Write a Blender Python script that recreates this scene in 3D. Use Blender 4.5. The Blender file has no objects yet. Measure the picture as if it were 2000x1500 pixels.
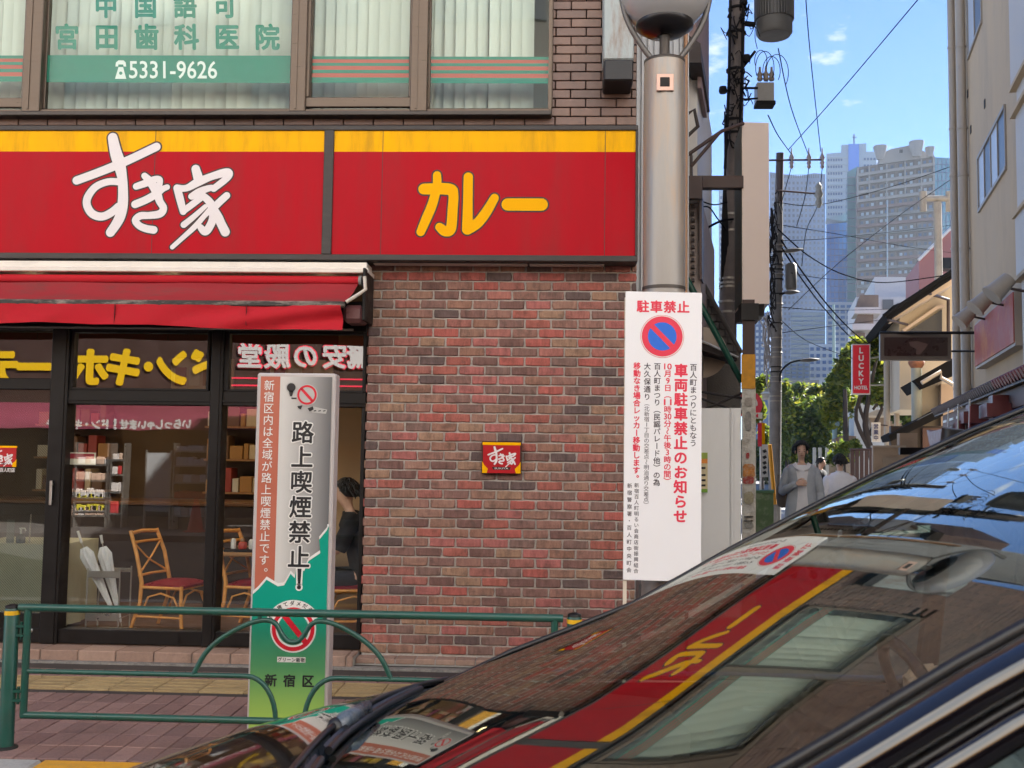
import bpy, math, random
from mathutils import Vector, Matrix, geometry
R = math.radians
rnd = random.Random(7)
sc = bpy.context.scene
COL = sc.collection

# ------------------------------------------------------------------ camera, sky, sun, exposure
FPX = 2012.0
CAM_POS = Vector((0, 0, 1.56))
CAM_ROT = Matrix.Rotation(R(2.5), 3, 'Z') @ Matrix.Rotation(R(90 + 4.07), 3, 'X') @ Matrix.Rotation(R(0.78), 3, 'Z')
cd = bpy.data.cameras.new('camera')
cam = bpy.data.objects.new('camera', cd); COL.objects.link(cam)
cam.matrix_world = Matrix.Translation(CAM_POS) @ CAM_ROT.to_4x4()
cd.sensor_width = 36; cd.lens = 36 * FPX / 2000; cd.clip_start = 0.05; cd.clip_end = 6000
cd.dof.use_dof = True; cd.dof.focus_distance = 8.2; cd.dof.aperture_fstop = 10.0
sc.camera = cam

SUN_AZ, SUN_EL = 48.0, 35.0          # degrees right of the shop front's normal, and up
world = bpy.data.worlds.new('World'); sc.world = world; world.use_nodes = True
wn = world.node_tree.nodes; wl = world.node_tree.links; wn.clear()
wo = wn.new('ShaderNodeOutputWorld'); bg = wn.new('ShaderNodeBackground'); bg.inputs[1].default_value = 0.05
sky = wn.new('ShaderNodeTexSky'); sky.sky_type = 'NISHITA'; sky.sun_disc = False
sky.sun_elevation = R(SUN_EL); sky.sun_rotation = R(SUN_AZ)
sky.air_density = 0.7; sky.dust_density = 0.0; sky.ozone_density = 10.0
tc = wn.new('ShaderNodeTexCoord'); mp = wn.new('ShaderNodeMapping'); mp.inputs['Scale'].default_value = (1, 1, 3.0)
mp.inputs['Location'].default_value = (0.35, 0.12, 0.3)
nz = wn.new('ShaderNodeTexNoise'); nz.inputs['Scale'].default_value = 9.0; nz.inputs['Detail'].default_value = 9; nz.inputs['Roughness'].default_value = 0.6
rp = wn.new('ShaderNodeValToRGB'); rp.color_ramp.elements[0].position = 0.64; rp.color_ramp.elements[1].position = 0.74
rp.color_ramp.elements[1].color = (0.8, 0.8, 0.8, 1)
mx = wn.new('ShaderNodeMix'); mx.data_type = 'RGBA'; mx.inputs[7].default_value = (4.6, 4.8, 5.2, 1)
wl.new(tc.outputs['Generated'], mp.inputs[0]); wl.new(mp.outputs[0], nz.inputs['Vector'])
bl = []
def sky_blob(az_, el_, size):           # a patch of the sky where the clouds gather
    v = (math.sin(R(az_)) * math.cos(R(el_)), math.cos(R(az_)) * math.cos(R(el_)), math.sin(R(el_)))
    d = wn.new('ShaderNodeVectorMath'); d.operation = 'DOT_PRODUCT'; d.inputs[1].default_value = v; wl.new(tc.outputs['Generated'], d.inputs[0])
    r = wn.new('ShaderNodeMapRange'); r.interpolation_type = 'SMOOTHSTEP'; r.inputs[1].default_value = math.cos(R(size)); r.inputs[2].default_value = 1.0; r.inputs[4].default_value = 0.16; wl.new(d.outputs['Value'], r.inputs[0]); return r.outputs[0]
acc = nz.outputs[0]
for b_ in ((8.9, 20.2, 2.7), (14.7, 21.3, 1.7), (-40, 35, 22), (-120, 30, 25), (70, 45, 18), (150, 40, 25)):
    ad_ = wn.new('ShaderNodeMath'); ad_.operation = 'ADD'; wl.new(acc, ad_.inputs[0]); wl.new(sky_blob(*b_), ad_.inputs[1]); acc = ad_.outputs[0]
wl.new(acc, rp.inputs[0]); wl.new(rp.outputs[0], mx.inputs[0]); wl.new(sky.outputs[0], mx.inputs[6]); wl.new(mx.outputs[2], bg.inputs[0]); wl.new(bg.outputs[0], wo.inputs[0])

sd = bpy.data.lights.new('sun', 'SUN'); sd.energy = 5.0; sd.angle = R(0.53); sd.color = (1.0, 0.95, 0.87)
sun = bpy.data.objects.new('sun', sd); COL.objects.link(sun)
sv = Vector((math.sin(R(SUN_AZ)) * math.cos(R(SUN_EL)), math.cos(R(SUN_AZ)) * math.cos(R(SUN_EL)), math.sin(R(SUN_EL))))
sun.rotation_euler = sv.to_track_quat('Z', 'Y').to_euler(); sun.location = (0, 0, 60)

sc.view_settings.view_transform = 'Standard'; sc.view_settings.look = 'None'
sc.view_settings.exposure = 2.38; sc.view_settings.gamma = 1; sc.view_settings.use_curve_mapping = False
sc.render.engine = 'CYCLES'
cy = sc.cycles
cy.max_bounces = 8; cy.diffuse_bounces = 4; cy.glossy_bounces = 4; cy.transparent_max_bounces = 24; cy.transmission_bounces = 6
cy.caustics_reflective = False; cy.caustics_refractive = False; cy.volume_bounces = 0
cy.sample_clamp_indirect = 6.0; cy.use_adaptive_sampling = True; cy.adaptive_threshold = 0.01

# ------------------------------------------------------------------ where things stand: a sight line met with a depth
def ray(px, py):
    return CAM_ROT @ Vector(((px - 1000) / FPX, -(py - 750) / FPX, -1))
def at(px, py, Y):                       # point at world depth Y (planes parallel to the shop front)
    d = ray(px, py); return CAM_POS + d * (Y / d.y)
def az(px, py, dist):                    # point at a distance along the lens axis
    return CAM_POS + ray(px, py) * dist
ALLEY = R(14.3)
AD = Vector((math.sin(ALLEY), math.cos(ALLEY), 0)); AN = Vector((math.cos(ALLEY), -math.sin(ALLEY), 0))
def al(lat, s, z=0): return AN * lat + AD * s + Vector((0, 0, z))   # alley coordinates
def on_alley(px, py, lat):               # sight line met with a wall running along the alley
    d = ray(px, py); t = lat / d.dot(AN); return CAM_POS + d * t

# ------------------------------------------------------------------ materials
MATS = {}
def new_mat(name):
    m = bpy.data.materials.new(name); m.use_nodes = True; MATS[name] = m
    return m, m.node_tree.nodes, m.node_tree.links, m.node_tree.nodes['Principled BSDF']
def M(name, col, rough=0.6, metal=0.0, vary=0.0, vscale=8.0, dark=None, dirt=0.0, dscale=2.0, bump=0.0, bscale=60.0, coat=0.0, emit=0.0, spec=0.5, stretch=None):
    """a plain surface with grain (vary), worn or dirty patches (dirt towards the colour dark) and fine relief (bump)"""
    if name in MATS: return MATS[name]
    m, n, l, p = new_mat(name)
    c = (*col, 1)
    p.inputs['Base Color'].default_value = c; p.inputs['Roughness'].default_value = rough; p.inputs['Metallic'].default_value = metal
    p.inputs['Specular IOR Level'].default_value = spec
    if coat: p.inputs['Coat Weight'].default_value = coat; p.inputs['Coat Roughness'].default_value = 0.03
    if emit: p.inputs['Emission Color'].default_value = c; p.inputs['Emission Strength'].default_value = emit
    if vary or dirt or bump:
        t = n.new('ShaderNodeTexCoord'); mpg = n.new('ShaderNodeMapping'); l.new(t.outputs['Object'], mpg.inputs[0])
        if stretch: mpg.inputs['Scale'].default_value = stretch
    out = None
    if vary:
        a = n.new('ShaderNodeTexNoise'); a.inputs['Scale'].default_value = vscale; a.inputs['Detail'].default_value = 6; a.inputs['Roughness'].default_value = 0.65
        l.new(mpg.outputs[0], a.inputs['Vector'])
        h = n.new('ShaderNodeHueSaturation'); h.inputs['Color'].default_value = c
        r = n.new('ShaderNodeMapRange'); r.inputs[1].default_value = 0.25; r.inputs[2].default_value = 0.75; r.inputs[3].default_value = 1 - vary; r.inputs[4].default_value = 1 + vary
        l.new(a.outputs[0], r.inputs[0]); l.new(r.outputs[0], h.inputs['Value']); out = h.outputs[0]
        rr = n.new('ShaderNodeMapRange'); rr.inputs[1].default_value = 0.3; rr.inputs[2].default_value = 0.7; rr.inputs[3].default_value = max(0.02, rough - 0.12); rr.inputs[4].default_value = min(1, rough + 0.12)
        l.new(a.outputs[0], rr.inputs[0]); l.new(rr.outputs[0], p.inputs['Roughness'])
    if dirt:
        b = n.new('ShaderNodeTexNoise'); b.inputs['Scale'].default_value = dscale; b.inputs['Detail'].default_value = 10; b.inputs['Roughness'].default_value = 0.7
        l.new(mpg.outputs[0], b.inputs['Vector'])
        rm = n.new('ShaderNodeValToRGB'); rm.color_ramp.elements[0].position = 0.48; rm.color_ramp.elements[1].position = 0.72
        l.new(b.outputs[0], rm.inputs[0])
        mu = n.new('ShaderNodeMath'); mu.operation = 'MULTIPLY'; mu.inputs[1].default_value = dirt; l.new(rm.outputs[0], mu.inputs[0])
        x = n.new('ShaderNodeMix'); x.data_type = 'RGBA'; x.inputs[6].default_value = c; x.inputs[7].default_value = (*(dark or (0.05, 0.045, 0.04)), 1)
        if out: l.new(out, x.inputs[6])
        l.new(mu.outputs[0], x.inputs[0]); out = x.outputs[2]
    if out: l.new(out, p.inputs['Base Color'])
    if bump:
        g = n.new('ShaderNodeTexNoise'); g.inputs['Scale'].default_value = bscale; g.inputs['Detail'].default_value = 5; l.new(mpg.outputs[0], g.inputs['Vector'])
        bm = n.new('ShaderNodeBump'); bm.inputs['Strength'].default_value = bump; bm.inputs['Distance'].default_value = 0.01
        l.new(g.outputs[0], bm.inputs['Height']); l.new(bm.outputs[0], p.inputs['Normal'])
    return m
def glass_mat(name, tint=(0.9, 0.95, 0.93), base=0.08, top=0.9, power=4.0, wavy=0.0, rough=0.0, gcol=(1, 1, 1)):
    """a pane: see-through, with a mirror layer that strengthens at grazing angles"""
    m, n, l, p = new_mat(name); n.remove(p)
    o = n['Material Output']; tr = n.new('ShaderNodeBsdfTransparent'); tr.inputs[0].default_value = (*tint, 1)
    gl = n.new('ShaderNodeBsdfGlossy'); gl.inputs['Roughness'].default_value = rough; gl.inputs[0].default_value = (*gcol, 1)
    lw = n.new('ShaderNodeLayerWeight'); lw.inputs[0].default_value = 0.5
    pw = n.new('ShaderNodeMath'); pw.operation = 'POWER'; pw.inputs[1].default_value = power; l.new(lw.outputs['Facing'], pw.inputs[0])
    mr = n.new('ShaderNodeMapRange'); mr.inputs[3].default_value = base; mr.inputs[4].default_value = top; l.new(pw.outputs[0], mr.inputs[0])
    mxs = n.new('ShaderNodeMixShader'); l.new(mr.outputs[0], mxs.inputs[0]); l.new(tr.outputs[0], mxs.inputs[1]); l.new(gl.outputs[0], mxs.inputs[2]); l.new(mxs.outputs[0], o.inputs[0])
    if wavy:
        t = n.new('ShaderNodeTexCoord'); g = n.new('ShaderNodeTexNoise'); g.inputs['Scale'].default_value = 1.3; g.inputs['Detail'].default_value = 1; l.new(t.outputs['Object'], g.inputs['Vector'])
        bm = n.new('ShaderNodeBump'); bm.inputs['Strength'].default_value = wavy; bm.inputs['Distance'].default_value = 0.02; l.new(g.outputs[0], bm.inputs['Height']); l.new(bm.outputs[0], gl.inputs['Normal'])
    return m
def piece_mat(name, cols, rough=0.8, vary=0.25, vscale=25, chalk=0.0, bump=0.6, dscale=3.0, dark=0.0, spec=0.3, streak=None):
    """bricks, tiles, pavers: each piece draws its own colour from the list"""
    m, n, l, p = new_mat(name)
    oi = n.new('ShaderNodeObjectInfo'); ge = n.new('ShaderNodeNewGeometry')
    ad = n.new('ShaderNodeMath'); ad.operation = 'ADD'; l.new(oi.outputs['Random'], ad.inputs[0]); l.new(ge.outputs['Random Per Island'], ad.inputs[1])
    fr = n.new('ShaderNodeMath'); fr.operation = 'FRACT'; l.new(ad.outputs[0], fr.inputs[0])
    cr = n.new('ShaderNodeValToRGB'); cr.color_ramp.interpolation = 'CONSTANT'
    els = cr.color_ramp.elements
    while len(els) < len(cols): els.new(0.5)
    for i, c in enumerate(cols): els[i].position = i / len(cols); els[i].color = (*c, 1)
    l.new(fr.outputs[0], cr.inputs[0])
    wc = n.new('ShaderNodeVectorMath'); wc.operation = 'ADD'
    l.new(ge.outputs['Position'], wc.inputs[0])
    if streak: 
        sm = n.new('ShaderNodeVectorMath'); sm.operation = 'MULTIPLY'; sm.inputs[1].default_value = streak; l.new(wc.outputs[0], sm.inputs[0]); src = sm.outputs[0]
    else: src = wc.outputs[0]
    a = n.new('ShaderNodeTexNoise'); a.inputs['Scale'].default_value = vscale; a.inputs['Detail'].default_value = 8; a.inputs['Roughness'].default_value = 0.7; l.new(src, a.inputs['Vector'])
    h = n.new('ShaderNodeHueSaturation'); l.new(cr.outputs[0], h.inputs['Color'])
    r = n.new('ShaderNodeMapRange'); r.inputs[1].default_value = 0.25; r.inputs[2].default_value = 0.75; r.inputs[3].default_value = 1 - vary; r.inputs[4].default_value = 1 + vary
    l.new(a.outputs[0], r.inputs[0]); l.new(r.outputs[0], h.inputs['Value'])
    out = h.outputs[0]
    for (amt, colr, scl, lo) in ((chalk, (0.62, 0.56, 0.52), 9.0, 0.60), (dark, (0.03, 0.025, 0.022), dscale, 0.5)):
        if not amt: continue
        b = n.new('ShaderNodeTexNoise'); b.inputs['Scale'].default_value = scl; b.inputs['Detail'].default_value = 9; b.inputs['Roughness'].default_value = 0.75; l.new(ge.outputs['Position'], b.inputs['Vector'])
        q = n.new('ShaderNodeMapRange'); q.inputs[1].default_value = lo; q.inputs[2].default_value = lo + 0.14; q.inputs[4].default_value = amt; l.new(b.outputs[0], q.inputs[0])
        x = n.new('ShaderNodeMix'); x.data_type = 'RGBA'; x.inputs[7].default_value = (*colr, 1); l.new(out, x.inputs[6]); l.new(q.outputs[0], x.inputs[0]); out = x.outputs[2]
    l.new(out, p.inputs['Base Color']); p.inputs['Roughness'].default_value = rough; p.inputs['Specular IOR Level'].default_value = spec
    bm = n.new('ShaderNodeBump'); bm.inputs['Strength'].default_value = bump; bm.inputs['Distance'].default_value = 0.006; l.new(a.outputs[0], bm.inputs['Height']); l.new(bm.outputs[0], p.inputs['Normal'])
    return m

# ------------------------------------------------------------------ mesh building
class MB:
    def __init__(s): s.v = []; s.f = []; s.sm = []
    def add(s, verts, faces, smooth=False):
        b = len(s.v); s.v += [Vector(v) for v in verts]; s.f += [tuple(i + b for i in f) for f in faces]; s.sm += [smooth] * len(faces); return s
    def box(s, a, b, rot=None, bev=0.0):
        """axis-aligned box between two corners, optionally chamfered"""
        x0, x1 = sorted((a[0], b[0])); y0, y1 = sorted((a[1], b[1])); z0, z1 = sorted((a[2], b[2]))
        if bev:
            e = min(bev, (x1 - x0) / 2.2, (y1 - y0) / 2.2, (z1 - z0) / 2.2); vs = []; idx = {}
            for i in (0, 1):
                for j in (0, 1):
                    for k in (0, 1):
                        c = ((x0, x1)[i], (y0, y1)[j], (z0, z1)[k]); sg = (1 - 2 * i, 1 - 2 * j, 1 - 2 * k)
                        for ax in range(3):
                            p = [c[q] + (0 if q == ax else sg[q] * e) for q in range(3)]
                            idx[(i, j, k, ax)] = len(vs); vs.append(p)
            I = lambda i, j, k, ax: idx[(i, j, k, ax)]
            fs = []
            for q in (0, 1):
                fs.append((I(q,0,0,0), I(q,1,0,0), I(q,1,1,0), I(q,0,1,0))); fs.append((I(0,q,0,1), I(1,q,0,1), I(1,q,1,1), I(0,q,1,1))); fs.append((I(0,0,q,2), I(1,0,q,2), I(1,1,q,2), I(0,1,q,2)))
            for i in (0, 1):
                for j in (0, 1):
                    fs.append((I(i,j,0,0), I(i,j,1,0), I(i,j,1,1), I(i,j,0,1))); fs.append((I(i,0,j,0), I(i,1,j,0), I(i,1,j,2), I(i,0,j,2))); fs.append((I(0,i,j,1), I(1,i,j,1), I(1,i,j,2), I(0,i,j,2)))
                    for k in (0, 1): fs.append((I(i,j,k,0), I(i,j,k,1), I(i,j,k,2)))
            return s.add(vs, fs)
        return s.add([(x0,y0,z0),(x1,y0,z0),(x1,y1,z0),(x0,y1,z0),(x0,y0,z1),(x1,y0,z1),(x1,y1,z1),(x0,y1,z1)],
                     [(0,3,2,1),(4,5,6,7),(0,1,5,4),(1,2,6,5),(2,3,7,6),(3,0,4,7)])
    def obox(s, o, ux, uy, uz):
        """oriented box from a corner and three edge vectors"""
        o = Vector(o); vs = [o, o + ux, o + ux + uy, o + uy]; vs += [v + uz for v in vs]
        return s.add(vs, [(0,3,2,1),(4,5,6,7),(0,1,5,4),(1,2,6,5),(2,3,7,6),(3,0,4,7)])
    def quad(s, a, b, c, d): return s.add([a, b, c, d], [(0, 1, 2, 3)])
    def slab(s, pts, off):
        """a flat outline with a thickness vector"""
        off = Vector(off); k = len(pts); pts = [Vector(p) for p in pts]
        return s.add(pts + [p + off for p in pts], [tuple(range(k)), tuple(range(2 * k - 1, k - 1, -1))] + [(i, (i + 1) % k, k + (i + 1) % k, k + i) for i in range(k)])
    def tube(s, pts, r, seg=8, caps=True):
        pts = [Vector(p) for p in pts]; rs = r if isinstance(r, (list, tuple)) else [r] * len(pts)
        rings = []; up = None
        for i, p in enumerate(pts):
            t = (pts[min(i + 1, len(pts) - 1)] - pts[max(i - 1, 0)]).normalized()
            if up is None:
                up = Vector((0, 0, 1)) if abs(t.z) < 0.9 else Vector((0, 1, 0))
            up = (up - t * up.dot(t))
            if up.length < 1e-4: up = Vector((1, 0, 0)) - t * t.x
            up.normalize(); w = t.cross(up)
            rings.append([p + (up * math.cos(a) + w * math.sin(a)) * rs[i] for a in [2 * math.pi * k / seg for k in range(seg)]])
        vs = [v for rg in rings for v in rg]; fs = []
        for i in range(len(pts) - 1):
            for k in range(seg): fs.append((i * seg + k, i * seg + (k + 1) % seg, (i + 1) * seg + (k + 1) % seg, (i + 1) * seg + k))
        s.add(vs, fs, True)
        if caps: s.add(rings[0] + rings[-1], [tuple(range(seg))[::-1], tuple(range(seg, 2 * seg))])
        return s
    def lathe(s, c, prof, seg=20, axis='Z', caps=True):
        c = Vector(c); vs = []
        for (r, h) in prof:
            for k in range(seg):
                a = 2 * math.pi * k / seg; x, y = r * math.cos(a), r * math.sin(a)
                vs.append(c + (Vector((x, y, h)) if axis == 'Z' else Vector((x, h, y)) if axis == 'Y' else Vector((h, x, y))))
        fs = [(i * seg + k, i * seg + (k + 1) % seg, (i + 1) * seg + (k + 1) % seg, (i + 1) * seg + k) for i in range(len(prof) - 1) for k in range(seg)]
        s.add(vs, fs, True)
        if caps: s.add(vs[:seg] + vs[-seg:], [tuple(range(seg))[::-1], tuple(range(seg, 2 * seg))])
        return s
    def grid(s, rows, smooth=True, closed=False):
        n, k = len(rows), len(rows[0]); fs = [(i * k + j, i * k + j + 1, (i + 1) * k + j + 1, (i + 1) * k + j) for i in range(n - 1) for j in range(k - 1)]
        if closed: fs += [(i * k + k - 1, i * k, (i + 1) * k, (i + 1) * k + k - 1) for i in range(n - 1)]
        return s.add([p for r_ in rows for p in r_], fs, smooth)
    def mesh(s, name, mat, origin=(0, 0, 0)):
        o = Vector(origin); me = bpy.data.meshes.new(name); me.from_pydata([v - o for v in s.v], [], s.f)
        me.polygons.foreach_set('use_smooth', s.sm); me.update()
        if mat: me.materials.append(mat)
        return me

def base_of(parent):
    o = Vector((0, 0, 0))
    while parent: o += Vector(parent.location); parent = parent.parent
    return o
def link(name, data, parent=None, loc=None, label=None, kind=None):
    o = bpy.data.objects.new(name, data); COL.objects.link(o)
    if parent: o.parent = parent
    if loc is not None: o.location = loc
    if label: o['label'] = label
    if kind: o['kind'] = kind
    return o
def part(name, mb, mat, parent, label=None, kind=None, loc=(0, 0, 0), recalc=True, smooth_angle=None):
    """mesh in world coordinates hung under parent (roots carry only a translation here)"""
    o = base_of(parent) + Vector(loc)
    me = mb.mesh(name, mat, o)
    if recalc: fix_normals(me)
    return link(name, me, parent, loc, label, kind)
import bmesh
def fix_normals(me):
    bm = bmesh.new(); bm.from_mesh(me); bmesh.ops.recalc_face_normals(bm, faces=bm.faces); bm.to_mesh(me); bm.free()
def thing(name, label, cat, loc=(0, 0, 0), group=None):
    o = bpy.data.objects.new(name, None); COL.objects.link(o); o.location = loc; o.empty_display_size = 0.2
    o['label'] = label; o['category'] = cat
    if group: o['group'] = group
    return o
def solo(name, mb, mat, label, cat, loc=(0, 0, 0), group=None, recalc=True):
    o = part(name, mb, mat, None, label, None, loc, recalc); o['category'] = cat
    if group: o['group'] = group
    return o
def struct(name, mb, mat, loc=(0, 0, 0), kind='structure', recalc=True):
    return part(name, mb, mat, None, None, kind, loc, recalc)
def clone(root, loc=None, rotz=None, label=None):
    def cp(o, par):
        c = o.copy(); COL.objects.link(c); c.parent = par
        for ch in [x for x in bpy.data.objects if x.parent == o]: cp(ch, c)
        return c
    r = cp(root, None)
    if loc is not None: r.location = loc
    if rotz is not None: r.rotation_euler = (0, 0, rotz)
    if label: r['label'] = label
    return r

# ------------------------------------------------------------------ lettering and flat print
class Frame:
    """a flat face: origin, unit step to the right per px, step down per px, and the way it faces"""
    def __init__(s, o, r, d, n): s.o, s.r, s.d, s.n = Vector(o), Vector(r), Vector(d), Vector(n).normalized()
    def p(s, u, v, h=0.0): return s.o + s.r * u + s.d * v + s.n * h
def px_frame(tl, tr, bl, Y):
    """face parallel to the shop front whose corners are seen at three pixels; u,v are then those pixels"""
    A, B, C_ = at(*tl, Y), at(*tr, Y), at(*bl, Y)
    r = (B - A) / (tr[0] - tl[0]); d = (C_ - A) / (bl[1] - tl[1])
    o = A - r * tl[0] - d * tl[1]
    return Frame(o, r, d, (0, -1, 0))
_gly = {}
def glyph(s, off=0.0, res=3):
    k = (s, round(off, 4), res)
    if k not in _gly:
        c = bpy.data.curves.new('t', 'FONT'); c.body = s; c.size = 1; c.resolution_u = res; c.offset = off
        o = bpy.data.objects.new('t', c); COL.objects.link(o)
        dg = bpy.context.evaluated_depsgraph_get(); me = bpy.data.meshes.new_from_object(o.evaluated_get(dg))
        _gly[k] = ([(v.co.x, v.co.y) for v in me.vertices], [tuple(p.vertices) for p in me.polygons])
        bpy.data.objects.remove(o); bpy.data.curves.remove(c); bpy.data.meshes.remove(me)
    return _gly[k]
WIDE = lambda ch: ord(ch) > 0x2e7f
def put_glyph(mb, fr, s, u, v, w, h, off=0.0, hgt=0.001, rot=0, mirror=False, fit=False, arc=None):
    """draw s centred on (u,v); w,h = size of the em box (wide characters) or of the whole string (fit)"""
    vs, fs = glyph(s, 0.0)
    if not vs: return
    if fit or not WIDE(s[0]):
        x0, x1 = min(p[0] for p in vs), max(p[0] for p in vs); y0, y1 = min(p[1] for p in vs), max(p[1] for p in vs)
        cx, cy_ = (x0 + x1) / 2, (y0 + y1) / 2; sx = w / max(x1 - x0, 1e-3); sy = h / max(y1 - y0, 1e-3)
        if not fit: sx = sy = h / 0.78
    else: cx, cy_, sx, sy = 0.5, 0.38, w, h
    ca, sa = math.cos(rot), math.sin(rot)
    moves = [(0.0, 0.0)]                      # a heavier stroke is the glyph laid down again a little to each side
    if off: moves += [(off * math.cos(q), off * math.sin(q)) for q in [2 * math.pi * k / (8 if off < .05 else 14) for k in range(8 if off < .05 else 14)]]
    if off > .05: moves += [(off * .55 * math.cos(q), off * .55 * math.sin(q)) for q in [2 * math.pi * k / 8 for k in range(8)]]
    for i, (mx_, my_) in enumerate(moves):
        out = []
        for x, y in vs:
            a, b_ = (x - cx + mx_) * sx, -(y - cy_ + my_) * sy
            if mirror: a = -a
            out.append(fr.p(u + a * ca - b_ * sa, v + a * sa + b_ * ca, hgt + i * 2.5e-5))
        mb.add(out, fs)
def htext(mb, fr, s, u0, u1, v, w, h=None, **k):
    n = len(s)
    for i, ch in enumerate(s):
        if ch != ' ': put_glyph(mb, fr, ch, u0 + (u1 - u0) * (i / (n - 1) if n > 1 else 0.5), v, w, h or w, **k)
ROT = set('ー〜（）')
def vtext(mb, fr, units, u, v0, v1, w, h=None, du=0.0, **k):
    """a column: units is a string or a list of strings, spread from v0 to v1"""
    n = len(units); st = (v1 - v0) / n
    for i, ch in enumerate(units):
        if ch == ' ': continue
        uu, vv = u + du * (i + 0.5) / n, v0 + st * (i + 0.5); hh = h or min(w, st * 1.02)
        if ch in ROT: put_glyph(mb, fr, ch, uu, vv, hh * 1.0, w, rot=math.pi / 2, **k)
        elif ch in '。、': put_glyph(mb, fr, ch, uu + w * 0.5, vv - hh * 0.45, w, hh, **k)
        elif len(ch) > 1: put_glyph(mb, fr, ch, uu, vv, w * 0.95, hh * 0.80, fit=True, **k)
        elif not WIDE(ch): put_glyph(mb, fr, ch, uu, vv, w, hh * 0.85, **k)
        else: put_glyph(mb, fr, ch, uu, vv, w, hh, **k)
def union2d(polys):
    """overlapping outlines melted into one flat shape"""
    vs = []; fs = []
    for p in polys:
        b = len(vs); vs += [Vector((x, y)) for x, y in p]; fs.append(list(range(b, b + len(p))))
    ov, oe, of, a, b, orf = geometry.delaunay_2d_cdt(vs, [], fs, 0, 1e-5)
    return [tuple(v) for v in ov], [tuple(f) for f, o in zip(of, orf) if o]
def capsule(a, b, ra, rb, n=9):
    """outline of two discs and the strip between"""
    ax, ay = a; bx, by = b; d = math.hypot(bx - ax, by - ay)
    if d < 1e-6 or d <= abs(ra - rb): 
        r, c = (ra, a) if ra > rb else (rb, b)
        return [(c[0] + r * math.cos(2 * math.pi * i / (2 * n)), c[1] + r * math.sin(2 * math.pi * i / (2 * n))) for i in range(2 * n)]
    th = math.atan2(by - ay, bx - ax); q = math.acos((ra - rb) / d)
    o = [(ax + ra * math.cos(th + q + (2 * math.pi - 2 * q) * i / n), ay + ra * math.sin(th + q + (2 * math.pi - 2 * q) * i / n)) for i in range(n + 1)]
    o += [(bx + rb * math.cos(th - q + 2 * q * i / n), by + rb * math.sin(th - q + 2 * q * i / n)) for i in range(n + 1)]
    return o
def strokes(mb, fr, sts, sx, sy, ox, oy, grow=0.0, hgt=0.001):
    """brush strokes [(x,y,r),...] in their own units mapped onto the face"""
    P = []
    for st in sts:
        if len(st) > 2:                       # smooth the chain
            q = []
            for i in range(len(st) - 1):
                p0, p1, p2, p3 = st[max(i - 1, 0)], st[i], st[i + 1], st[min(i + 2, len(st) - 1)]
                for t in (0, 0.25, 0.5, 0.75):
                    q.append(tuple(0.5 * ((2 * p1[c]) + (-p0[c] + p2[c]) * t + (2 * p0[c] - 5 * p1[c] + 4 * p2[c] - p3[c]) * t * t + (-p0[c] + 3 * p1[c] - 3 * p2[c] + p3[c]) * t ** 3) for c in range(3)))
            q.append(st[-1])
        else: q = st
        for a, b in zip(q, q[1:]): P.append(capsule(a[:2], b[:2], a[2] + grow, b[2] + grow))
    ov, of = union2d(P)
    mb.add([fr.p(ox + x * sx, oy + y * sy, hgt) for x, y in ov], of)
def disc(mb, fr, u, v, r, hgt=0.001, r_in=0.0, n=40, a0=0.0, a1=2 * math.pi):
    if r_in:
        vs = []; 
        for i in range(n + 1):
            a = a0 + (a1 - a0) * i / n; vs += [fr.p(u + r * math.cos(a), v + r * math.sin(a), hgt), fr.p(u + r_in * math.cos(a), v + r_in * math.sin(a), hgt)]
        mb.add(vs, [(2 * i, 2 * i + 1, 2 * i + 3, 2 * i + 2) for i in range(n)])
    else:
        mb.add([fr.p(u + r * math.cos(a0 + (a1 - a0) * i / n), v + r * math.sin(a0 + (a1 - a0) * i / n), hgt) for i in range(n)], [tuple(range(n))])
def flat(mb, fr, pts, hgt=0.001):
    """any outline, also concave"""
    tri = geometry.tessellate_polygon([[Vector((x, y, 0)) for x, y in pts]])
    mb.add([fr.p(x, y, hgt) for x, y in pts], [tuple(t) for t in tri])

# ================================================================== GROUND
m_asphalt = M('asphalt', (0.055, 0.055, 0.057), 0.9, vary=0.3, vscale=180, dirt=0.35, dark=(0.09, 0.085, 0.08), dscale=1.5, bump=0.6, bscale=250)
m_alley = M('alley_paving', (0.30, 0.29, 0.275), 0.85, vary=0.15, vscale=40, dirt=0.3, dark=(0.12, 0.11, 0.10), dscale=0.6, bump=0.3, bscale=120)
m_conc = M('concrete', (0.34, 0.33, 0.31), 0.85, vary=0.15, vscale=12, dirt=0.45, dark=(0.13, 0.12, 0.11), dscale=1.2, bump=0.3)
struct('ground', MB().box((-400, -120, -1.0), (880, 1230, -0.14)), M('ground_far', (0.16, 0.155, 0.15), 0.95, vary=0.2, vscale=0.2))
struct('road', MB().box((-60, -3.4, -0.132), (60, 5.0, -0.124)), m_asphalt)
mb = MB()
mb.box((-60, 4.72, -0.120), (60, 4.86, -0.1195))
struct('road_marking', mb, M('road_paint', (0.72, 0.72, 0.70), 0.7, vary=0.15, vscale=30, dirt=0.4, dscale=8))
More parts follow.
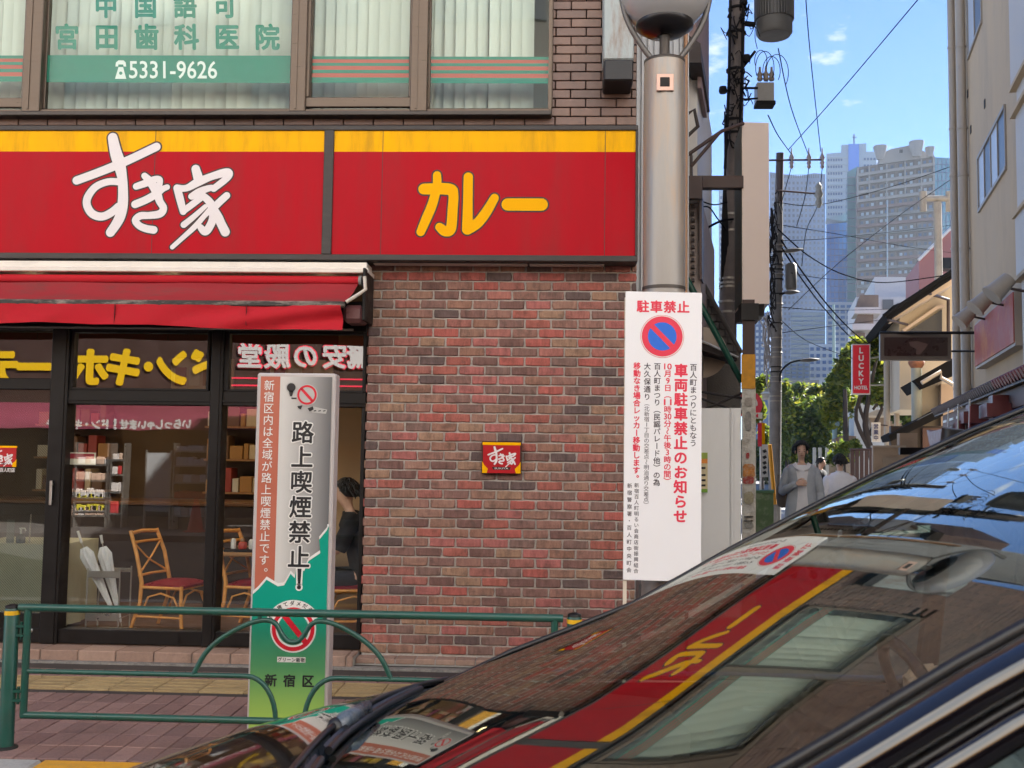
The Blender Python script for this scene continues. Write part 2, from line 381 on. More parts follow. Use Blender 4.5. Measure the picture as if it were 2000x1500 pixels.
# kerb: stones with joints, a stretch painted yellow
m_kerb = M('kerb_stone', (0.40, 0.39, 0.37), 0.85, vary=0.15, vscale=30, dirt=0.4, dscale=6, bump=0.3)
m_kerby = M('kerb_yellow', (0.70, 0.33, 0.02), 0.7, vary=0.15, vscale=30, dirt=0.45, dark=(0.25, 0.2, 0.12), dscale=9, bump=0.3)
kerb = struct('kerb', MB().box((-12, 5.02, -0.13), (12, 5.22, -0.03)), m_kerb)
sx0 = at(78, 1490, 5.2).x
for i in range(-8, 8):
    x0 = sx0 + i * 0.6
    part('kerb_stone', MB().box((x0 + 0.004, 5.005, -0.12), (x0 + 0.596, 5.235, 0.002), bev=0.012), m_kerby if i in (0, 1, 2, 3) else m_kerb, kerb, 'yellow painted kerb stone' if i in (0, 1, 2, 3) else None)
pavement = struct('pavement', MB().box((-14, 5.24, -0.13), (14, 7.62, -0.012)), M('paver_joint', (0.045, 0.035, 0.032), 0.95, vary=0.3, vscale=60))
struct('pavement_side', MB().box((-60, 5.24, -0.13), (-14.01, 7.9, -0.002)).box((14.01, 5.24, -0.13), (60, 7.9, -0.002)), m_conc)
m_paver = piece_mat('paver_red', [(0.26, 0.155, 0.135), (0.235, 0.14, 0.125), (0.285, 0.175, 0.155), (0.215, 0.13, 0.118), (0.27, 0.165, 0.145)], 0.8, 0.22, 60, bump=0.5, dark=0.25, dscale=2.2)
m_tact = piece_mat('tactile_yellow', [(0.38, 0.275, 0.135), (0.35, 0.25, 0.125), (0.41, 0.30, 0.15)], 0.75, 0.2, 40, bump=0.3, dark=0.3, dscale=5)
def paver_mesh(w, l, seed, h=0.012):
    q = random.Random(seed); mb = MB(); e = 0.004
    mb.box((-w / 2 + e * .5, -l / 2 + e * .5, -0.02), (w / 2 - e * .5, l / 2 - e * .5, 0.0 + q.uniform(-0.0012, 0.0012)), bev=0.004)
    me = mb.mesh('paver', m_paver); fix_normals(me); return me
PW, PL = 0.118, 0.236
pav_meshes = [paver_mesh(PW, PL, k) for k in range(5)]
TY0, TY1 = at(200, 1350, 1).y, 0
def gy(py):    # depth of a floor point straight ahead at pixel row py near x=250
    d = ray(250, py); return CAM_POS.y + d.y * (-CAM_POS.z / d.z)
ty_near, ty_far = gy(1347), gy(1323)
spots = []; j = 0
y = 5.26
while y + PL < 7.62:
    if y + PL > ty_near - 0.0 and y < ty_far: 
        y = ty_far + 0.004; continue
    off = (j % 2) * PW / 2 * 0
    x = -4.4
    while x < 1.6:
        spots.append((x + PW / 2 + off, y + PL / 2)); x += PW
    y += PL; j += 1
vis = [s_ for s_ in spots if -0.55 * s_[1] - 0.15 < s_[0] < 0.02 * s_[1] - 0.2]
vis.sort(key=lambda s_: s_[1] + 0.2 * abs(s_[0] + 1.6))
chosen = set(vis[:296])
for s_ in vis[:296]: link('paver', rnd.choice(pav_meshes), pavement, (s_[0], s_[1], rnd.uniform(-0.001, 0.001)))
mb = MB()
for s_ in spots:
    if s_ in chosen: continue
    mb.box((s_[0] - PW / 2 + .002, s_[1] - PL / 2 + .002, -0.02), (s_[0] + PW / 2 - .002, s_[1] + PL / 2 - .002, rnd.uniform(-0.001, 0.001)), bev=0.004)
part('paver_rest', mb, m_paver, pavement, kind='stuff')
# tactile paving: 30 cm slabs with raised bars
tl = 0.3; tw = ty_far - ty_near
mt = MB().box((0.002, 0.002, -0.02), (tl - 0.002, tw - 0.002, 0.001), bev=0.003)
for k in range(4):
    yy = tw * (k + 0.5) / 4; mt.box((0.012, yy - 0.012, 0.0), (tl - 0.012, yy + 0.012, 0.006), bev=0.003)
mtm = mt.mesh('tactile_slab', m_tact); fix_normals(mtm)
for k in range(-15, 8): link('tactile_slab', mtm, pavement, (k * tl + 0.07, ty_near, 0))
# drain-like narrow strip before the shop step, worn mortar
struct('step_footing', MB().box((-12, 7.62, -0.1), (0.75, 7.70, 0.004)), M('mortar_strip', (0.25, 0.23, 0.21), 0.95, vary=0.3, vscale=40, dirt=0.5, dscale=12, bump=0.8, bscale=80))

# ================================================================== THE SHOP BUILDING
WY = 7.9
shop = thing('shop_building', 'brown tiled corner building with red brick ground floor wall and black framed shopfront', 'building', (-3, 8, 0))
m_mortar = M('mortar', (0.42, 0.375, 0.34), 0.95, vary=0.2, vscale=60, dirt=0.25, dscale=6, bump=0.5)
m_dark = M('dark_void', (0.012, 0.011, 0.010), 0.8)
BX0, BX1, BZ0, BZ1 = -1.462, 0.605, 0.058, 3.06
# wall bodies
part('wall', MB().box((BX0 - 0.0, WY, 0.0), (0.60, WY + 0.25, 3.12)).box((BX0, WY + .25, 0), (BX0 + 0.15, WY + 3.2, 3.0)), m_mortar, shop, 'mortar bed of the brick wall')
part('upper_wall', MB().box((-9, WY + 0.02, 3.05), (0.60, WY + 0.3, 4.19)).box((0.0, WY + 0.02, 4.19), (0.60, WY + .3, 10)).box((-9, WY + .02, 6.1), (0, WY + .3, 10)), M('tile_joint', (0.022, 0.014, 0.012), 0.9), shop)
part('building_core', MB().box((-9, 11.2, 0), (0.60, 14, 10)).box((-9, WY + .3, 6.1), (0.6, 11.2, 10)).box((-9, WY + .3, 2.95), (0.6, 11.2, 3.1)).box((0.45, WY + .3, 0.1), (0.6, 11.2, 6.2)).box((-9.2, WY, 0), (-9, 14, 10)), M('shop_inside_wall', (0.13, 0.085, 0.05), 0.9, vary=0.15, vscale=3), shop)

def brick_mesh(w, h, seed, name='brick', depth=0.012):
    """front face with a slightly wavy worn edge, 8 outline points, bevelled"""
    q = random.Random(seed); n = []
    for (x, z) in ((-w/2, -h/2), (-w/6, -h/2), (w/6, -h/2), (w/2, -h/2), (w/2, 0), (w/2, h/2), (w/6, h/2), (-w/6, h/2), (-w/2, h/2), (-w/2, 0)):
        n.append((x + q.uniform(-.003, .003) - (.003 if x > w * .45 else -.003 if x < -w * .45 else 0) * (abs(z) > h * .4), z + q.uniform(-.0024, .0024)))
    e = 0.005; k = len(n)
    back = [Vector((x, 0.012, z)) for x, z in n]; mid = [Vector((x, -depth + e, z)) for x, z in n]
    fr_ = [Vector((x * (1 - 2 * e / w), -depth + q.uniform(-.0012, .0012), z * (1 - 2 * e / h))) for x, z in n]
    mb = MB(); mb.add(back + mid + fr_, [(i, (i + 1) % k, k + (i + 1) % k, k + i) for i in range(k)] + [(k + i, k + (i + 1) % k, 2 * k + (i + 1) % k, 2 * k + i) for i in range(k)] + [tuple(range(2 * k, 3 * k))])
    return mb
m_brick = piece_mat('brick_red', [(0.34, 0.11, 0.085), (0.18, 0.095, 0.08), (0.27, 0.15, 0.11), (0.37, 0.105, 0.085), (0.27, 0.14, 0.10), (0.125, 0.084, 0.078), (0.33, 0.13, 0.105), (0.31, 0.185, 0.125), (0.20, 0.12, 0.10), (0.36, 0.125, 0.11), (0.27, 0.14, 0.11), (0.22, 0.12, 0.10), (0.29, 0.16, 0.12)], 0.85, 0.42, 11, chalk=0.25, bump=1.2, dark=0.5, dscale=9, streak=(3.2, 1, .9))
BW, BH = 0.2035, 0.0732
nrow = 41
bz0 = BZ0 + 0.005
bricks = []
for r_ in range(nrow):
    z = bz0 + (r_ + 0.5) * BH; x = BX0 - (BW / 2 if r_ % 2 else 0) - 0.005
    while x < BX1 - 0.02:
        xa, xb = max(x, BX0 - 0.012 + (0.006 if r_ % 2 else 0)), min(x + BW - 0.0105, BX1)
        if xb - xa > 0.03: bricks.append((xa, xb, z))
        x += BW
def hidden(b):  # behind the board or the car
    return b[0] > 0.60 - 0.06 and b[2] < 2.9 or b[2] < 0.05
full = [b for b in bricks if abs(b[1] - b[0] - (BW - .0105)) < 0.002]; other = [b for b in bricks if b not in full]
full.sort(key=lambda b: (hidden(b), abs(b[2] - 1.6) + 0.25 * abs(b[0] + 0.6)))
bm_ = [brick_mesh(BW - .0105, BH - .0115, s_).mesh('brick', m_brick) for s_ in range(9)]
for me in bm_: fix_normals(me)
for b in full[:292]:
    o = link('brick', rnd.choice(bm_), shop, Vector(((b[0] + b[1]) / 2, WY + rnd.uniform(-.002, .002), b[2])) - shop.location)
    o.rotation_euler = (0, rnd.uniform(-.008, .008), 0)
mb = MB()
for i, b in enumerate(full[292:] + other):
    q = brick_mesh(b[1] - b[0], BH - .0115, 50 + i); mb.add([v + Vector(((b[0] + b[1]) / 2, WY, b[2])) for v in q.v], q.f)
part('brick_rest', mb, m_brick, shop, kind='stuff')
# brick returning along the left jamb
mb = MB()
for r_ in range(nrow):
    z = bz0 + (r_ + 0.5) * BH
    mb.box((BX0 - 0.014, WY + 0.0 if r_ % 2 else WY + 0.04, z - BH / 2 + .005), (BX0, WY + 0.2, z + BH / 2 - .005), bev=0.004)
part('brick_return', mb, m_brick, shop, kind='stuff')

# brown glazed tiles of the upper floor
m_tile = piece_mat('tile_brown', [(0.20, 0.115, 0.085), (0.185, 0.105, 0.08), (0.215, 0.125, 0.092), (0.17, 0.10, 0.078)], 0.42, 0.14, 14, bump=0.12, dark=0.25, dscale=1.3, spec=0.5)
TW, TH = at(900, 235, WY).x - at(841, 235, WY).x, 0.0
zt0, zt1 = at(1150, 245, WY).z, at(1150, 227.5, WY).z; TH = zt1 - zt0
tx = at(1084, 235, WY).x
tiles = []
for k in range(-50, 4):
    tiles.append((tx + (k - 0) * TW, zt0))
for r_ in range(1, 22):
    off = 0 if r_ % 2 == 0 else -0.5 * TW
    for k in range(-2, 4): tiles.append((tx + k * TW + off, zt0 + r_ * TH))
wx1 = at(1073, 150, WY).x
tm = {}
def tile(xa, xb, z, par=shop):
    w = round(xb - xa - 0.008, 3)
    if w < 0.02: return
    if w not in tm:
        me = MB().box((-w / 2, -0.012, 0.004), (w / 2, 0.02, TH - 0.004), bev=0.003).mesh('tile', m_tile); fix_normals(me); tm[w] = me
    link('tile', tm[w], par, Vector(((xa + xb) / 2, WY + 0.008 + rnd.uniform(-.001, .001), z)) - par.location)
for (x, z) in tiles:
    lo = -9 if z < zt0 + 0.01 else wx1 + 0.01
    xa, xb = max(x, lo), min(x + TW, 0.60)
    if xb - xa > 0.03 and x > -5.6: tile(xa, xb, z)

mb = MB()
for r_ in range(22, 78):
    z = zt0 + r_ * TH
    for k in range(-34, 4):
        xa, xb = max(tx + k * TW - (0.5 * TW if r_ % 2 else 0), -7.0), min(tx + (k + 1) * TW - (0.5 * TW if r_ % 2 else 0), .60)
        if z < 6.12 and xa < wx1: continue
        if xb - xa > .03 and z < 9.9: mb.box((xa + .004, WY - .004, z + .004), (xb - .004, WY + .02, z + TH - .004))
part('tile_rest', mb, m_tile, shop, kind='stuff')
# ---- upper windows
m_alu = M('bronze_aluminium', (0.12, 0.088, 0.066), 0.38, 0.65, vary=0.15, vscale=6, dirt=0.35, dark=(0.10, 0.085, 0.07), dscale=3, stretch=(1, 1, 6))
m_alud = M('bronze_dark', (0.07, 0.058, 0.05), 0.5, 0.4, vary=0.2, vscale=9)
m_pane = glass_mat('window_pane', (0.88, 0.95, 0.92), base=0.025, top=0.9, power=3, wavy=0.12)
m_blind = M('blind_fabric', (0.72, 0.73, 0.65), 0.8, vary=0.06, vscale=2, stretch=(1, 1, .2))
m_teal = M('teal_film', (0.0, 0.20, 0.13), 0.5, vary=0.06, vscale=5)
m_salmon = M('salmon_film', (0.50, 0.075, 0.045), 0.5)
FW = 7.86
def wx(px, py=150): return at(px, py, FW).x
ztop = 6.0; zsill = at(600, 221, FW).z
part('window_sill', MB().box((-9, 7.80, zsill - 0.035), (wx(1078), 7.99, zsill), bev=0.006), m_alud, shop)
part('window_head', MB().box((-9, 7.84, ztop), (wx(1078), 8.05, ztop + 0.1)), m_alu, shop)
def window(x0, x1, zb, sash, y=FW):
    """x0,x1 are glass edges; a sash has its own frame proud of the outer one"""
    w = part('window', MB().box((x0 - .02, y + .065, zb - .02), (x1 + .02, y + .075, ztop)) if 0 else MB().box((x0 - .03, y + .02, zb - .045), (x1 + .03, y + .06, zb), bev=.004)
             .box((x0 - .035, y + .02, zb), (x0, y + .06, ztop), bev=.004).box((x1, y + .02, zb), (x1 + .035, y + .06, ztop), bev=.004), m_alu, shop)
    if sash:
        part('sash', MB().box((x0 - .05, y - .02, zb - .085), (x1 + .06, y + .018, zb - .004), bev=.006).box((x0 - .05, y - .02, zb - .004), (x0 - .004, y + .018, ztop), bev=.006).box((x1 + .004, y - .02, zb - .004), (x1 + .06, y + .018, ztop), bev=.006), m_alu, w)
    part('pane', MB().quad((x0 - .005, y + .03, zb - .005), (x1 + .005, y + .03, zb - .005), (x1 + .005, y + .03, ztop), (x0 - .005, y + .03, ztop)), m_pane, w, recalc=False)
    return w
z190 = at(700, 190, FW).z; z210 = at(330, 210, FW).z
wA = window(wx(-330), wx(44), z190, True); wB = window(wx(87), wx(565), z210, False); wC = window(wx(607), wx(798), z190, True); wD = window(wx(840), wx(1071), z210, False)
for a_, b_ in ((50, 84), (569, 600), (803, 836), (-400, -336)):
    part('mullion', MB().box((wx(a_), FW - 0.045, zsill), (wx(b_), FW + .1, ztop), bev=0.006).box((wx(a_ + 10), FW - 0.052, zsill + .02), (wx(a_ + 14), FW - .044, ztop)), m_alu, shop)
part('window_bottom_rail', MB().box((-9, FW - .02, zsill), (wx(1075), FW + .12, zsill + 0.028), bev=.004), m_alu, shop)
part('window_jamb', MB().box((wx(1071), FW - .01, zsill), (wx(1077), FW + .14, ztop)), m_alu, shop)
# film lettering on the panes (outside reading), set just behind the glass
fB = px_frame((87, 0), (565, 0), (87, 210), FW + 0.036)
mb = MB(); flat(mb, fB, [(82, 108), (566, 108), (566, 161), (82, 161)], 0); part('film_band', mb, m_teal, wB)
mb = MB(); htext(mb, fB, '宮田歯科医院', 131, 521, 72, 49, 52, off=0.034); htext(mb, fB, '中国語可', 208, 440, 12, 46, 48, off=0.034)
htext(mb, fB, '診療時間', 170, 480, -50, 44, 46, off=.016) if False else None
part('lettering', mb, m_teal, wB)
mb = MB(); put_glyph(mb, fB, '5331-9626', 338, 136, 170, 33, fit=True, hgt=0.0015, off=0.012)
# telephone sign: handset over a body
flat(mb, fB, [(226, 130), (227, 122), (232, 118), (242, 118), (246, 122), (247, 130), (242, 130), (241, 126), (232, 126), (231, 130)], 0.0015)
flat(mb, fB, [(232, 131), (241, 131), (247, 154), (225, 154)], 0.0015)
part('lettering', mb, M('white_film', (0.80, 0.83, 0.80), 0.5), wB)
mb = MB(); disc(mb, fB, 236.3, 143, 3.2, 0.002); part('lettering', mb, m_teal, wB)
for w_, u0, u1 in ((wC, 600, 805), (wD, 833, 1058), (wA, -330, 47)):
    g1 = MB(); g2 = MB(); g3 = [(109, 115, 0), (115, 121.5, 1), (121.5, 127.5, 0), (127.5, 135, 1), (135, 141.5, 0), (141.5, 149.5, 1), (149.5, 160, 0)]
    for a_, b_, c_ in g3: flat((g1, g2)[c_], fB, [(u0, a_), (u1, a_), (u1, b_), (u0, b_)], 0)
    part('film_stripe', g1, m_teal, w_); part('film_stripe', g2, m_salmon, w_)
# vertical blinds: one slat after another, slightly turned
sl = 0.089
me_sl = []
for k in range(4):
    q = random.Random(k); a = R(12 + 8 * k); mb = MB()
    rows = []
    for t in range(5):
        u = (t / 4 - .5) * sl * 1.12; c_ = 0.006 * math.cos((t / 4 - .5) * 3)
        rows.append([Vector((u * math.cos(a) + c_ * math.sin(a), u * math.sin(a) - c_, z)) for z in (zsill + .06, ztop)])
    mb.grid(rows); me = mb.mesh('blind_slat', m_blind, (0, 0, 0)); me_sl.append(me)
x = -5.2
while x < wx(1030):
    if not (wx(555) < x < wx(590)) : link('blind_slat', me_sl[rnd.choice([0, 0, 1, 2, 1, 3])], shop, Vector((x, FW + 0.28 + rnd.uniform(-.004, .004), 0)) - shop.location)
    x += sl * (1.0 if rnd.random() < .93 else 1.12)
part('blind_rail', MB().box((-9, FW + .24, ztop - .02), (wx(1071), FW + .34, ztop + .04)), m_blind, shop)
part('room_wall', MB().box((-9, FW + 1.6, zsill - .1), (wx(1071), FW + 1.65, 6.1)), M('room_paint', (0.5, 0.48, 0.42), 0.9), shop)
part('room_floor', MB().box((-9, FW + .14, zsill - .1), (wx(1071), FW + 1.65, zsill - .05)), m_conc, shop)

# ---- long sign board over the shop
m_sframe = M('sign_frame', (0.045, 0.037, 0.034), 0.6, 0.1, vary=0.2, vscale=4, dirt=0.3, dark=(0.09, 0.075, 0.065), dscale=5, stretch=(1, 1, 4))
m_red = M('sign_red', (0.42, 0.003, 0.012), 0.38, vary=0.10, vscale=0.9, dirt=0.45, dark=(0.25, 0.028, 0.028), dscale=1.3, stretch=(2.5, 1, .5), spec=0.10)
m_yel = M('sign_yellow', (0.88, 0.43, 0.0), 0.4, vary=0.08, vscale=1.5, spec=0.08, dirt=0.6, dark=(0.36, 0.18, 0.02), dscale=2.2, stretch=(2.5, 1, .35))
m_white = M('sign_white', (0.72, 0.66, 0.66), 0.4, vary=0.04, vscale=3)
m_outl = M('sign_outline', (0.03, 0.006, 0.005), 0.5)
SY = 7.70
sign = thing('shop_sign', 'long red and yellow shop sign board with white brush lettering over the shopfront', 'sign', (at(640, 500, SY).x, SY, 3.6))
def sX(px): return at(px, 380, SY).x
zs0, zs1 = at(700, 497, SY).z, at(700, 254.8, SY).z; zy = at(700, 296, SY).z
part('frame', MB().box((-8.5, SY - .01, zs1), (sX(1246), WY + .02, zs1 + .038), bev=.004).box((-8.5, SY - .01, zs0 - .045), (sX(1246), WY + .02, zs0), bev=.004)
     .box((sX(1241), SY - .01, zs0), (sX(1246), WY + .01, zs1), bev=.003).box((sX(631), SY - .012, zs0), (sX(650), WY, zs1), bev=.004).box((-8.5, SY + .05, zs0), (sX(1242), WY, zs1)), m_sframe, sign)
for a_, b_ in ((-1500, 631), (650, 1241)):
    xa, xb = max(sX(a_), -8.5), sX(b_)
    part('red_panel', MB().box((xa, SY + .005, zs0), (xb, SY + .05, zy)), m_red, sign)
    part('yellow_band', MB().box((xa, SY + .005, zy), (xb, SY + .05, zs1)), m_yel, sign)
for px in (299, 1181, 745, -120): part('panel_seam', MB().box((sX(px), SY + .003, zs0), (sX(px) + .004, SY + .006, zs1)), m_sframe, sign)
fS = px_frame((0, 254), (1240, 254), (0, 497), SY + .005); 
# px_frame at slanted horizontals: rebuild with the real level edges
fS = Frame(at(650, 380, SY + .004) - Vector((1, 0, 0)) * 0, Vector((1, 0, 0)), Vector((0, 0, -1)), (0, -1, 0))
def local_frame(px, py, Y, wpx=100):
    """level frame whose unit is one photograph pixel near (px,py)"""
    a = at(px - wpx / 2, py, Y); b = at(px + wpx / 2, py, Y); k = (b - a).length / wpx
    c = at(px, py, Y); return Frame(c - Vector((k * px, 0, 0)) + Vector((0, 0, k * py)), (k, 0, 0), (0, 0, -k), (0, -1, 0))
LOGO = [[(110,605,48),(350,515,48),(560,430,50),(750,345,48),(1015,215,48)],
 [(505,110,56),(545,270,66),(590,400,70),(632,560,56),(650,720,56),(652,880,60),(630,1010,60),(590,1100,56),(525,1200,52)],
 [(600,620,40),(470,620,40),(330,680,42),(245,800,45),(245,900,45),(310,990,46),(420,1020,46),(530,970,46),(600,900,40)],
 [(890,550,36),(960,620,46),(1030,720,52),(1075,840,42),(1122,920,42),(1085,985,44),(960,1005,40),(860,1010,42),(806,1060,40),(850,1120,40),(930,1155,42),(1020,1170,44)],
 [(800,672,38),(920,630,42),(1010,590,38),(1065,595,36),(1065,660,34),(1040,720,40)],
 [(795,878,44),(920,825,44),(1030,760,44),(1100,705,36),(1155,680,32)],
 [(1475,470,48),(1510,580,55)],
 [(1270,690,40),(1380,690,38),(1500,625,48),(1650,560,42),(1800,515,48),(1855,520,48),(1830,580,40),(1690,695,38)],
 [(1270,690,42),(1310,820,44),(1350,960,38)],
 [(1350,955,36),(1440,885,38),(1560,790,38)],
 [(1440,785,38),(1530,730,42),(1640,690,36),(1700,690,34)],
 [(1560,770,38),(1640,840,44),(1690,930,50),(1690,1050,46),(1640,1160,46),(1600,1185,44),(1555,1140,36)],
 [(1362,1110,36),(1470,1020,32),(1600,900,26)],
 [(1240,1365,26),(1380,1235,28),(1500,1120,32),(1600,1000,30),(1670,930,40)],
 [(1840,775,40),(1750,860,42),(1680,940,40)],
 [(1660,880,44),(1745,1010,50),(1790,1100,50),(1838,1190,52)]]
fL = local_frame(300, 370, SY + .004, 300)
mb = MB(); strokes(mb, fL, LOGO, 0.17, 0.17, 130, 250, 17, 0.001); part('lettering_outline', mb, m_outl, sign)
mb = MB(); strokes(mb, fL, LOGO, 0.17, 0.17, 130, 250, 0, 0.002); part('lettering', mb, m_white, sign)
KARE = [[(655,1065,31),(795,1065,33),(822,1095,28),(820,1180,28),(812,1290,29),(780,1305,29),(748,1282,24)], [(728,985,23),(728,1050,25),(705,1150,27),(670,1240,27),(642,1310,24)],
 [(905,995,26),(905,1150,27),(905,1290,30)], [(905,1295,30),(960,1260,29),(1010,1195,28),(1055,1115,24)], [(1130,1152,35),(1320,1152,35)]]
fK = local_frame(940, 400, SY + .004, 300); k_ = 1 / 2.885
mb = MB(); strokes(mb, fK, KARE, k_, k_, 600, 0, 9, 0.001); part('lettering_outline', mb, m_outl, sign)
mb = MB(); strokes(mb, fK, KARE, k_, k_, 600, 0, 0, 0.002); part('lettering', mb, M('letter_yellow', (0.88, 0.42, 0.0), 0.5, spec=.08), sign)

# small plaque on the brick wall, and its twin sticker on the door
def plaque(name, label, px0, py0, px1, py1, Y, depth, hotel=False, parent=None, extra=None):
    fr = local_frame((px0 + px1) / 2, (py0 + py1) / 2, Y, 80); W, H = px1 - px0, py1 - py0
    root = thing(name, label, 'sign', fr.p((px0 + px1) / 2, (py0 + py1) / 2))
    if depth > .01:
        a, b = fr.p(px0 - 1.5, py1 + 1.5), fr.p(px1 + 1.5, py0 - 1.5)
        part('frame', MB().box((a.x, Y - depth * .0, a.z), (b.x, Y + depth, b.z), bev=.004), M('plaque_frame', (0.05, 0.012, 0.008), 0.4), root)
    mb = MB(); flat(mb, fr, [(px0 + W * .02, py0 + H * .09), (px1 - W * .02, py0 + H * .09), (px1 - W * .02, py1), (px0 + W * .02, py1)], 0.002); part('panel', mb, M('plaque_red', (0.42, 0.008, 0.015), 0.3), root)
    mb = MB(); flat(mb, fr, [(px0, py0), (px1, py0), (px1, py0 + H * .09), (px0, py0 + H * .09)], 0.002)
    for s_ in (0, 1):
        X = lambda t: px0 + W * t if not s_ else px1 - W * t
        flat(mb, fr, [(X(0), py0 + H * .62), (X(.05), py0 + H * .74), (X(.15), py0 + H * .86), (X(.12), py1), (X(0), py1)], 0.003)
    part('yellow_trim', mb, m_yel, root)
    mb = MB(); s_ = W * .75 / 1850; strokes(mb, fr, LOGO, s_, s_, px0 + W * .11, py0 + H * .1, 6, 0.004); 
    part('lettering', mb, m_white, root)
    mb = MB(); flat(mb, fr, [(px0 + W * .25, py0 + H * .80), (px0 + W * .75, py0 + H * .80), (px0 + W * .71, py0 + H * .89), (px0 + W * .29, py0 + H * .89)], 0.003); part('label_plate', mb, m_outl, root)
    mb = MB(); put_glyph(mb, fr, 'SUKIYA', px0 + W * .5, py0 + H * .845, W * .36, H * .055, fit=True, hgt=.0045); part('lettering', mb, m_white, root)
    if extra: 
        mb = MB(); extra(mb, fr); part('lettering', mb, m_white, root)
    return root
plaque('wall_plaque', 'small square red plaque with white lettering in the middle of the brick wall', 942, 864, 1017, 924, 7.845, .03)

# thin lamp strip above the bricks
solo('light_strip', MB().box((at(730, 515, 7.82).x, 7.80, at(900, 518, 7.82).z), (at(1030, 515, 7.82).x, 7.87, at(900, 512.5, 7.82).z), bev=.004).box((at(1034, 515, 7.82).x, 7.80, at(900, 518, 7.82).z), (at(1180, 515, 7.82).x, 7.87, at(900, 512.5, 7.82).z), bev=.004),
     M('strip_white', (0.62, 0.52, 0.46), 0.4, vary=.1, vscale=5), 'thin pale light strip under the sign above the brick wall', 'light fitting')
# rusty extractor hood at the upper right corner
hood = thing('vent_hood', 'rust streaked grey metal vent duct with black mouth on the brown tiles', 'vent', at(1207, 80, 7.75))
hx0, hx1 = at(1178, 80, 7.7).x, at(1237, 80, 7.7).x
part('duct', MB().box((hx0, 7.62, at(1207, 124, 7.7).z), (hx1, 7.91, 5.8), bev=.01), M('rusty_paint', (0.36, 0.40, 0.40), 0.6, 0.1, vary=.15, vscale=6, dirt=.95, dark=(0.20, 0.09, 0.035), dscale=3.2, stretch=(2.6, 1, .55), bump=.3), hood)
part('mouth', MB().box((hx0 + .005, 7.60, at(1207, 166, 7.7).z), (hx1 - .005, 7.91, at(1207, 126, 7.7).z), bev=.01), M('mouth_black', (0.015, 0.013, 0.014), 0.5), hood)

# ---- the shopfront
m_blk = M('black_frame', (0.010, 0.008, 0.0075), 0.45, 0.0, vary=.25, vscale=8, spec=.25)
m_sglass = glass_mat('shop_glass', (0.94, 0.95, 0.93), base=0.13, top=0.9, power=3, wavy=0.03)
m_tglass = glass_mat('transom_glass', (0.45, 0.42, 0.38), base=0.28, top=0.95, power=3, wavy=0.02)
GY = 7.96
front = thing('shopfront', 'black framed glass shopfront with a sliding door beside the brick wall', 'shopfront', (at(400, 1250, GY).x, GY, 0.1))
def fx(px, py=1000): return at(px, py, GY).x
def fz(py, px=400): return at(px, py, GY).z
zb, zbt, ztb, zth, zt = 0.085, fz(1232), fz(793), fz(648), fz(636)
zmid = fz(764)
mbf = MB().box((-8, 7.90, zb), (BX0 - .012, 8.02, zbt), bev=.006)      # bottom rail
part('bottom_rail', mbf, m_blk, front)
part('transom_bar', MB().box((fx(125, 780), 7.895, ztb), (BX0 - .012, 8.02, zmid), bev=.006).box((fx(125, 780), 7.885, ztb + .03), (BX0 - .012, 7.9, ztb + .045)), m_blk, front)
part('header', MB().box((-8, 7.88, zth), (BX0 - .012, 8.05, 2.75), bev=.006), m_blk, front)
for a_, b_ in (((97, 1000), (131, 1000)), ((409, 1000), (433, 1000))):
    part('post', MB().box((fx(*a_), 7.875, zb), (fx(*b_), 8.03, zth + .02), bev=.006).box((fx(*b_) - .03, 7.868, zb), (fx(*b_) - .022, 7.88, zth)), m_blk, front)
part('post', MB().box((fx(704), 7.905, zb), (BX0 - .012, 8.03, zth + .02), bev=.006), m_blk, front)
sgp = MB()
for a_, b_ in ((131, 409), (433, 704)):
    part('pane', MB().quad((fx(a_), GY, zbt), (fx(b_), GY, zbt), (fx(b_), GY, ztb), (fx(a_), GY, ztb)), m_sglass, front, recalc=False)
for a_, b_ in ((150, 409), (452, 712)):
    part('transom_pane', MB().quad((fx(a_, 700), GY - .02, zmid), (fx(b_, 700), GY - .02, zmid), (fx(b_, 700), GY - .02, zth), (fx(a_, 700), GY - .02, zth)), m_tglass, front, recalc=False)
    part('transom_frame', MB().box((fx(a_ - 14, 700), 7.90, zmid), (fx(a_, 700), 7.96, zth), bev=.004).box((fx(b_, 700), 7.90, zmid), (fx(b_ + 5, 700), 7.96, zth), bev=.004).box((fx(a_, 700), 7.90, zth - .02), (fx(b_, 700), 7.95, zth)).box((fx(a_, 700), 7.905, zmid), (fx(b_, 700), 7.95, zmid + .015)), m_blk, front)
# the sliding door on the left: wired glass with a handle
dzt = fz(765); dxr = fx(97)
door = part('door', MB().box((-5.6, 7.91, zb + .1), (dxr, 7.97, fz(1203)), bev=.005).box((fx(97) - .0, 7.91, zb), (fx(97) + .02, 7.97, dzt)).box((-5.6, 7.91, dzt), (fx(125, 750), 7.98, fz(743)), bev=.005), m_blk, front)
mdg, n, l, p = new_mat('wired_glass'); n.remove(p)
tr = n.new('ShaderNodeBsdfTransparent'); tr.inputs[0].default_value = (.62, .65, .58, 1); gl = n.new('ShaderNodeBsdfGlossy'); gl.inputs['Roughness'].default_value = .0; df = n.new('ShaderNodeBsdfDiffuse'); df.inputs[0].default_value = (.10, .10, .085, 1)
t = n.new('ShaderNodeTexCoord'); mpn = n.new('ShaderNodeMapping'); mpn.inputs['Rotation'].default_value = (0, R(45), 0); l.new(t.outputs['Object'], mpn.inputs[0])
wv = n.new('ShaderNodeTexWave'); wv.bands_direction = 'X'; wv.inputs['Scale'].default_value = 22; l.new(mpn.outputs[0], wv.inputs['Vector'])
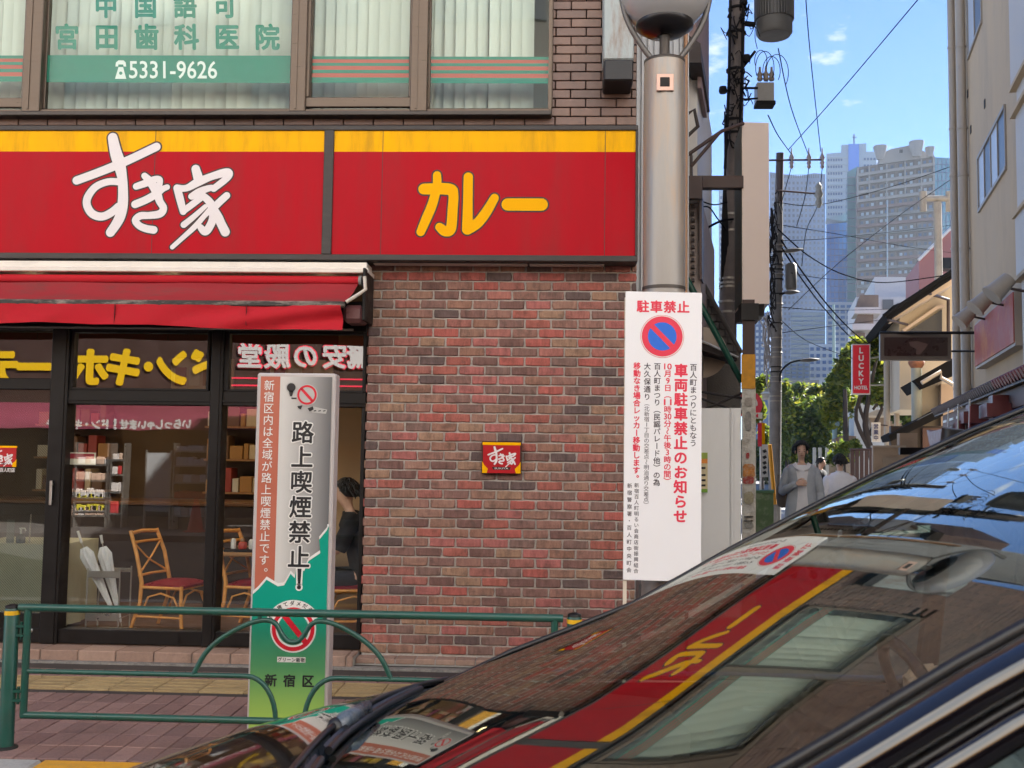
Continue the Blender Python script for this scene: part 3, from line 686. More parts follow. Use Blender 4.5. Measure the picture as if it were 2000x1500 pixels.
gt = n.new('ShaderNodeMapRange'); gt.inputs[1].default_value = .75; gt.inputs[2].default_value = .95; gt.inputs[4].default_value = .55; l.new(wv.outputs['Fac'], gt.inputs[0])
m1 = n.new('ShaderNodeMixShader'); l.new(gt.outputs[0], m1.inputs[0]); l.new(tr.outputs[0], m1.inputs[1]); l.new(df.outputs[0], m1.inputs[2])
m2 = n.new('ShaderNodeMixShader'); m2.inputs[0].default_value = .2; l.new(m1.outputs[0], m2.inputs[1]); l.new(gl.outputs[0], m2.inputs[2]); l.new(m2.outputs[0], n['Material Output'].inputs[0])
part('door_pane', MB().quad((-5.6, GY, fz(1203)), (dxr, GY, fz(1203)), (dxr, GY, dzt), (-5.6, GY, dzt)), mdg, door, recalc=False)
part('door_handle', MB().box((fx(108), 7.845, fz(990)), (fx(113), 7.86, fz(942)), bev=.003).box((fx(109), 7.85, fz(985)), (fx(112), 7.9, fz(980))).box((fx(109), 7.85, fz(952)), (fx(112), 7.9, fz(947))), M('steel', (.55, .54, .52), .3, 1.0), door)
part('lock', MB().lathe((fx(78), 7.905, fz(1236)), [(.018, 0), (.018, -.006), (.012, -.01)], 16, 'Y'), MATS['steel'], door)
part('upper_pane', MB().quad((-5.6, GY - .02, fz(743)), (fx(125, 700), GY - .02, fz(743)), (fx(125, 700), GY - .02, zth), (-5.6, GY - .02, zth)), m_tglass, front, recalc=False)
def exd(mb, fr): put_glyph(mb, fr, '新宿百人町店', 8, 917, 44, 8, fit=True, hgt=.001, off=.02)
plaque('door_sticker', 'red and yellow shop sticker on the glass of the sliding door', -30, 871, 33, 911, 7.955, .0, extra=exd)
# step of pinkish tiles
step = struct('shop_step', MB().box((-8, 7.68, 0), (BX0 - .02, 11.2, 0.066)).box((BX0 - .02, 7.755, 0), (.62, 7.92, .045)), m_conc)
m_step = piece_mat('step_tile', [(0.33, 0.215, 0.165), (0.30, 0.195, 0.15), (0.36, 0.24, 0.185)], 0.75, .15, 30, bump=.3, dark=.3, dscale=4)
tlw = at(300, 1262, 7.7).x - at(226, 1262, 7.7).x
x = at(83, 1262, 7.7).x - 8 * tlw
while x < BX0:
    xe = min(x + tlw, BX0 - .02)
    part('step_tile', MB().box((x + .003, 7.665, .0), (xe - .003, 7.90, .078), bev=.006), m_step, step); x += tlw
x = BX0 - .02
while x < .55:
    part('step_tile', MB().box((x + .003, 7.75, .012), (x + .15 - .003, 7.888, .052), bev=.005), m_step, step); x += .15
m_floor = M('shop_floor_tile', (0.15, 0.09, 0.06), 0.45, vary=.15, vscale=5)
struct('shop_floor', MB().box((-8, 7.92, 0.067), (.45, 11.2, 0.088)), m_floor)
# ceiling lamps inside the shop (lit)
for i, (lx, ly) in enumerate(((-3.6, 9.3), (-2.2, 9.6), (-4.9, 9.3))):
    t_ = thing('ceiling_lamp', ['lit round ceiling lamp inside the shop between door and pillar sign', 'lit round ceiling lamp inside the shop above the pillar sign', 'lit round ceiling lamp inside the shop above the sliding door'][i], 'lamp', (lx, ly, 2.95), 'lit ceiling lamps inside the shop')
    part('lamp_housing', MB().lathe((lx, ly, 2.87), [(.09, .08), (.10, .0)], 16), m_blk, t_)
    part('lamp_disc', MB().lathe((lx, ly, 2.865), [(.085, 0), (.08, -.006)], 16), M('lamp_glow', (1, .72, .38), .5, emit=32), t_)

# ================================================================== AWNING
m_can = M('awning_canvas', (0.30, 0.03, 0.035), 0.85, vary=.14, vscale=2.5, spec=.12, dirt=1.0, dark=(0.17, 0.055, 0.05), dscale=3.5, stretch=(.6, 2, 2))
m_canv = M('awning_valance', (0.46, 0.018, 0.028), 0.8, vary=.12, vscale=3, spec=.12, bump=.7, bscale=5, dirt=.5, dark=(0.30, 0.03, 0.03), dscale=6)
m_wbar = M('awning_cassette', (0.74, 0.68, 0.60), 0.4, vary=.05, dirt=.2, dark=(.4, .36, .32), dscale=6)
m_dirty = M('awning_bar', (0.05, 0.045, 0.04), 0.8, vary=.5, vscale=30, dirt=1.0, dark=(0.46, 0.38, 0.32), dscale=7, stretch=(.6, 3, 3), bump=.8)
aw = thing('awning', 'red retractable canvas awning with dirty front bar over the shopfront', 'awning', at(360, 560, 7.6))
ax1 = at(721, 521, 7.66).x
part('cassette', MB().box((-8, 7.62, at(360, 530, 7.6).z), (ax1, 7.92, at(360, 520, 7.6).z), bev=.006).box((-8, 7.66, at(360, 520, 7.6).z), (ax1 - .02, 7.92, at(360, 508, 7.6).z)), m_wbar, aw)
yr = 7.64; c = at(360, 545, yr)
part('roller', MB().tube([(-8, yr + .03, c.z), (at(700, 545, yr).x, yr + .03, c.z)], .035, 14), m_canv, aw)
part('roller_end', MB().tube([(at(700, 545, yr).x, yr + .03, c.z), (at(706, 545, yr).x, yr + .03, c.z)], .042, 14), M('grey_plastic', (.25, .25, .24), .5), aw)
Yf = 7.45; zt_, zb_ = c.z - .032, at(360, 588, Yf).z; xr0, xr1 = at(697, 552, 7.6).x, at(672, 590, Yf).x
rows = []
for i in range(25):
    t = i / 24; xl = -8 + (8 + xr0) * t; xl2 = -8 + (8 + xr1) * t
    row = []
    for k in range(6):
        s_ = k / 5; row.append((xl + (xl2 - xl) * s_, yr + (Yf - yr) * s_, zt_ + (zb_ - zt_) * s_ - .018 * math.sin(math.pi * s_) + .003 * math.sin(i * 1.7 + k)))
    rows.append(row)
part('canopy', MB().grid(rows), m_can, aw, recalc=False)
zf = at(360, 593, Yf).z
part('front_bar', MB().box((-8, Yf - .03, zf - .018), (at(673, 593, Yf).x, Yf + .03, zf + .022), bev=.006), m_dirty, aw)
rows = []; xe = at(668, 600, Yf).x; n_ = 90
for i in range(n_ + 1):
    t = i / n_; x = -8 + (8 + xe) * t; sag = 0.02 * math.sin(x * 2.1) + .008 * math.sin(x * 7)
    crump = max(0, (x - (xe - 1.3)) / 1.3)
    row = []
    for k in range(9):
        s_ = k / 8; row.append((x + .02 * crump * s_, Yf - .032 + .012 * math.sin(x * 9 + s_ * 2) * s_ + .010 * math.sin(x * 23 + s_ * 5) * s_ * s_ + .006 * math.sin(x * 47 + 1) * (1 - s_) + .035 * crump * math.sin(s_ * 6 + x * 5), zf - .012 - s_ * (.155 + sag * .6 + (.02 * crump))))
    rows.append(row)
part('valance', MB().grid(rows), m_canv, aw, recalc=False)
for px in (228, 484, -60): part('seam', MB().box((at(px, 610, Yf).x, Yf - .046, zf - .16), (at(px, 610, Yf).x + .003, Yf - .03, zf - .015)), M('seam_dark', (.14, .01, .012), .9), aw)
part('lower_rail', MB().tube([(-8, 7.80, at(300, 641, 7.8).z), (at(690, 641, 7.8).x, 7.80, at(300, 641, 7.8).z)], .009, 8), M('rail_grey', (.35, .32, .30), .4, .5), aw)
ex = at(718, 560, 7.7).x
part('end_bracket', MB().box((ex - .01, 7.55, at(700, 630, 7.7).z), (ex + .012, 7.9, at(700, 530, 7.7).z), bev=.004), m_blk, aw)
part('arm', MB().tube([at(712, 540, 7.5), at(714, 565, 7.5), at(700, 575, 7.48), at(676, 590, 7.46)], .014, 8), M('arm_beige', (.55, .5, .43), .5), aw)
part('motor_box', MB().box((at(676, 600, 7.75).x, 7.62, at(690, 634, 7.75).z), (at(717, 600, 7.75).x, 7.86, at(690, 600, 7.75).z), bev=.03), M('motor_cover', (.24, .10, .10), .35, vary=.1), aw)

# ================================================================== INSIDE THE SHOP
m_rat = M('rattan', (0.78, 0.36, 0.09), 0.42, vary=.22, vscale=14, dirt=.25, dark=(.25, .1, .03), dscale=10)
m_seat = M('maroon_vinyl', (0.26, 0.015, 0.03), 0.35, vary=.1)
def rattan_chair(label, loc, rotz):
    t = thing('rattan_chair', label, 'chair', (0, 0, 0), 'rattan chairs inside the shop')
    w, d, hs, hb = .21, .20, .40, .86
    for s_ in (-1, 1):
        part('back_post', MB().tube([(-d - .09, s_ * w, 0), (-d, s_ * w, .25), (-d + .01, s_ * w, .42), (-d - .05, s_ * w, .66), (-d - .13, s_ * w * .92, hb)], [.016, .017, .019, .017, .017], 8), m_rat, t)
        part('leg', MB().tube([(d + .02, s_ * w, 0), (d, s_ * w, .2), (d, s_ * w, hs)], .016, 8), m_rat, t)
        part('side_arch', MB().tube([(-d + .02, s_ * w, .16), (-d + .08, s_ * w, .30), (0, s_ * w, .335), (d - .07, s_ * w, .30), (d - .01, s_ * w, .18)], .009, 6), m_rat, t)
        part('side_stretcher', MB().tube([(-d - .04, s_ * w, .13), (d, s_ * w, .13)], .011, 6), m_rat, t)
    part('front_arch', MB().tube([(d, -w, .18), (d, -w * .6, .32), (d, 0, .345), (d, w * .6, .32), (d, w, .18)], .009, 6), m_rat, t)
    part('seat_rail', MB().tube([(-d, -w, hs - .015), (-d + .03, -w, hs - .02), (d, -w, hs - .02), (d, w, hs - .02), (-d, w, hs - .02), (-d, -w, hs - .015)], .014, 8), m_rat, t)
    rows = []
    for i in range(7):
        rows.append([(-d + .02 + (2 * d - .0) * j / 8, -w + .012 + (2 * w - .024) * i / 6, hs + .005 + .035 * (1 - abs(2 * i / 6 - 1) ** 4) * (1 - abs(2 * j / 8 - 1) ** 4)) for j in range(9)])
    part('seat', MB().grid(rows).box((-d + .02, -w + .012, hs - .02), (d + .02, w - .012, hs + .008), bev=.008), m_seat, t)
    def bp(z): # back line
        return (-d - .05 if z < .66 else -d - .05 - .08 * (z - .66) / .2) + (0.04 * (.66 - z) / .24 if z < .66 else 0)
    part('top_rail', MB().tube([(bp(.84), -w * .93, .84), (bp(.84) - .03, 0, .85), (bp(.84), w * .93, .84)], .017, 8), m_rat, t)
    part('back_rail', MB().tube([(bp(.76), -w * .95, .76), (bp(.76) - .03, 0, .76), (bp(.76), w * .95, .76)], .013, 8), m_rat, t)
    part('back_rail', MB().tube([(bp(.48), -w, .48), (bp(.48) - .02, 0, .48), (bp(.48), w, .48)], .012, 8), m_rat, t)
    for s_ in (-1, 1):
        part('lattice', MB().tube([(bp(.75), -w * .9 * s_, .75), (bp(.64) - .02, -w * .2 * s_, .63), (bp(.60) - .02, w * .1 * s_, .59), (bp(.49), w * .9 * s_, .50)], .009, 6), m_rat, t)
    t.location = loc; t.rotation_euler = (0, 0, rotz)
    return t
FZ = .088
def floor_at(px, py): 
    d = ray(px, py); return CAM_POS + d * ((FZ - CAM_POS.z) / d.z)
cs = 0.93
def place(o, px, py, Y, sc_=1.0):
    p = at(px, py, Y); o.location = (p.x, Y, FZ); o.scale = (sc_,) * 3
c1 = rattan_chair('rattan chair with maroon seat beside the silver umbrella stand', (0, 0, 0), R(-12)); place(c1, 338, 1225, 8.62, .95)
c2 = rattan_chair('rattan chair half hidden by the pillar sign at the small table', (0, 0, 0), R(160)); place(c2, 500, 1225, 8.75, .95); c2.rotation_euler = (0, 0, R(-14))
c3 = rattan_chair('rattan chair under the seated man beside the brick wall', (0, 0, 0), R(190)); place(c3, 688, 1225, 8.60, .98)
c3.rotation_euler = (0, 0, R(193))
# table with tray of condiments
tb = thing('dining_table', 'wooden table with black leg behind the pillar sign', 'table', (at(540, 1080, 8.75).x, 8.75, FZ))
tz = at(480, 1076, 8.6).z
part('table_top', MB().box((at(432, 1080, 8.6).x, 8.45, tz - .035), (at(640, 1080, 8.6).x, 9.1, tz), bev=.008), M('table_wood', (.36, .19, .08), .4, vary=.15, vscale=6, stretch=(1, 6, 6)), tb)
part('table_edge', MB().box((at(431, 1080, 8.6).x - .012, 8.44, tz - .036), (at(436, 1080, 8.6).x, 9.11, tz + .003), bev=.003), M('black_edge', (.02, .02, .02), .4), tb)
part('leg', MB().box((at(530, 1100, 8.6).x, 8.7, FZ), (at(548, 1100, 8.6).x, 8.8, tz - .035)).box((at(505, 1100, 8.6).x, 8.5, FZ), (at(572, 1100, 8.6).x, 9.0, FZ + .03)), m_blk, tb)
pY = 8.55
solo('serving_tray', MB().box((at(442, 1074, pY).x, pY - .08, tz), (at(520, 1074, pY).x, pY + .15, tz + .022), bev=.004), m_blk, 'black tray holding condiments on the small table', 'tray')
zt2 = tz + .022
def bottle(name, px, r, h, mat, label, cat, capm=None, y=pY):
    x = at(px, 1060, y).x; t = thing(name, label, cat, (x, y, zt2))
    part('container', MB().lathe((x, y, zt2), [(r * .9, 0), (r, .006), (r, h * .8), (r * .8, h * .9), (r * .5, h)], 14), mat, t)
    if capm: part('lid', MB().lathe((x, y, zt2 + h), [(r * .55, 0), (r * .55, .02), (r * .2, .03)], 12), capm, t)
m_ctw = M('china_white', (.72, .71, .68), .3)
bottle('sauce_pot', 456, .022, .085, m_ctw, 'slim white pot at the left end of the condiment tray', 'pot')
bottle('red_jar', 474, .035, .06, M('red_ginger', (.45, .05, .03), .4), 'squat red ginger jar on the condiment tray', 'jar', M('wood_lid', (.3, .16, .08), .5))
bottle('napkin_cup', 491, .022, .08, m_ctw, 'white cup of napkins right of the red ginger jar', 'cup')
# silver umbrella stand with two closed umbrellas
m_steel = M('stand_steel', (.50, .48, .44), .35, .8, vary=.08)
us = thing('umbrella_stand', 'silver umbrella stand frame with four thin posts behind the glass', 'umbrella stand', (at(215, 1215, 8.35).x, 8.35, FZ))
zs_ = at(215, 1115, 8.3).z
for (px, Y) in ((169, 8.28), (232, 8.28), (192, 8.5), (254, 8.5)):
    p = at(px, 1180, Y); part('post', MB().tube([(p.x, Y, FZ), (p.x, Y, zs_ + .02)], .007, 8), m_steel, us)
xa, xb, xc, xd = (at(q, 1180, y_).x for q, y_ in ((169, 8.28), (232, 8.28), (192, 8.5), (254, 8.5)))
part('front_plate', MB().box((xa, 8.275, zs_ - .055), (xb, 8.285, zs_), bev=.003).box((xc, 8.495, zs_ - .03), (xd, 8.505, zs_)), m_steel, us)
part('top_rail', MB().tube([(xa, 8.28, zs_), (xc, 8.5, zs_), (xd, 8.5, zs_), (xb, 8.28, zs_)], .005, 6).tube([(xa, 8.28, FZ + .13), (xc, 8.5, FZ + .13)], .005, 6).tube([(xb, 8.28, FZ + .13), (xd, 8.5, FZ + .13)], .005, 6), m_steel, us)
part('lower_plate', MB().box((xa, 8.275, FZ + .11), (xb, 8.285, FZ + .17)), m_steel, us)
part('drip_tray', MB().box((xa, 8.27, FZ + .005), (xb + .06, 8.51, FZ + .025)), m_steel, us)
m_vin = M('clear_vinyl', (.86, .87, .88), .18, vary=.15, vscale=30, stretch=(1, 1, .2))
def umbrella(label, top, shoulder, tip, Y):
    A, B, C_ = at(*top, Y), at(*shoulder, Y), at(*tip, Y + .06)
    t = thing('closed_umbrella', label, 'umbrella', C_)
    part('handle', MB().tube([A, A + (B - A) * .7], [.012, .011], 8), m_ctw, t)
    part('shaft', MB().tube([A + (B - A) * .7, B + (C_ - B) * .1], .005, 6), m_steel, t)
    ax = (C_ - B).normalized(); u = ax.cross(Vector((0, 1, 0))).normalized(); w = ax.cross(u); rows = []
    for i in range(11):
        s_ = i / 10; r = [.022, .046, .042, .037, .032, .028, .024, .020, .016, .012, .007][i]
        rows.append([B + (C_ - B) * s_ + (u * math.cos(a) + w * math.sin(a)) * r * (1 + .40 * math.cos(8 * a + s_ * 3) * (1 - s_ * .6)) for a in [2 * math.pi * k / 36 for k in range(37)]])
    part('folded_cover', MB().grid(rows), m_vin, t, recalc=False)
    part('ferrule', MB().tube([C_, C_ + ax * .05], .004, 6), m_steel, t)
umbrella('closed clear umbrella leaning left in the silver stand', (152, 1037), (163, 1070), (226, 1205), 8.33)
umbrella('closed clear umbrella standing upright in the silver stand', (197, 1045), (201, 1068), (236, 1215), 8.42)
# cloth-covered table at the door, hand-gel pump, tapers
m_cloth = M('beige_cloth', (.50, .49, .36), .9, vary=.12, vscale=5)
ct = thing('cloth_table', 'table under a long pale beige cloth inside the sliding door', 'table', (at(45, 1150, 8.35).x, 8.5, FZ))
def drape(x0, x1, y0, y1, zt3, zb3, n=60):
    rows = []
    per = [(x0, y1), (x0, y0), (x1, y0), (x1, y1)]
    L = [0]; 
    for a_, b_ in zip(per, per[1:]): L.append(L[-1] + math.dist(a_, b_))
    def pt(s_):
        for i in range(3):
            if s_ <= L[i + 1] + 1e-9:
                t = (s_ - L[i]) / (L[i + 1] - L[i]); return per[i][0] + (per[i + 1][0] - per[i][0]) * t, per[i][1] + (per[i + 1][1] - per[i][1]) * t
    cx, cy_ = (x0 + x1) / 2, (y0 + y1) / 2
    for k in range(7):
        q = k / 6; row = []
        for i in range(n + 1):
            x, y_ = pt(L[-1] * i / n); f = 1 + q * (.05 + .035 * math.sin(i * .9 + 1) + .02 * math.sin(i * 2.3))
            row.append((cx + (x - cx) * f, cy_ + (y_ - cy_) * f, zt3 + (zb3 - zt3) * q))
        rows.append(row)
    return MB().grid(rows).box((x0, y0, zt3 - .01), (x1, y1, zt3 + .001))
zc = at(45, 1063, 8.3).z
part('table_body', MB().box((at(16, 1100, 8.5).x - .5, 8.38, FZ), (at(90, 1100, 8.4).x, 8.95, zc - .015)), m_blk, ct)
clo = solo('tablecloth', drape(at(12, 1060, 8.3).x - .35, at(95, 1063, 8.3).x + .1, 8.3, 9.0, zc, at(45, 1225, 8.3).z), m_cloth, 'pale beige cloth hanging over the table by the door', 'tablecloth', recalc=False)
gp = thing('gel_pump', 'dark hand gel bottle with white pump on the cloth table', 'bottle', (at(40, 1060, 8.4).x, 8.4, zc))
gx = at(40, 1060, 8.4).x
part('bottle', MB().lathe((gx, 8.4, zc), [(.034, 0), (.036, .01), (.036, .05), (.03, .065), (.012, .075)], 14), M('gel_bottle', (.05, .06, .06), .2), gp)
part('pump', MB().tube([(gx, 8.4, zc + .07), (gx, 8.4, zc + .12)], .009, 8).tube([(gx - .012, 8.4, zc + .122), (gx + .03, 8.4, zc + .122), (gx + .042, 8.4, zc + .10)], .006, 8), m_ctw, gp)
solo('price_card', MB().box((at(14, 1040, 8.42).x, 8.41, zc), (at(28, 1040, 8.42).x, 8.42, at(20, 1015, 8.42).z)), M('card_grey', (.13, .14, .12), .5), 'small dark card standing beside the gel pump', 'card')
solo('thermometer_stick', MB().tube([(at(58, 1040, 8.4).x, 8.4, zc), (at(59, 1040, 8.4).x, 8.4, at(59, 1004, 8.4).z)], .006, 8), M('stick_white', (.5, .42, .38), .5), 'thin white stick with reddish tip right of the gel pump', 'stick')
# wall things inside: tan wall patch on the right, shelf of bottles, framed notice, dark counter
solo('inner_partition', MB().box((at(655, 900, 9.4).x, 9.4, FZ), (BX0 + .3, 9.5, 2.95)), M('tan_wall', (.60, .42, .24), .8, vary=.06, vscale=2), 'tan wall panel inside the shop behind the seated man', 'wall')
ctr = thing('counter', 'long dark counter across the back of the shop', 'counter', (-3, 10.4, FZ))
part('counter_body', MB().box((-7, 10.1, FZ), (-1.9, 10.7, FZ + .95)), M('counter_dark', (.05, .03, .022), .4, vary=.2, vscale=3), ctr)
part('counter_top', MB().box((-7, 10.05, FZ + .95), (-1.88, 10.75, FZ + .99), bev=.008), M('counter_top', (.16, .08, .04), .3), ctr)
solo('menu_poster', MB().box((at(132, 910, GY).x, GY + .012, fz(911)), (at(185, 910, GY).x, GY + .014, fz(887))), M('poster_cream', (.62, .58, .46), .6), 'small cream and red notice stuck inside the glass left of the shelf', 'poster')
q_ = local_frame(158, 890, GY + .011, 40); mb = MB(); flat(mb, q_, [(132, 886), (184, 886), (184, 896), (132, 896)], 0); part('poster_header', mb, M('header_red', (.30, .015, .03), .5), bpy.data.objects['menu_poster'], recalc=False)

m_gcol = [M('carton_%s' % k_, v_, .5) for k_, v_ in (('red', (.34, .05, .04)), ('cream', (.60, .50, .36)), ('white', (.66, .63, .58)), ('brown', (.16, .09, .05)), ('amber', (.42, .22, .07)))]
q9 = random.Random(21)
for (xs_, nm_) in ((-5.2, 'wooden shelf of packets against the back wall behind the sliding door'), (-3.35, 'wooden shelf of packets against the back wall behind the first chair'), (-2.35, 'wooden shelf of packets against the back wall behind the condiment tray')):
    sf = thing('wall_shelf', nm_, 'shelf', (xs_, 11.0, 1.2), 'wall shelves at the back of the shop')
    for z_ in (1.15, 1.5, 1.85):
        part('board', MB().box((xs_ - .4, 10.85, z_ - .02), (xs_ + .4, 11.19, z_)), MATS['table_wood'], sf); x_ = xs_ - .38
        while x_ < xs_ + .3:
            w9 = q9.uniform(.06, .16); part('carton', MB().box((x_, 10.88, z_), (x_ + w9 - .012, 11.1, z_ + q9.uniform(.12, .26)), bev=.006), q9.choice(m_gcol), sf); x_ += w9
for (xp_, lab_) in ((-3.9, 'cream menu board on the back wall left of the first chair'), (-2.8, 'cream menu board on the back wall above the first chair')):
    mb9 = thing('menu_board', lab_, 'menu board', (xp_, 11.17, 2.2)); part('board', MB().box((xp_ - .35, 11.15, 2.15), (xp_ + .35, 11.18, 2.6), bev=.005), m_gcol[1], mb9)
    for k9 in range(4): part('dish_picture', MB().box((xp_ - .3 + k9 * .155, 11.14, 2.3), (xp_ - .18 + k9 * .155, 11.152, 2.5)), m_gcol[(k9 * 2) % 5], mb9)

# ================================================================== GUARD RAIL
m_green = M('rail_green', (0.013, 0.078, 0.058), 0.38, 0.0, vary=.12, vscale=5, dirt=.5, dark=(0.045, 0.06, 0.05), dscale=11, coat=.1)
m_yband = M('band_yellow', (.75, .42, .01), .5)
GRY = 5.42
gr = thing('guard_rail', 'dark green tubular guard rail with arched U motif and yellow banded posts', 'guard rail', at(540, 1390, GRY).xy.to_3d())
def gpx(px, py, dy=0): return at(px, py, GRY + dy)
zr_top = gpx(560, 1197).z; rb = .021; rs = .0135
def post(pxc, top):
    x = gpx(pxc, 1300).x; z1 = gpx(pxc, top).z
    o = part('post', MB().lathe((x, GRY, 0), [(.038, -.05), (.038, z1 - .01), (.034, z1)], 20), m_green, gr)
    part('cap', MB().lathe((x, GRY, z1), [(.036, 0), (.036, .012), (.012, .02)], 20), m_blk, o)
    part('reflective_band', MB().lathe((x, GRY, z1 - .035), [(.0392, 0), (.0392, .022)], 20, caps=False), m_yband, o)
    part('base_flange', MB().lathe((x, GRY, 0.0), [(.06, 0), (.06, .006), (.04, .012)], 20), m_dark, o)
    return x
xp0 = post(19, 1187); xp1 = post(1121, 1204)
xl = gpx(50, 1300).x; xr = gpx(1083, 1230).x; zbot = gpx(300, 1403).z; zm = gpx(250, 1315).z
zbot = zr_top - (gpx(300, 1403).z * -1 + gpx(300, 1192).z)
part('top_rail', MB().tube([(gpx(38, 1187).x, GRY, zr_top), (gpx(1100, 1207).x, GRY, zr_top)], rb, 14), m_green, gr)
part('end_upright', MB().tube([(xl, GRY, zr_top), (xl, GRY, zbot - .01)], .019, 12), m_green, gr)
part('end_upright', MB().tube([(xr, GRY, zr_top), (xr, GRY, zbot - .01)], .019, 12), m_green, gr)
part('bottom_rail', MB().tube([(xl - .01, GRY, zbot), (xr + .01, GRY, zbot)], .019, 12), m_green, gr)
cxm = (gpx(500, 1320).x + gpx(640, 1320).x) / 2 - .004
hw0 = gpx(565, 1395).x - gpx(537, 1395).x; hw1 = gpx(565, 1330).x - gpx(478, 1330).x
for s_ in (-1, 1):
    xe = xl if s_ < 0 else xr
    pts = [(xe, GRY, zm), (cxm + s_ * hw1, GRY, zm)] + [(cxm + s_ * (hw0 + (hw1 - hw0) * (1 - math.sin(a))), GRY, zbot + (zm - zbot) * (math.cos(a))) for a in [math.pi / 2 * k / 8 for k in range(1, 9)]]
    part('mid_rail', MB().tube(pts, rs, 10), m_green, gr)
# upper arch with the U dip
UP = [(378, 1306), (400, 1276), (428, 1250), (460, 1230), (492, 1216), (520, 1211), (538, 1218), (549, 1236), (560, 1250), (572, 1254)]
P_ = [gpx(*q) for q in UP]; zoff = 0
pts = [Vector((q.x, GRY, q.z)) for q in P_]; mid = pts[-1].x
pts[0].z = zm; pts[1].z = pts[1].z - .003
full_ = pts + [Vector((2 * mid - q.x, GRY, q.z)) for q in reversed(pts[:-1])]
def smooth(ps, n=4):
    o = []
    for i in range(len(ps) - 1):
        p0, p1, p2, p3 = ps[max(i - 1, 0)], ps[i], ps[i + 1], ps[min(i + 2, len(ps) - 1)]
        for k in range(n):
            t = k / n; o.append(0.5 * ((2 * p1) + (p2 - p0) * t + (2 * p0 - 5 * p1 + 4 * p2 - p3) * t * t + (3 * p1 - p0 - 3 * p2 + p3) * t ** 3))
    return o + [ps[-1]]
part('arch', MB().tube(smooth(full_), rs, 10), m_green, gr)
for px in (507, 634): part('arch_clip', MB().tube([gpx(px, 1212), Vector((gpx(px, 1212).x, GRY, zr_top))], .012, 8), m_green, gr)
for z in (zr_top - .12, zbot + .10):
    for (a_, b_) in ((xp0, xl), (xr, xp1)): part('hinge', MB().box((a_ + .02, GRY - .02, z - .03), (b_ - .01, GRY + .02, z - .018)).box((a_ + .02, GRY - .02, z + .018), (b_ - .01, GRY + .02, z + .03)).tube([((a_ + b_) / 2 + .01, GRY, z - .045), ((a_ + b_) / 2 + .01, GRY, z + .045)], .008, 8), m_green, gr)
xp2 = xp0 - 0; 

# ================================================================== PAVEMENT PILLAR SIGN
PY = 5.68
ps = thing('pillar_sign', 'upright grey and green pillar sign banning street smoking behind the guard rail', 'sign', (at(570, 1400, PY).x, PY, 0))
fP = px_frame((505, 732), (653, 733), (490, 1396), PY)
A = at(505, 732, PY); B = at(653, 733, PY)
px0, px1, pzt = A.x, B.x, A.z
W = px1 - px0
fP = Frame((px0, PY, pzt), (W / 148, 0, 0), (0, 0, -W / 148), (0, -1, 0))    # u 0..148, v down
H_ = pzt / (W / 148)
m_edge = M('pillar_edge', (.52, .47, .45), .4, vary=.05, dirt=.15, dark=(.3, .27, .25), dscale=4)
part('casing', MB().box((px0 - .008, PY + .003, 0.0), (px1 + .008, PY + .12, pzt + .012), bev=.01), m_edge, ps)
# printed face: tube-like grey shading that belongs to the print, green below with its own gradient
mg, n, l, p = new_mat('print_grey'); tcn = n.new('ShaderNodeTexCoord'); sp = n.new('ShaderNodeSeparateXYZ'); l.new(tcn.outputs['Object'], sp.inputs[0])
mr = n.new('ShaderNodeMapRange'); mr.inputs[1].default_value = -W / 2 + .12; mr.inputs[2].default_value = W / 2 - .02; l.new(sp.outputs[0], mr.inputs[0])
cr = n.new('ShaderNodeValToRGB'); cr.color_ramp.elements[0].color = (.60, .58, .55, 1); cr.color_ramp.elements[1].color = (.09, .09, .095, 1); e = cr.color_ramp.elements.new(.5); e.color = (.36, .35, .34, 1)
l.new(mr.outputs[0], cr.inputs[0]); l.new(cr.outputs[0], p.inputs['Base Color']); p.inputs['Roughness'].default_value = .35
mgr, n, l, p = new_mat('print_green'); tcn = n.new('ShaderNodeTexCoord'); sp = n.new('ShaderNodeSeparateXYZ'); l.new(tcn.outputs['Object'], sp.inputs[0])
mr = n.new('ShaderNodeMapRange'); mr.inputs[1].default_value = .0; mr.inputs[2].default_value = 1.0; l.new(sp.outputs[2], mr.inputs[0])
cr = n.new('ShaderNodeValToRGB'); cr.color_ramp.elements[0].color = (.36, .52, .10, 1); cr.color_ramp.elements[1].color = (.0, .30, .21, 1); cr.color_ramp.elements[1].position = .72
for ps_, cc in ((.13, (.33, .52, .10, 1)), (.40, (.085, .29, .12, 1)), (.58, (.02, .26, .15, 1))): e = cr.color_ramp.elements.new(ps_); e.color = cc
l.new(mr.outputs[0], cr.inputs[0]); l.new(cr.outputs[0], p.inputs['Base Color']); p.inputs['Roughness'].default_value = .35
m_sal = M('print_salmon', (.46, .13, .08), .4, vary=.05, vscale=3)
m_ink = M('print_ink', (.02, .02, .022), .4); m_pw = M('print_white', (.74, .72, .69), .4); m_pr = M('print_red', (.62, .012, .03), .4)
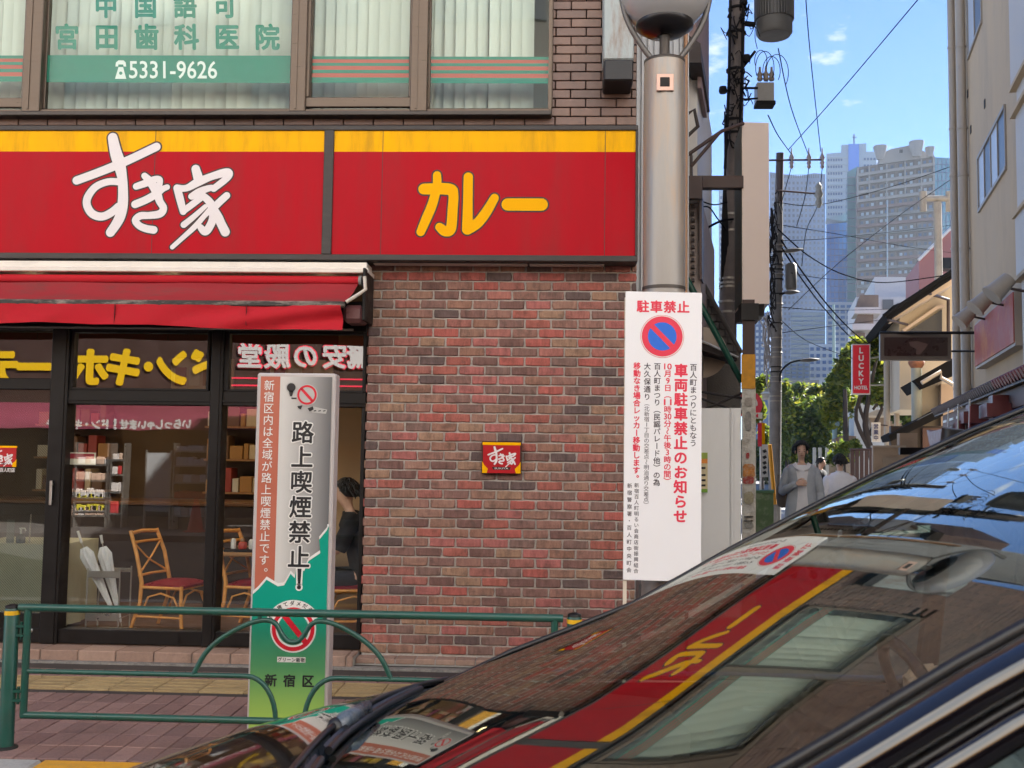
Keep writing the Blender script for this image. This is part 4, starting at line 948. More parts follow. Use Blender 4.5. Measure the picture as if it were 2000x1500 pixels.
# v of photo pixel rows: v=(py-732)/1 (pillar px)
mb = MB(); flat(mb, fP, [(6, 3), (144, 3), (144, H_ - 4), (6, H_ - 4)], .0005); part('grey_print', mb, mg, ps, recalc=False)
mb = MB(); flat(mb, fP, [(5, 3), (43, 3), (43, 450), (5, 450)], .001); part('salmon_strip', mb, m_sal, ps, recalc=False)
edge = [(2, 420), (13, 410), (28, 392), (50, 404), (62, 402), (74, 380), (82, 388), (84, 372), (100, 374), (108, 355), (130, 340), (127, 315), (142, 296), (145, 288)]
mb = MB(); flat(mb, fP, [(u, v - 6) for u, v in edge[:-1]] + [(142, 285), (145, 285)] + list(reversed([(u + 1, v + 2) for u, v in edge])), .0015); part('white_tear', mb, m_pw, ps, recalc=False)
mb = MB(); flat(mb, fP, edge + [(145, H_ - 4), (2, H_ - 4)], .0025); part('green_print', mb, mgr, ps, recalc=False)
mb = MB(); vtext(mb, fP, '新宿区内は全域が路上喫煙禁止です。', 22, 9, 388, 21, hgt=.003, off=.006); part('lettering', mb, m_pw, ps, recalc=False)
a_, b_ = MB(), MB()
for k, ch in enumerate('路上喫煙禁止'):
    v = 110 + k * 47.6
    put_glyph(b_, fP, ch, 90 - k * .2, v, 44, 44, off=.075, hgt=.0030); put_glyph(a_, fP, ch, 90 - k * .2, v, 44, 44, off=.022, hgt=.0040)
for mb_, g in ((b_, 3), (a_, 0)):
    h_ = .0032 if g else .004
    flat(mb_, fP, [(87 - g, 370 - g), (95 + g, 370 - g), (93.5 + g, 398 + g), (88.5 - g, 398 + g)], h_); disc(mb_, fP, 91, 405, 4 + g, h_)
part('lettering_halo', b_, m_pw, ps, recalc=False); part('lettering', a_, m_ink, ps, recalc=False)
# no-smoking roundel with drifting ash
w_, r_ = MB(), MB()
marks = []
def mark(*poly):
    m_ = MB(); flat(m_, fP, poly[0], .0038) if len(poly) == 1 else disc(m_, fP, *poly, .0038); marks.append(m_)
disc(w_, fP, 96, 38, 21, .003); disc(r_, fP, 96, 38, 19, .0036, 15.0); flat(r_, fP, [(83, 28), (87, 24.5), (109, 48), (105, 51.5)], .0036)
disc(w_, fP, 65, 24, 10.5, .003); mark(65, 24, 8.5); mark([(60, 30), (70, 30), (67, 41), (63, 41)]); mark([(66, 43.5), (76, 43.5), (76, 46), (66, 46)])
mark([(78, 60), (88, 58), (85, 66), (80, 64)]); mark([(98, 64), (108, 60), (110, 66), (102, 70)])
flat(w_, fP, [(108, 60), (136, 66), (134, 74), (106, 72)], .0028)
for u in (110, 119, 128): mark([(u, 68), (u + 5, 67), (u + 5, 69), (u, 70)])
part('roundel_ground', w_, M('print_pale', (.45, .44, .42), .4), ps, recalc=False); part('roundel_ring', r_, m_pr, ps, recalc=False); [part('roundel_mark', m_, m_ink, ps, recalc=False) for m_ in marks]
# green-town roundel: ring and lettering only
w_, r_, g_ = MB(), MB(), MB()
disc(w_, fP, 82, 484, 44, .003, 30); disc(r_, fP, 82, 484, 41, .0036, 33.5)
disc(w_, fP, 82, 484, 55, .0029, 43, 30, R(198), R(334)); flat(w_, fP, [(53, 536), (107, 536), (107, 546), (53, 546)], .0029)
flat(r_, fP, [(60, 462), (68, 455), (110, 504), (102, 511)], .0036)
for i, ch in enumerate('ポイ捨てダメだぞ〜'):
    a = R(206 + i * 15); put_glyph(g_, fP, ch, 82 + 49 * math.cos(a), 484 + 49 * math.sin(a), 9.5, 9.5, rot=a + math.pi / 2, hgt=.004, off=.02)
htext(g_, fP, 'グリーン新宿', 58, 102, 541, 8.5, hgt=.004, off=.02)
part('roundel_ground', w_, m_pw, ps, recalc=False); part('roundel_ring', r_, m_pr, ps, recalc=False)
part('lettering', g_, m_ink, ps, recalc=False)
mb = MB(); htext(mb, fP, '新宿区', 42, 113, 580, 24, hgt=.004, off=.03); part('lettering', mb, m_ink, ps, recalc=False)

# ================================================================== STREET LAMP AND PARKING NOTICE
LY = 6.15
m_pole = M('lamp_pole_steel', (.29, .27, .25), .42, .4, vary=.14, vscale=3, dirt=.95, dark=(.46, .27, .14), dscale=1.5, stretch=(3, 3, .35), bump=.15, bscale=8)
xc = at(1297, 400, LY).x; pr = (at(1338, 300, LY).x - at(1256, 300, LY).x) / 2
sl_ = thing('street_lamp', 'fat steel street lamp column carrying a frosted globe in two curved arms', 'street lamp', (xc, LY, 0))
pt = at(1298, 122, LY).z
part('column', MB().lathe((xc, LY, 0), [(pr, 0), (pr, 3.6), (pr * .97, pt)], 40), m_pole, sl_)
part('column_cap', MB().lathe((xc, LY, pt), [(pr * .99, -.01), (pr * .99, .006), (pr * .5, .012)], 32), m_alud, sl_)
fq = local_frame(1298, 161, LY - pr - .004, 30)
def bx(frm, u0, v0, u1, v1, d0, d1): 
    a, b = frm.p(u0, v0), frm.p(u1, v1); y = frm.o.y; return MB().box((a.x, y - d0, a.z), (b.x, y + d1, b.z), bev=.003)
part('camera_frame', bx(fq, 1282, 144, 1316, 178, .006, .02), M('socket_frame', (.62, .40, .32), .4, .3), sl_)
part('socket', bx(fq, 1289, 151, 1308, 170, .009, .0), m_blk, sl_)
m_lampd = M('lamp_dark', (.018, .017, .02), .3, .3)
g0 = at(1300, 70, LY).z
part('stem', MB().lathe((xc, LY, pt), [(.032, 0), (.030, g0 - pt + .06)], 16), m_alud, sl_)
gr_ = (at(1398, 10, LY).x - at(1218, 10, LY).x) / 2 * 1.0
gz = at(1305, -22, LY).z
rc = (at(1358, 40, LY).x - at(1246, 40, LY).x) / 2
part('lamp_base', MB().lathe((xc, LY, g0), [(.05, -.0), (rc * .7, .015), (rc, .05), (rc, .075)], 32), m_lampd, sl_)
part('globe', MB().lathe((xc, LY, gz), [(gr_ * math.cos(a), gr_ * math.sin(a)) for a in [R(q) for q in range(-52, 91, 6)]], 40), M('globe_acrylic', (.40, .40, .41), .25, coat=.5), sl_)
for s_ in (-1, 1):
    pp = [at(1300 + s_ * q, r__, LY) for q, r__ in ((20, 124), (45, 92), (70, 50), (83, 10), (88, -40), (75, -120))]
    pp = [Vector((xc + s_ * abs(q.x - xc), LY, q.z)) for q in pp]
    part('side_arm', MB().tube(smooth(pp), .018, 10), M('arm_grey', (.13, .12, .115), .4, .3), sl_)
part('pole_band', MB().lathe((xc, LY, at(1297, 565, LY).z), [(pr + .003, -.01), (pr + .003, .01)], 32, caps=False), m_alud, sl_)

BY = 5.94
nb = thing('parking_notice', 'white notice board with red and black columns of text and a round parking ban symbol', 'sign', at(1295, 860, BY))
tlp, trp, blp, brp = at(1222, 569, BY), at(1371, 572, BY), at(1217, 1132, BY), at(1368, 1137, BY)
r_v = (trp - tlp) / 149; d_v = (blp - tlp) / 563
fB2 = Frame(tlp - r_v * 1222 - d_v * 569, r_v, d_v, (0, -1, 0))
m_board = M('board_white', (.80, .785, .80), .5, vary=.02, vscale=2)
part('board', MB().slab([tlp, trp, fB2.p(1371, 1132), fB2.p(1222, 1132)], (0, .012, 0)), m_board, nb)
m_nred = M('notice_red', (.72, .03, .07), .5); m_nblk = M('notice_black', (.05, .035, .05), .5); m_nblue = M('notice_blue', (.015, .13, .62), .5)
rd, bk = MB(), MB()
htext(rd, fB2, '駐車禁止', 1256, 1335, 598, 25, off=.03)
vtext(bk, fB2, '百人町まつりにともなう', 1355, 709, 872, 14.5, off=.012)
vtext(rd, fB2, '車両駐車禁止のお知らせ', 1331, 709, 1021, 27, off=.035)
vtext(rd, fB2, ['10', '月', '9', '日', '（', '11', '時', '30', '分', '〜', '午', '後', '3', '時', 'の', '間', '）'], 1305.5, 709, 947, 15, off=.02)
vtext(bk, fB2, '百人町まつり（民謡パレード他）の為', 1285, 709, 950, 14, off=.015)
vtext(bk, fB2, '大久保通り', 1265.5, 709, 784, 14, off=.015)
vtext(bk, fB2, '（北新宿1丁目の交差点〜明治通り交差点）', 1265, 784, 992, 11, off=.0)
vtext(rd, fB2, '移動なき場合レッカー移動します。', 1245.5, 709, 942, 14.5, off=.03)
vtext(bk, fB2, '新宿百人町明るい会商店街振興組合', 1246.5, 944, 1120, 9.5, off=.005)
vtext(bk, fB2, '新宿警察署・百人町中央町会', 1233, 944, 1120, 10, off=.005)
part('lettering', rd, m_nred, nb, recalc=False); part('lettering', bk, m_nblk, nb, recalc=False)
w_, r_, b2, r3 = MB(), MB(), MB(), MB()
disc(r3, fB2, 1294, 657, 42.5, .001); disc(w_, fB2, 1294, 657, 41.7, .0015); disc(r_, fB2, 1294, 657, 39.8, .002); disc(b2, fB2, 1294, 657, 28, .0028)
th = R(45); flat(r_, fB2, [(1294 + 30 * math.cos(th) * -1 - 5 * math.sin(th), 657 - 30 * math.sin(th) + 5 * math.cos(th)), (1294 - 30 * math.cos(th) + 5 * math.sin(th), 657 - 30 * math.sin(th) - 5 * math.cos(th)),
    (1294 + 30 * math.cos(th) + 5 * math.sin(th), 657 + 30 * math.sin(th) - 5 * math.cos(th)), (1294 + 30 * math.cos(th) - 5 * math.sin(th), 657 + 30 * math.sin(th) + 5 * math.cos(th))], .0034)
part('roundel_rim', r3, m_nred, nb, recalc=False); part('roundel_rim', w_, m_pw, nb, recalc=False); part('roundel_ring', r_, m_nred, nb, recalc=False); part('roundel_field', b2, m_nblue, nb, recalc=False)
solo('notice_lath', MB().box((at(1217, 1100, BY + .02).x, BY + .014, 0.0), (at(1224, 1100, BY + .02).x, BY + .036, at(1220, 580, BY).z)), M('lath_wood', (.62, .55, .45), .7, vary=.1, vscale=8, stretch=(4, 4, .5)), 'thin pale wooden lath propping up the left edge of the notice board', 'lath')

# ================================================================== THE ALLEY
struct('alley_ground', MB().add([al(-1.3, 8.2, -.02), al(4.2, 6.6, -.02), al(4.2, 90, -.02), al(-1.3, 90, -.02), al(-1.3, 8.2, -.3), al(4.2, 6.6, -.3), al(4.2, 90, -.3), al(-1.3, 90, -.3)],
    [(0, 1, 2, 3), (4, 7, 6, 5), (0, 4, 5, 1), (1, 5, 6, 2), (2, 6, 7, 3), (3, 7, 4, 0)]), m_alley)
struct('alley_line', MB().obox(al(-.9, 12, -.016), AN * .12, AD * 60, Vector((0, 0, .001))), MATS['road_paint'])
def pslab(pts, d, depth, name, mat, parent, label=None, kind=None):
    """outline seen at pixels, standing at distance d, running back by depth"""
    v = (ray(1500, 900)); v.z = 0; v.normalize()
    return part(name, MB().slab([az(x, y, d) for x, y in pts], v * depth), mat, parent, label, kind)
def prect(x0, y0, x1, y1, d, depth, name, mat, parent, label=None): return pslab([(x0, y0), (x1, y0), (x1, y1), (x0, y1)], d, depth, name, mat, parent, label)
def gpt(px, d): p = az(px, 900, d); return Vector((p.x, p.y, 0))
m_corr = M('corrugated_grey', (.42, .42, .43), .5, .3, vary=.08, vscale=2)
m_drk = M('eave_brown', (.045, .028, .024), .6, vary=.2)
m_pinkt = M('pale_tile', (.42, .33, .29), .7, vary=.12, vscale=6, dirt=.25, dscale=2)
b1 = thing('corrugated_annex', 'narrow corrugated grey building squeezed behind the corner of the shop', 'building', gpt(1260, 9.6))
mb = MB(); x0 = at(1240, 300, 9.6).x; x1 = at(1344, 300, 9.6).x
mb.box((x0, 9.62, 0), (x1, 13.5, 9.0))
part('wall', mb, m_corr, b1)
mb = MB(); x = x0
while x < x1: mb.box((x, 9.59, .3), (x + .025, 9.62, 9.0)); x += .06
part('cladding_rib', mb, m_corr, b1, kind='stuff')
part('downpipe', MB().tube([(x1 - .03, 9.55, 0), (x1 - .03, 9.55, 6)], .02, 8), M('pipe_orange', (.45, .25, .14), .5), b1)
b2 = thing('tiled_side_building', 'pale pink tiled building with dark eave behind the lamp column', 'building', gpt(1356, 11.5))
prect(1330, 385, 1369, 990, 11.5, 3, 'wall', m_pinkt, b2); prect(1338, 95, 1362, 390, 11.3, 3, 'white_panel', M('panel_white', (.68, .64, .6), .5, vary=.05), b2)
prect(1330, -200, 1360, 95, 11.3, 2.5, 'upper_wall', M('panel_mauve', (.30, .20, .19), .6, vary=.1), b2)
pslab([(1333, 60), (1368, 85), (1370, 122), (1345, 122), (1335, 110)], 10.8, 1.6, 'eave', m_drk, b2)
prect(1362, 122, 1370, 172, 11.2, 1, 'fascia', M('panel_mauve', (.3, .2, .19)), b2)
for k in range(12): prect(1350, 400 + k * 13, 1356, 406 + k * 13, 11.44, .06, 'louvre', m_drk, b2)
part('bracket', MB().tube([az(1338, 226, 11), az(1356, 214, 11), az(1363, 247, 11), az(1338, 270, 11)], .022, 6), m_drk, b2)
prect(1366, 380, 1371, 545, 11.4, .3, 'pilaster', MATS['plaque_frame'], b2)
prect(1347, 300, 1352, 345, 11.0, .1, 'lug', m_drk, b2)

b3 = thing('low_shed', 'low grey shed with sloping tiled roof behind the notice board', 'shed', gpt(1400, 12.5))
m_shed = M('shed_grey', (.14, .125, .11), .85, vary=.2, vscale=5, dirt=.4, bump=.5)
pslab([(1337, 556), (1376, 556), (1446, 688), (1446, 1010), (1337, 1010)], 12.6, .3, 'gable_wall', m_shed, b3)
for k in range(9):
    t = k / 9; x_ = 1376 + 70 * t; y_ = 556 + 132 * t
    for j in range(int((x_ - 1337) / 16) + 1):
        xa = 1337 + j * 16 + (k % 2) * 5; xb = min(xa + 14, x_)
        if xb - xa > 3 and y_ + 12 < 690: prect(xa, y_ + 1, xb, y_ + 12, 12.56, .04, 'shingle', M('shingle', (.20, .18, .165), .85, vary=.3, vscale=9), b3)
part('ridge_trim', MB().tube([az(1372, 551, 12.4), az(1448, 690, 12.4)], .03, 6), m_shed, b3)
gpipe = solo('green_strut', MB().tube([az(1333, 530, 11.2), az(1449, 746, 11.2)], .036, 10), M('strut_green', (.006, .07, .045), .35, coat=.3), 'dark green steel strut slanting down behind the notice board', 'strut')
dz_ = thing('cream_dish', 'round cream disc panel under a white edged eave behind the notice board', 'sign', az(1372, 690, 11.8))
c_ = az(1370, 688, 11.9); q = Frame(c_, ray(1371, 688) * 11.9 - ray(1370, 688) * 11.9, ray(1370, 689) * 11.9 - ray(1370, 688) * 11.9, CAM_POS - c_)
mb = MB(); rr_ = az(1420, 688, 11.9) - c_; R0 = rr_.length
mb.tube([c_, c_ + Vector((0, .12, 0))], R0, 36)
part('disc', mb, M('cream_paint', (.55, .44, .34), .6, vary=.06, vscale=2), dz_)
part('eave', MB().slab([az(x, y, 11.5) for x, y in ((1355, 664), (1440, 694), (1440, 704), (1372, 684), (1355, 684))], (0, .5, 0)), m_drk, dz_); part('eave_edge', MB().tube([az(1360, 661, 11.45), az(1442, 698, 11.45)], .012, 6), m_ctw, dz_)
tr_ = thing('steel_truss', 'rusty black steel truss bars over the white hoarding', 'truss', az(1400, 790, 11.2))
for a_, b_ in (((1368, 765), (1449, 778)), ((1368, 803), (1449, 768)), ((1368, 778), (1449, 806)), ((1400, 822), (1449, 803)), ((1368, 770), (1368, 800))):
    part('bar', MB().tube([az(*a_, 11.2), az(*b_, 11.2)], .014, 6), M('rust_black', (.03, .022, .02), .7), tr_)
ho = thing('white_hoarding', 'white ribbed metal hoarding panels beside the peeling column', 'hoarding', gpt(1408, 10.4))
m_hoard = M('hoarding_white', (.82, .81, .79), .45, vary=.03, vscale=3, dirt=.12, dark=(.4, .37, .33), dscale=3, stretch=(2, 2, .4))
x = 1240
while x < 1447:
    prect(x, 797, min(x + 61.4, 1447), 1235, 10.4, .05, 'panel', m_hoard, ho); x += 62
for px in (1428, 1434): prect(px, 797, px + 1.0, 1235, 10.385, .015, 'rib', m_hoard, ho)
po = thing('hoarding_poster', 'narrow strip of a green and orange poster on the white hoarding', 'poster', az(1376, 925, 10.33))
for y0_, y1_, c_ in ((884, 896, (.35, .45, .08)), (896, 905, (.80, .28, .05)), (905, 955, (.70, .58, .35)), (955, 962, (.20, .40, .05))):
    prect(1366, y0_, 1382, y1_, 10.345, .003, 'band', M('poster_%d' % y0_, c_, .6, vary=.2, vscale=30), po)
for y0_ in (912, 926, 936, 946): prect(1370, y0_, 1378, y0_ + 4, 10.34, .002, 'mark', m_ink, po)
mt = thing('meter_cabinet', 'dark metal cabinet under the notice board at the foot of the lamp column', 'cabinet', (at(1275, 1180, 7.0).x, 7.0, 0))
part('body', MB().box((at(1248, 1150, 6.9).x, 6.9, 0), (at(1345, 1150, 6.9).x, 7.2, at(1270, 1140, 6.9).z), bev=.01), M('cabinet', (.06, .055, .05), .5, vary=.2, dirt=.4, dark=(.15, .12, .1)), mt)
part('handle', MB().lathe((at(1264, 1157, 6.89).x, 6.89, at(1264, 1157, 6.89).z), [(.012, 0), (.012, -.01)], 12, 'Y'), MATS['steel'], mt)

# ---- column with the box sign
m_brn = M('column_brown', (.065, .036, .03), .6, vary=.2, vscale=10, dirt=.2)
m_peel = M('column_peeling', (.56, .53, .47), .8, vary=.15, vscale=14, dirt=.8, dark=(.22, .17, .12), dscale=9, bump=.6, bscale=40)
co = thing('sign_column', 'brown steel column with yellow sleeve and peeling white sticker marked lower part', 'column', gpt(1461, 11))
prect(1450, 585, 1474, 694, 11, .14, 'upper_shaft', m_brn, co); prect(1448, 692, 1475, 759, 10.98, .17, 'yellow_sleeve', M('sleeve_yellow', (.62, .28, .015), .6, vary=.18, vscale=20, dirt=.3), co)
prect(1449, 758, 1476, 1230, 10.99, .16, 'lower_shaft', m_peel, co)
for (a_, b_, c_, d__, cc) in ((1454, 776, 1470, 794, (.33, .29, .25)), (1455, 803, 1468, 842, (.26, .24, .22)), (1457, 884, 1464, 896, (.35, .02, .02)), (1450, 905, 1475, 935, (.50, .20, .05)), (1450, 930, 1473, 946, (.35, .05, .04)), (1453, 960, 1472, 985, (.35, .31, .20)), (1452, 1008, 1472, 1011, (.03, .03, .03)), (1452, 1016, 1472, 1019, (.03, .03, .03)), (1454, 1020, 1472, 1032, (.25, .24, .21))):
    q_ = random.Random(a_ + b_); pts = []
    for i in range(12):
        a = 2 * math.pi * i / 12; pts.append(((a_ + c_) / 2 + (c_ - a_) / 2 * max(-1, min(1, 1.25 * math.cos(a))) * q_.uniform(.85, 1), (b_ + d__) / 2 + (d__ - b_) / 2 * max(-1, min(1, 1.25 * math.sin(a))) * q_.uniform(.85, 1)))
    pslab(pts, 10.975, .006, 'sticker_remnant', M('sticker_%d' % b_, cc, .8, vary=.4, vscale=25, dirt=.7, dark=(.5, .45, .38), dscale=30), co)
bxs = thing('box_sign', 'tall narrow blank pinkish white box sign on the brown column', 'sign', az(1476, 593, 11))
A, B = az(1450, 593, 11), az(1503, 593, 11.05); Ap = az(1436, 612, 11.7); up = Vector((0, 0, az(1450, 230, 11).z - A.z)); dv = Ap - A; dv.z = 0
part('lightbox', MB().obox(A, B - A, dv, up), M('box_face', (.74, .61, .54), .55, vary=.02, vscale=1), bxs)
part('side_panel', MB().obox(A + dv * .04 - (B - A) * .03 + Vector((0, 0, .02)), (B - A) * .028, dv * .92, up - Vector((0, 0, .04))), M('box_side', (.10, .12, .10), .5, vary=.6, vscale=4, dirt=.4, dark=(.2, .06, .03), dscale=2), bxs)
part('under_frame', MB().obox(A - Vector((0, 0, .13)), (B - A) * .8, dv, Vector((0, 0, .125))), m_blk, bxs)
part('bracket', MB().obox(az(1448, 625, 10.97), az(1482, 625, 10.97) - az(1448, 625, 10.97), Vector((0, .2, 0)), Vector((0, 0, .18))), m_blk, bxs)
bb = thing('support_beam', 'brown steel beam with plate tying the box sign across to the buildings', 'beam', az(1395, 355, 11))
prect(1330, 343, 1452, 366, 11.05, .12, 'beam', m_brn, bb); prect(1345, 343, 1371, 387, 10.95, .1, 'plate', m_brn, bb)
part('brace', MB().tube([az(1338, 306, 11), az(1410, 256, 11), az(1452, 241, 11.1)], .02, 6), m_brn, bb); part('brace', MB().tube([az(1350, 325, 11), az(1403, 262, 11)], .018, 6), m_brn, bb)

# ---- first utility pole with its transformer and switch
m_cpole = M('pole_concrete', (.13, .105, .095), .8, vary=.25, vscale=6, dirt=.3, dscale=5)
m_cable = M('cable_black', (.016, .015, .016), .8, spec=.1); m_wire = M('wire_dark', (.008, .008, .010), 1.0, spec=.0)
D1 = 14.5
pa = thing('utility_pole', 'dark brown utility pole hung with transformer, switch and tangled cables', 'utility pole', gpt(1420, D1))
ctr_ = [(1444, -150), (1441, 0), (1438, 150), (1433, 320), (1426, 480), (1421, 640), (1418, 900)]
pts = [az(x, y, D1) for x, y in ctr_]; base = az(1417, 1117, D1); base.z = -.1; pts.append(base)
part('shaft', MB().tube(pts, [.10, .105, .11, .118, .122, .128, .135, .14], 16), m_cpole, pa)
for y_ in (18, 66, 138, 236, 262, 420, 452, 545, 554, 561, 590, 610):
    x_ = 1441 - (y_ / 600) * 20; c_ = az(x_, y_, D1); part('band', MB().lathe(c_, [(.132, -.015), (.132, .015)], 14), M('band_metal', (.30, .27, .23), .5, .5) if y_ > 400 else m_cable, pa)
tf = part('transformer', MB().lathe(az(1512, 60, D1), [(.22, -.08), (.25, -.04), (.25, 1.1), (.2, 1.15)], 28), M('transformer_grey', (.10, .097, .093), .5, vary=.1), pa)
mb = MB(); c_ = az(1512, 40, D1)
for k in range(40):
    a = 2 * math.pi * k / 40; r0 = Vector((math.cos(a), math.sin(a), 0)); tt = Vector((-math.sin(a), math.cos(a), 0)) * .008
    mb.obox(c_ + r0 * .24 - tt, r0 * .035, tt * 2, Vector((0, 0, 1.0)))
part('cooling_fin', mb, MATS['transformer_grey'], tf, kind='stuff')
part('transformer_bracket', MB().tube([az(1455, 46, D1), az(1475, 48, D1)], .04, 6).tube([az(1452, 130, D1), az(1475, 100, D1)], .02, 6), m_cable, pa)
sw = part('switch_box', MB().obox(az(1479, 196, D1), az(1512, 196, D1) - az(1479, 196, D1), Vector((.0, .22, 0)), Vector((0, 0, .26))), M('switch_grey', (.25, .235, .21), .5, vary=.1), pa)
part('switch_base', MB().obox(az(1478, 203, D1 - .02), az(1515, 203, D1) - az(1478, 203, D1), Vector((.0, .22, 0)), Vector((0, 0, .05))), m_cable, sw)
for px in (1484, 1496, 1507): part('bushing', MB().lathe(az(px, 158, D1 + .1), [(.03, 0), (.045, .03), (.03, .06), (.045, .09), (.02, .13), (.015, .2)], 10), M('bushing_brown', (.22, .17, .13), .3), sw)
for k, (cx_, cy_, rx, ry) in enumerate(((1494, 132, 18, 32), (1507, 138, 17, 28), (1518, 142, 22, 36), (1486, 118, 12, 20))):
    part('jumper_loop', MB().tube([az(cx_ + rx * math.cos(a), cy_ - ry * math.sin(a), D1 + .05 * k) for a in [R(-40 + 250 * i / 16) for i in range(17)]], .006, 5), m_cable, pa)
part('switch_arm', MB().tube([az(1440, 172, D1), az(1480, 172, D1)], .018, 6).tube([az(1440, 195, D1), az(1480, 192, D1)], .014, 6), m_cable, pa)
for (x_, y_) in ((1412, 182), (1458, 120), (1452, 10)): part('box', MB().lathe(az(x_, y_, D1 - .1), [(.05, 0), (.06, .03), (.05, .09)], 10), m_cable, pa)
q_ = random.Random(5); mb = MB()
for k in range(46):
    x0_, y0_ = q_.choice([(1437, 150), (1436, 170), (1440, 190), (1430, 230), (1445, 40), (1437, 60), (1432, 215), (1445, 130)]); p = [(x0_ + q_.uniform(-14, 14), y0_ + q_.uniform(-30, 30))]
    for i in range(4): p.append((p[-1][0] + q_.uniform(-11, 13), p[-1][1] + q_.uniform(-22, 26)))
    mb.tube(smooth([az(x, y, D1 - .15 + q_.uniform(-.1, .2)) for x, y in p], 3), q_.choice([.006, .009, .012]), 5)
for k in range(5): mb.tube(smooth([az(1418 + q_.uniform(-6, 6), 200 + 18 * k, D1 - .1), az(1416, 330, D1 - .15), az(1410 + k * 3, 480, D1 - .1), az(1412 + k * 2, 640, D1)], 4), .014, 5)
part('cable_tangle', mb, m_cable, pa, kind='stuff')
mb = MB()
for dx in (-12, 13): mb.tube([az(1440 + dx, -100, D1 - .1), az(1436 + dx, 150, D1 - .1), az(1428 + dx, 330, D1 - .1)], .022, 6)
part('conduit', mb, m_cable, pa)
for k, (x_, y_) in enumerate(((1421, 420), (1446, 445), (1420, 470), (1438, 500), (1416, 560))): part('step_bolt', MB().tube([az(x_, y_, D1), az(x_ + (-12 if k % 2 == 0 else 12), y_ - 1, D1)], .01, 5), m_cable, pa)

# ---- second utility pole down the alley
D2 = 22.5
m_gp = M('pole_grey', (.16, .155, .15), .8, vary=.3, vscale=5, dirt=.35, dscale=3)
pb = thing('utility_pole', 'grey utility pole with crossarm and insulators in the middle of the alley', 'utility pole', gpt(1510, D2))
pts = [az(x, y, D2) for x, y in ((1523, 300), (1520, 450), (1517, 620), (1515, 780), (1513, 950))]; b_ = gpt(1512, D2); b_.z = -.1; pts.append(b_)
part('shaft', MB().tube(pts, [.075, .10, .115, .125, .135, .14], 16), m_gp, pb)
part('upper_shaft', MB().tube([az(1523.5, 299, D2 - .01), az(1521.5, 395, D2 - .01)], .082, 14), M('pole_dark', (.055, .04, .038), .6), pb)
for k in range(34):
    y_ = 470 + k * 9.5; c_ = az(1520 - (y_ - 450) * .016, y_, D2)
    if rnd.random() < .7: part('cable_band', MB().lathe(c_, [(.128 + rnd.uniform(0, .012), -.012), (.13, .012)], 12), rnd.choice([m_gp, MATS['band_metal'], m_cable]), pb)
part('crossarm', MB().tube([az(1500, 313, D2 - .1), az(1608, 312, D2 - .1)], .022, 6), m_brn, pb)
for px in (1546, 1580, 1606):
    part('insulator', MB().lathe(az(px, 326, D2 - .1), [(.02, -.04), (.05, 0), (.03, .04), (.055, .09), (.03, .13), (.06, .2), (.02, .3), (.012, .42)], 10), M('insulator', (.30, .26, .26), .3), pb)
part('side_arm', MB().tube([az(1516, 372, D2 - .1), az(1592, 378, D2 - .3)], .02, 6), m_brn, pb)
part('fuse_cluster', MB().lathe(az(1599, 388, D2 - .3), [(.03, -.2), (.08, -.1), (.05, 0), (.1, .08), (.06, .2), (.08, .26), (.03, .34)], 9), M('fuse_grey', (.28, .29, .27), .5, vary=.3, vscale=20), pb)
part('transformer', MB().lathe(az(1545, 562, D2), [(.10, -.05), (.125, 0), (.125, .5), (.08, .54)], 16), M('transformer_light', (.10, .10, .095), .5), pb)
def lampf(name, label, arm, head, d):
    t = thing(name, label, 'street light', az(*arm[0], d)); part('arm', MB().tube(smooth([az(x, y, d) for x, y in arm]), .022, 6), m_cable, t)
    (x0_, y0_), (x1_, y1_) = head; mb = MB(); P0, P1 = az(x0_, y0_, d), az(x1_, y1_, d); rows = []
    for i in range(9):
        s_ = i / 8; w_ = .11 * math.sin(math.pi * min(1, s_ * .8 + .15)); c_ = P0 + (P1 - P0) * s_
        rows.append([c_ + Vector((0, w_ * math.cos(a), w_ * .42 * math.sin(a))) for a in [2 * math.pi * k / 12 for k in range(13)]])
    part('head', MB().grid(rows), M('lamp_head', (.08, .075, .07), .5), t); return t
lampf('alley_lamp', 'slim street light reaching right from the grey utility pole above the smaller one', [(1510, 492), (1530, 491)], [(1528, 491), (1570, 487)], D2 - .2)
lampf('alley_lamp', 'small street light under the grey cylinder on the grey utility pole', [(1522, 574), (1535, 572)], [(1532, 572), (1562, 570)], D2 - .2)
lampf('alley_lamp', 'street light on a curved black arm low on the grey utility pole', [(1524, 745), (1526, 725), (1545, 708), (1570, 703)], [(1562, 704), (1602, 702)], D2 - .2)
q_ = random.Random(9); mb = MB()
for k in range(40):
    p = [(1508 + q_.uniform(-5, 8), q_.uniform(370, 650))]
    for i in range(4): p.append((max(1500, min(1535, p[-1][0] + q_.uniform(-7, 7))), p[-1][1] + q_.uniform(-12, 30)))
    mb.tube(smooth([az(x, y, D2 - .2) for x, y in p], 3), q_.choice([.01, .014, .02]), 5)
part('cable_tangle', mb, m_cable, pb, kind='stuff')
mb = MB(); 
for k in range(26):
    p = [(1498 + q_.uniform(-8, 8), q_.uniform(590, 700))]
    for i in range(4): p.append((p[-1][0] + q_.uniform(-5, 8), p[-1][1] + q_.uniform(2, 24)))
    mb.tube(smooth([az(x, y, D2) for x, y in p], 3), .014, 5)
part('pale_cable_tangle', mb, M('cable_pale', (.28, .28, .29), .5), pb, kind='stuff')
yg = solo('pole_guard', MB().tube([az(1503, 868, 20), az(1513, 985, 20)], .04, 10), M('guard_yellow', (.60, .27, .015), .5, vary=.1), 'yellow plastic guard tube leaning against the grey utility pole', 'pole guard')
ub = thing('painted_planter', 'green planter block smeared with white and red paint beside the column', 'planter', gpt(1492, 13))
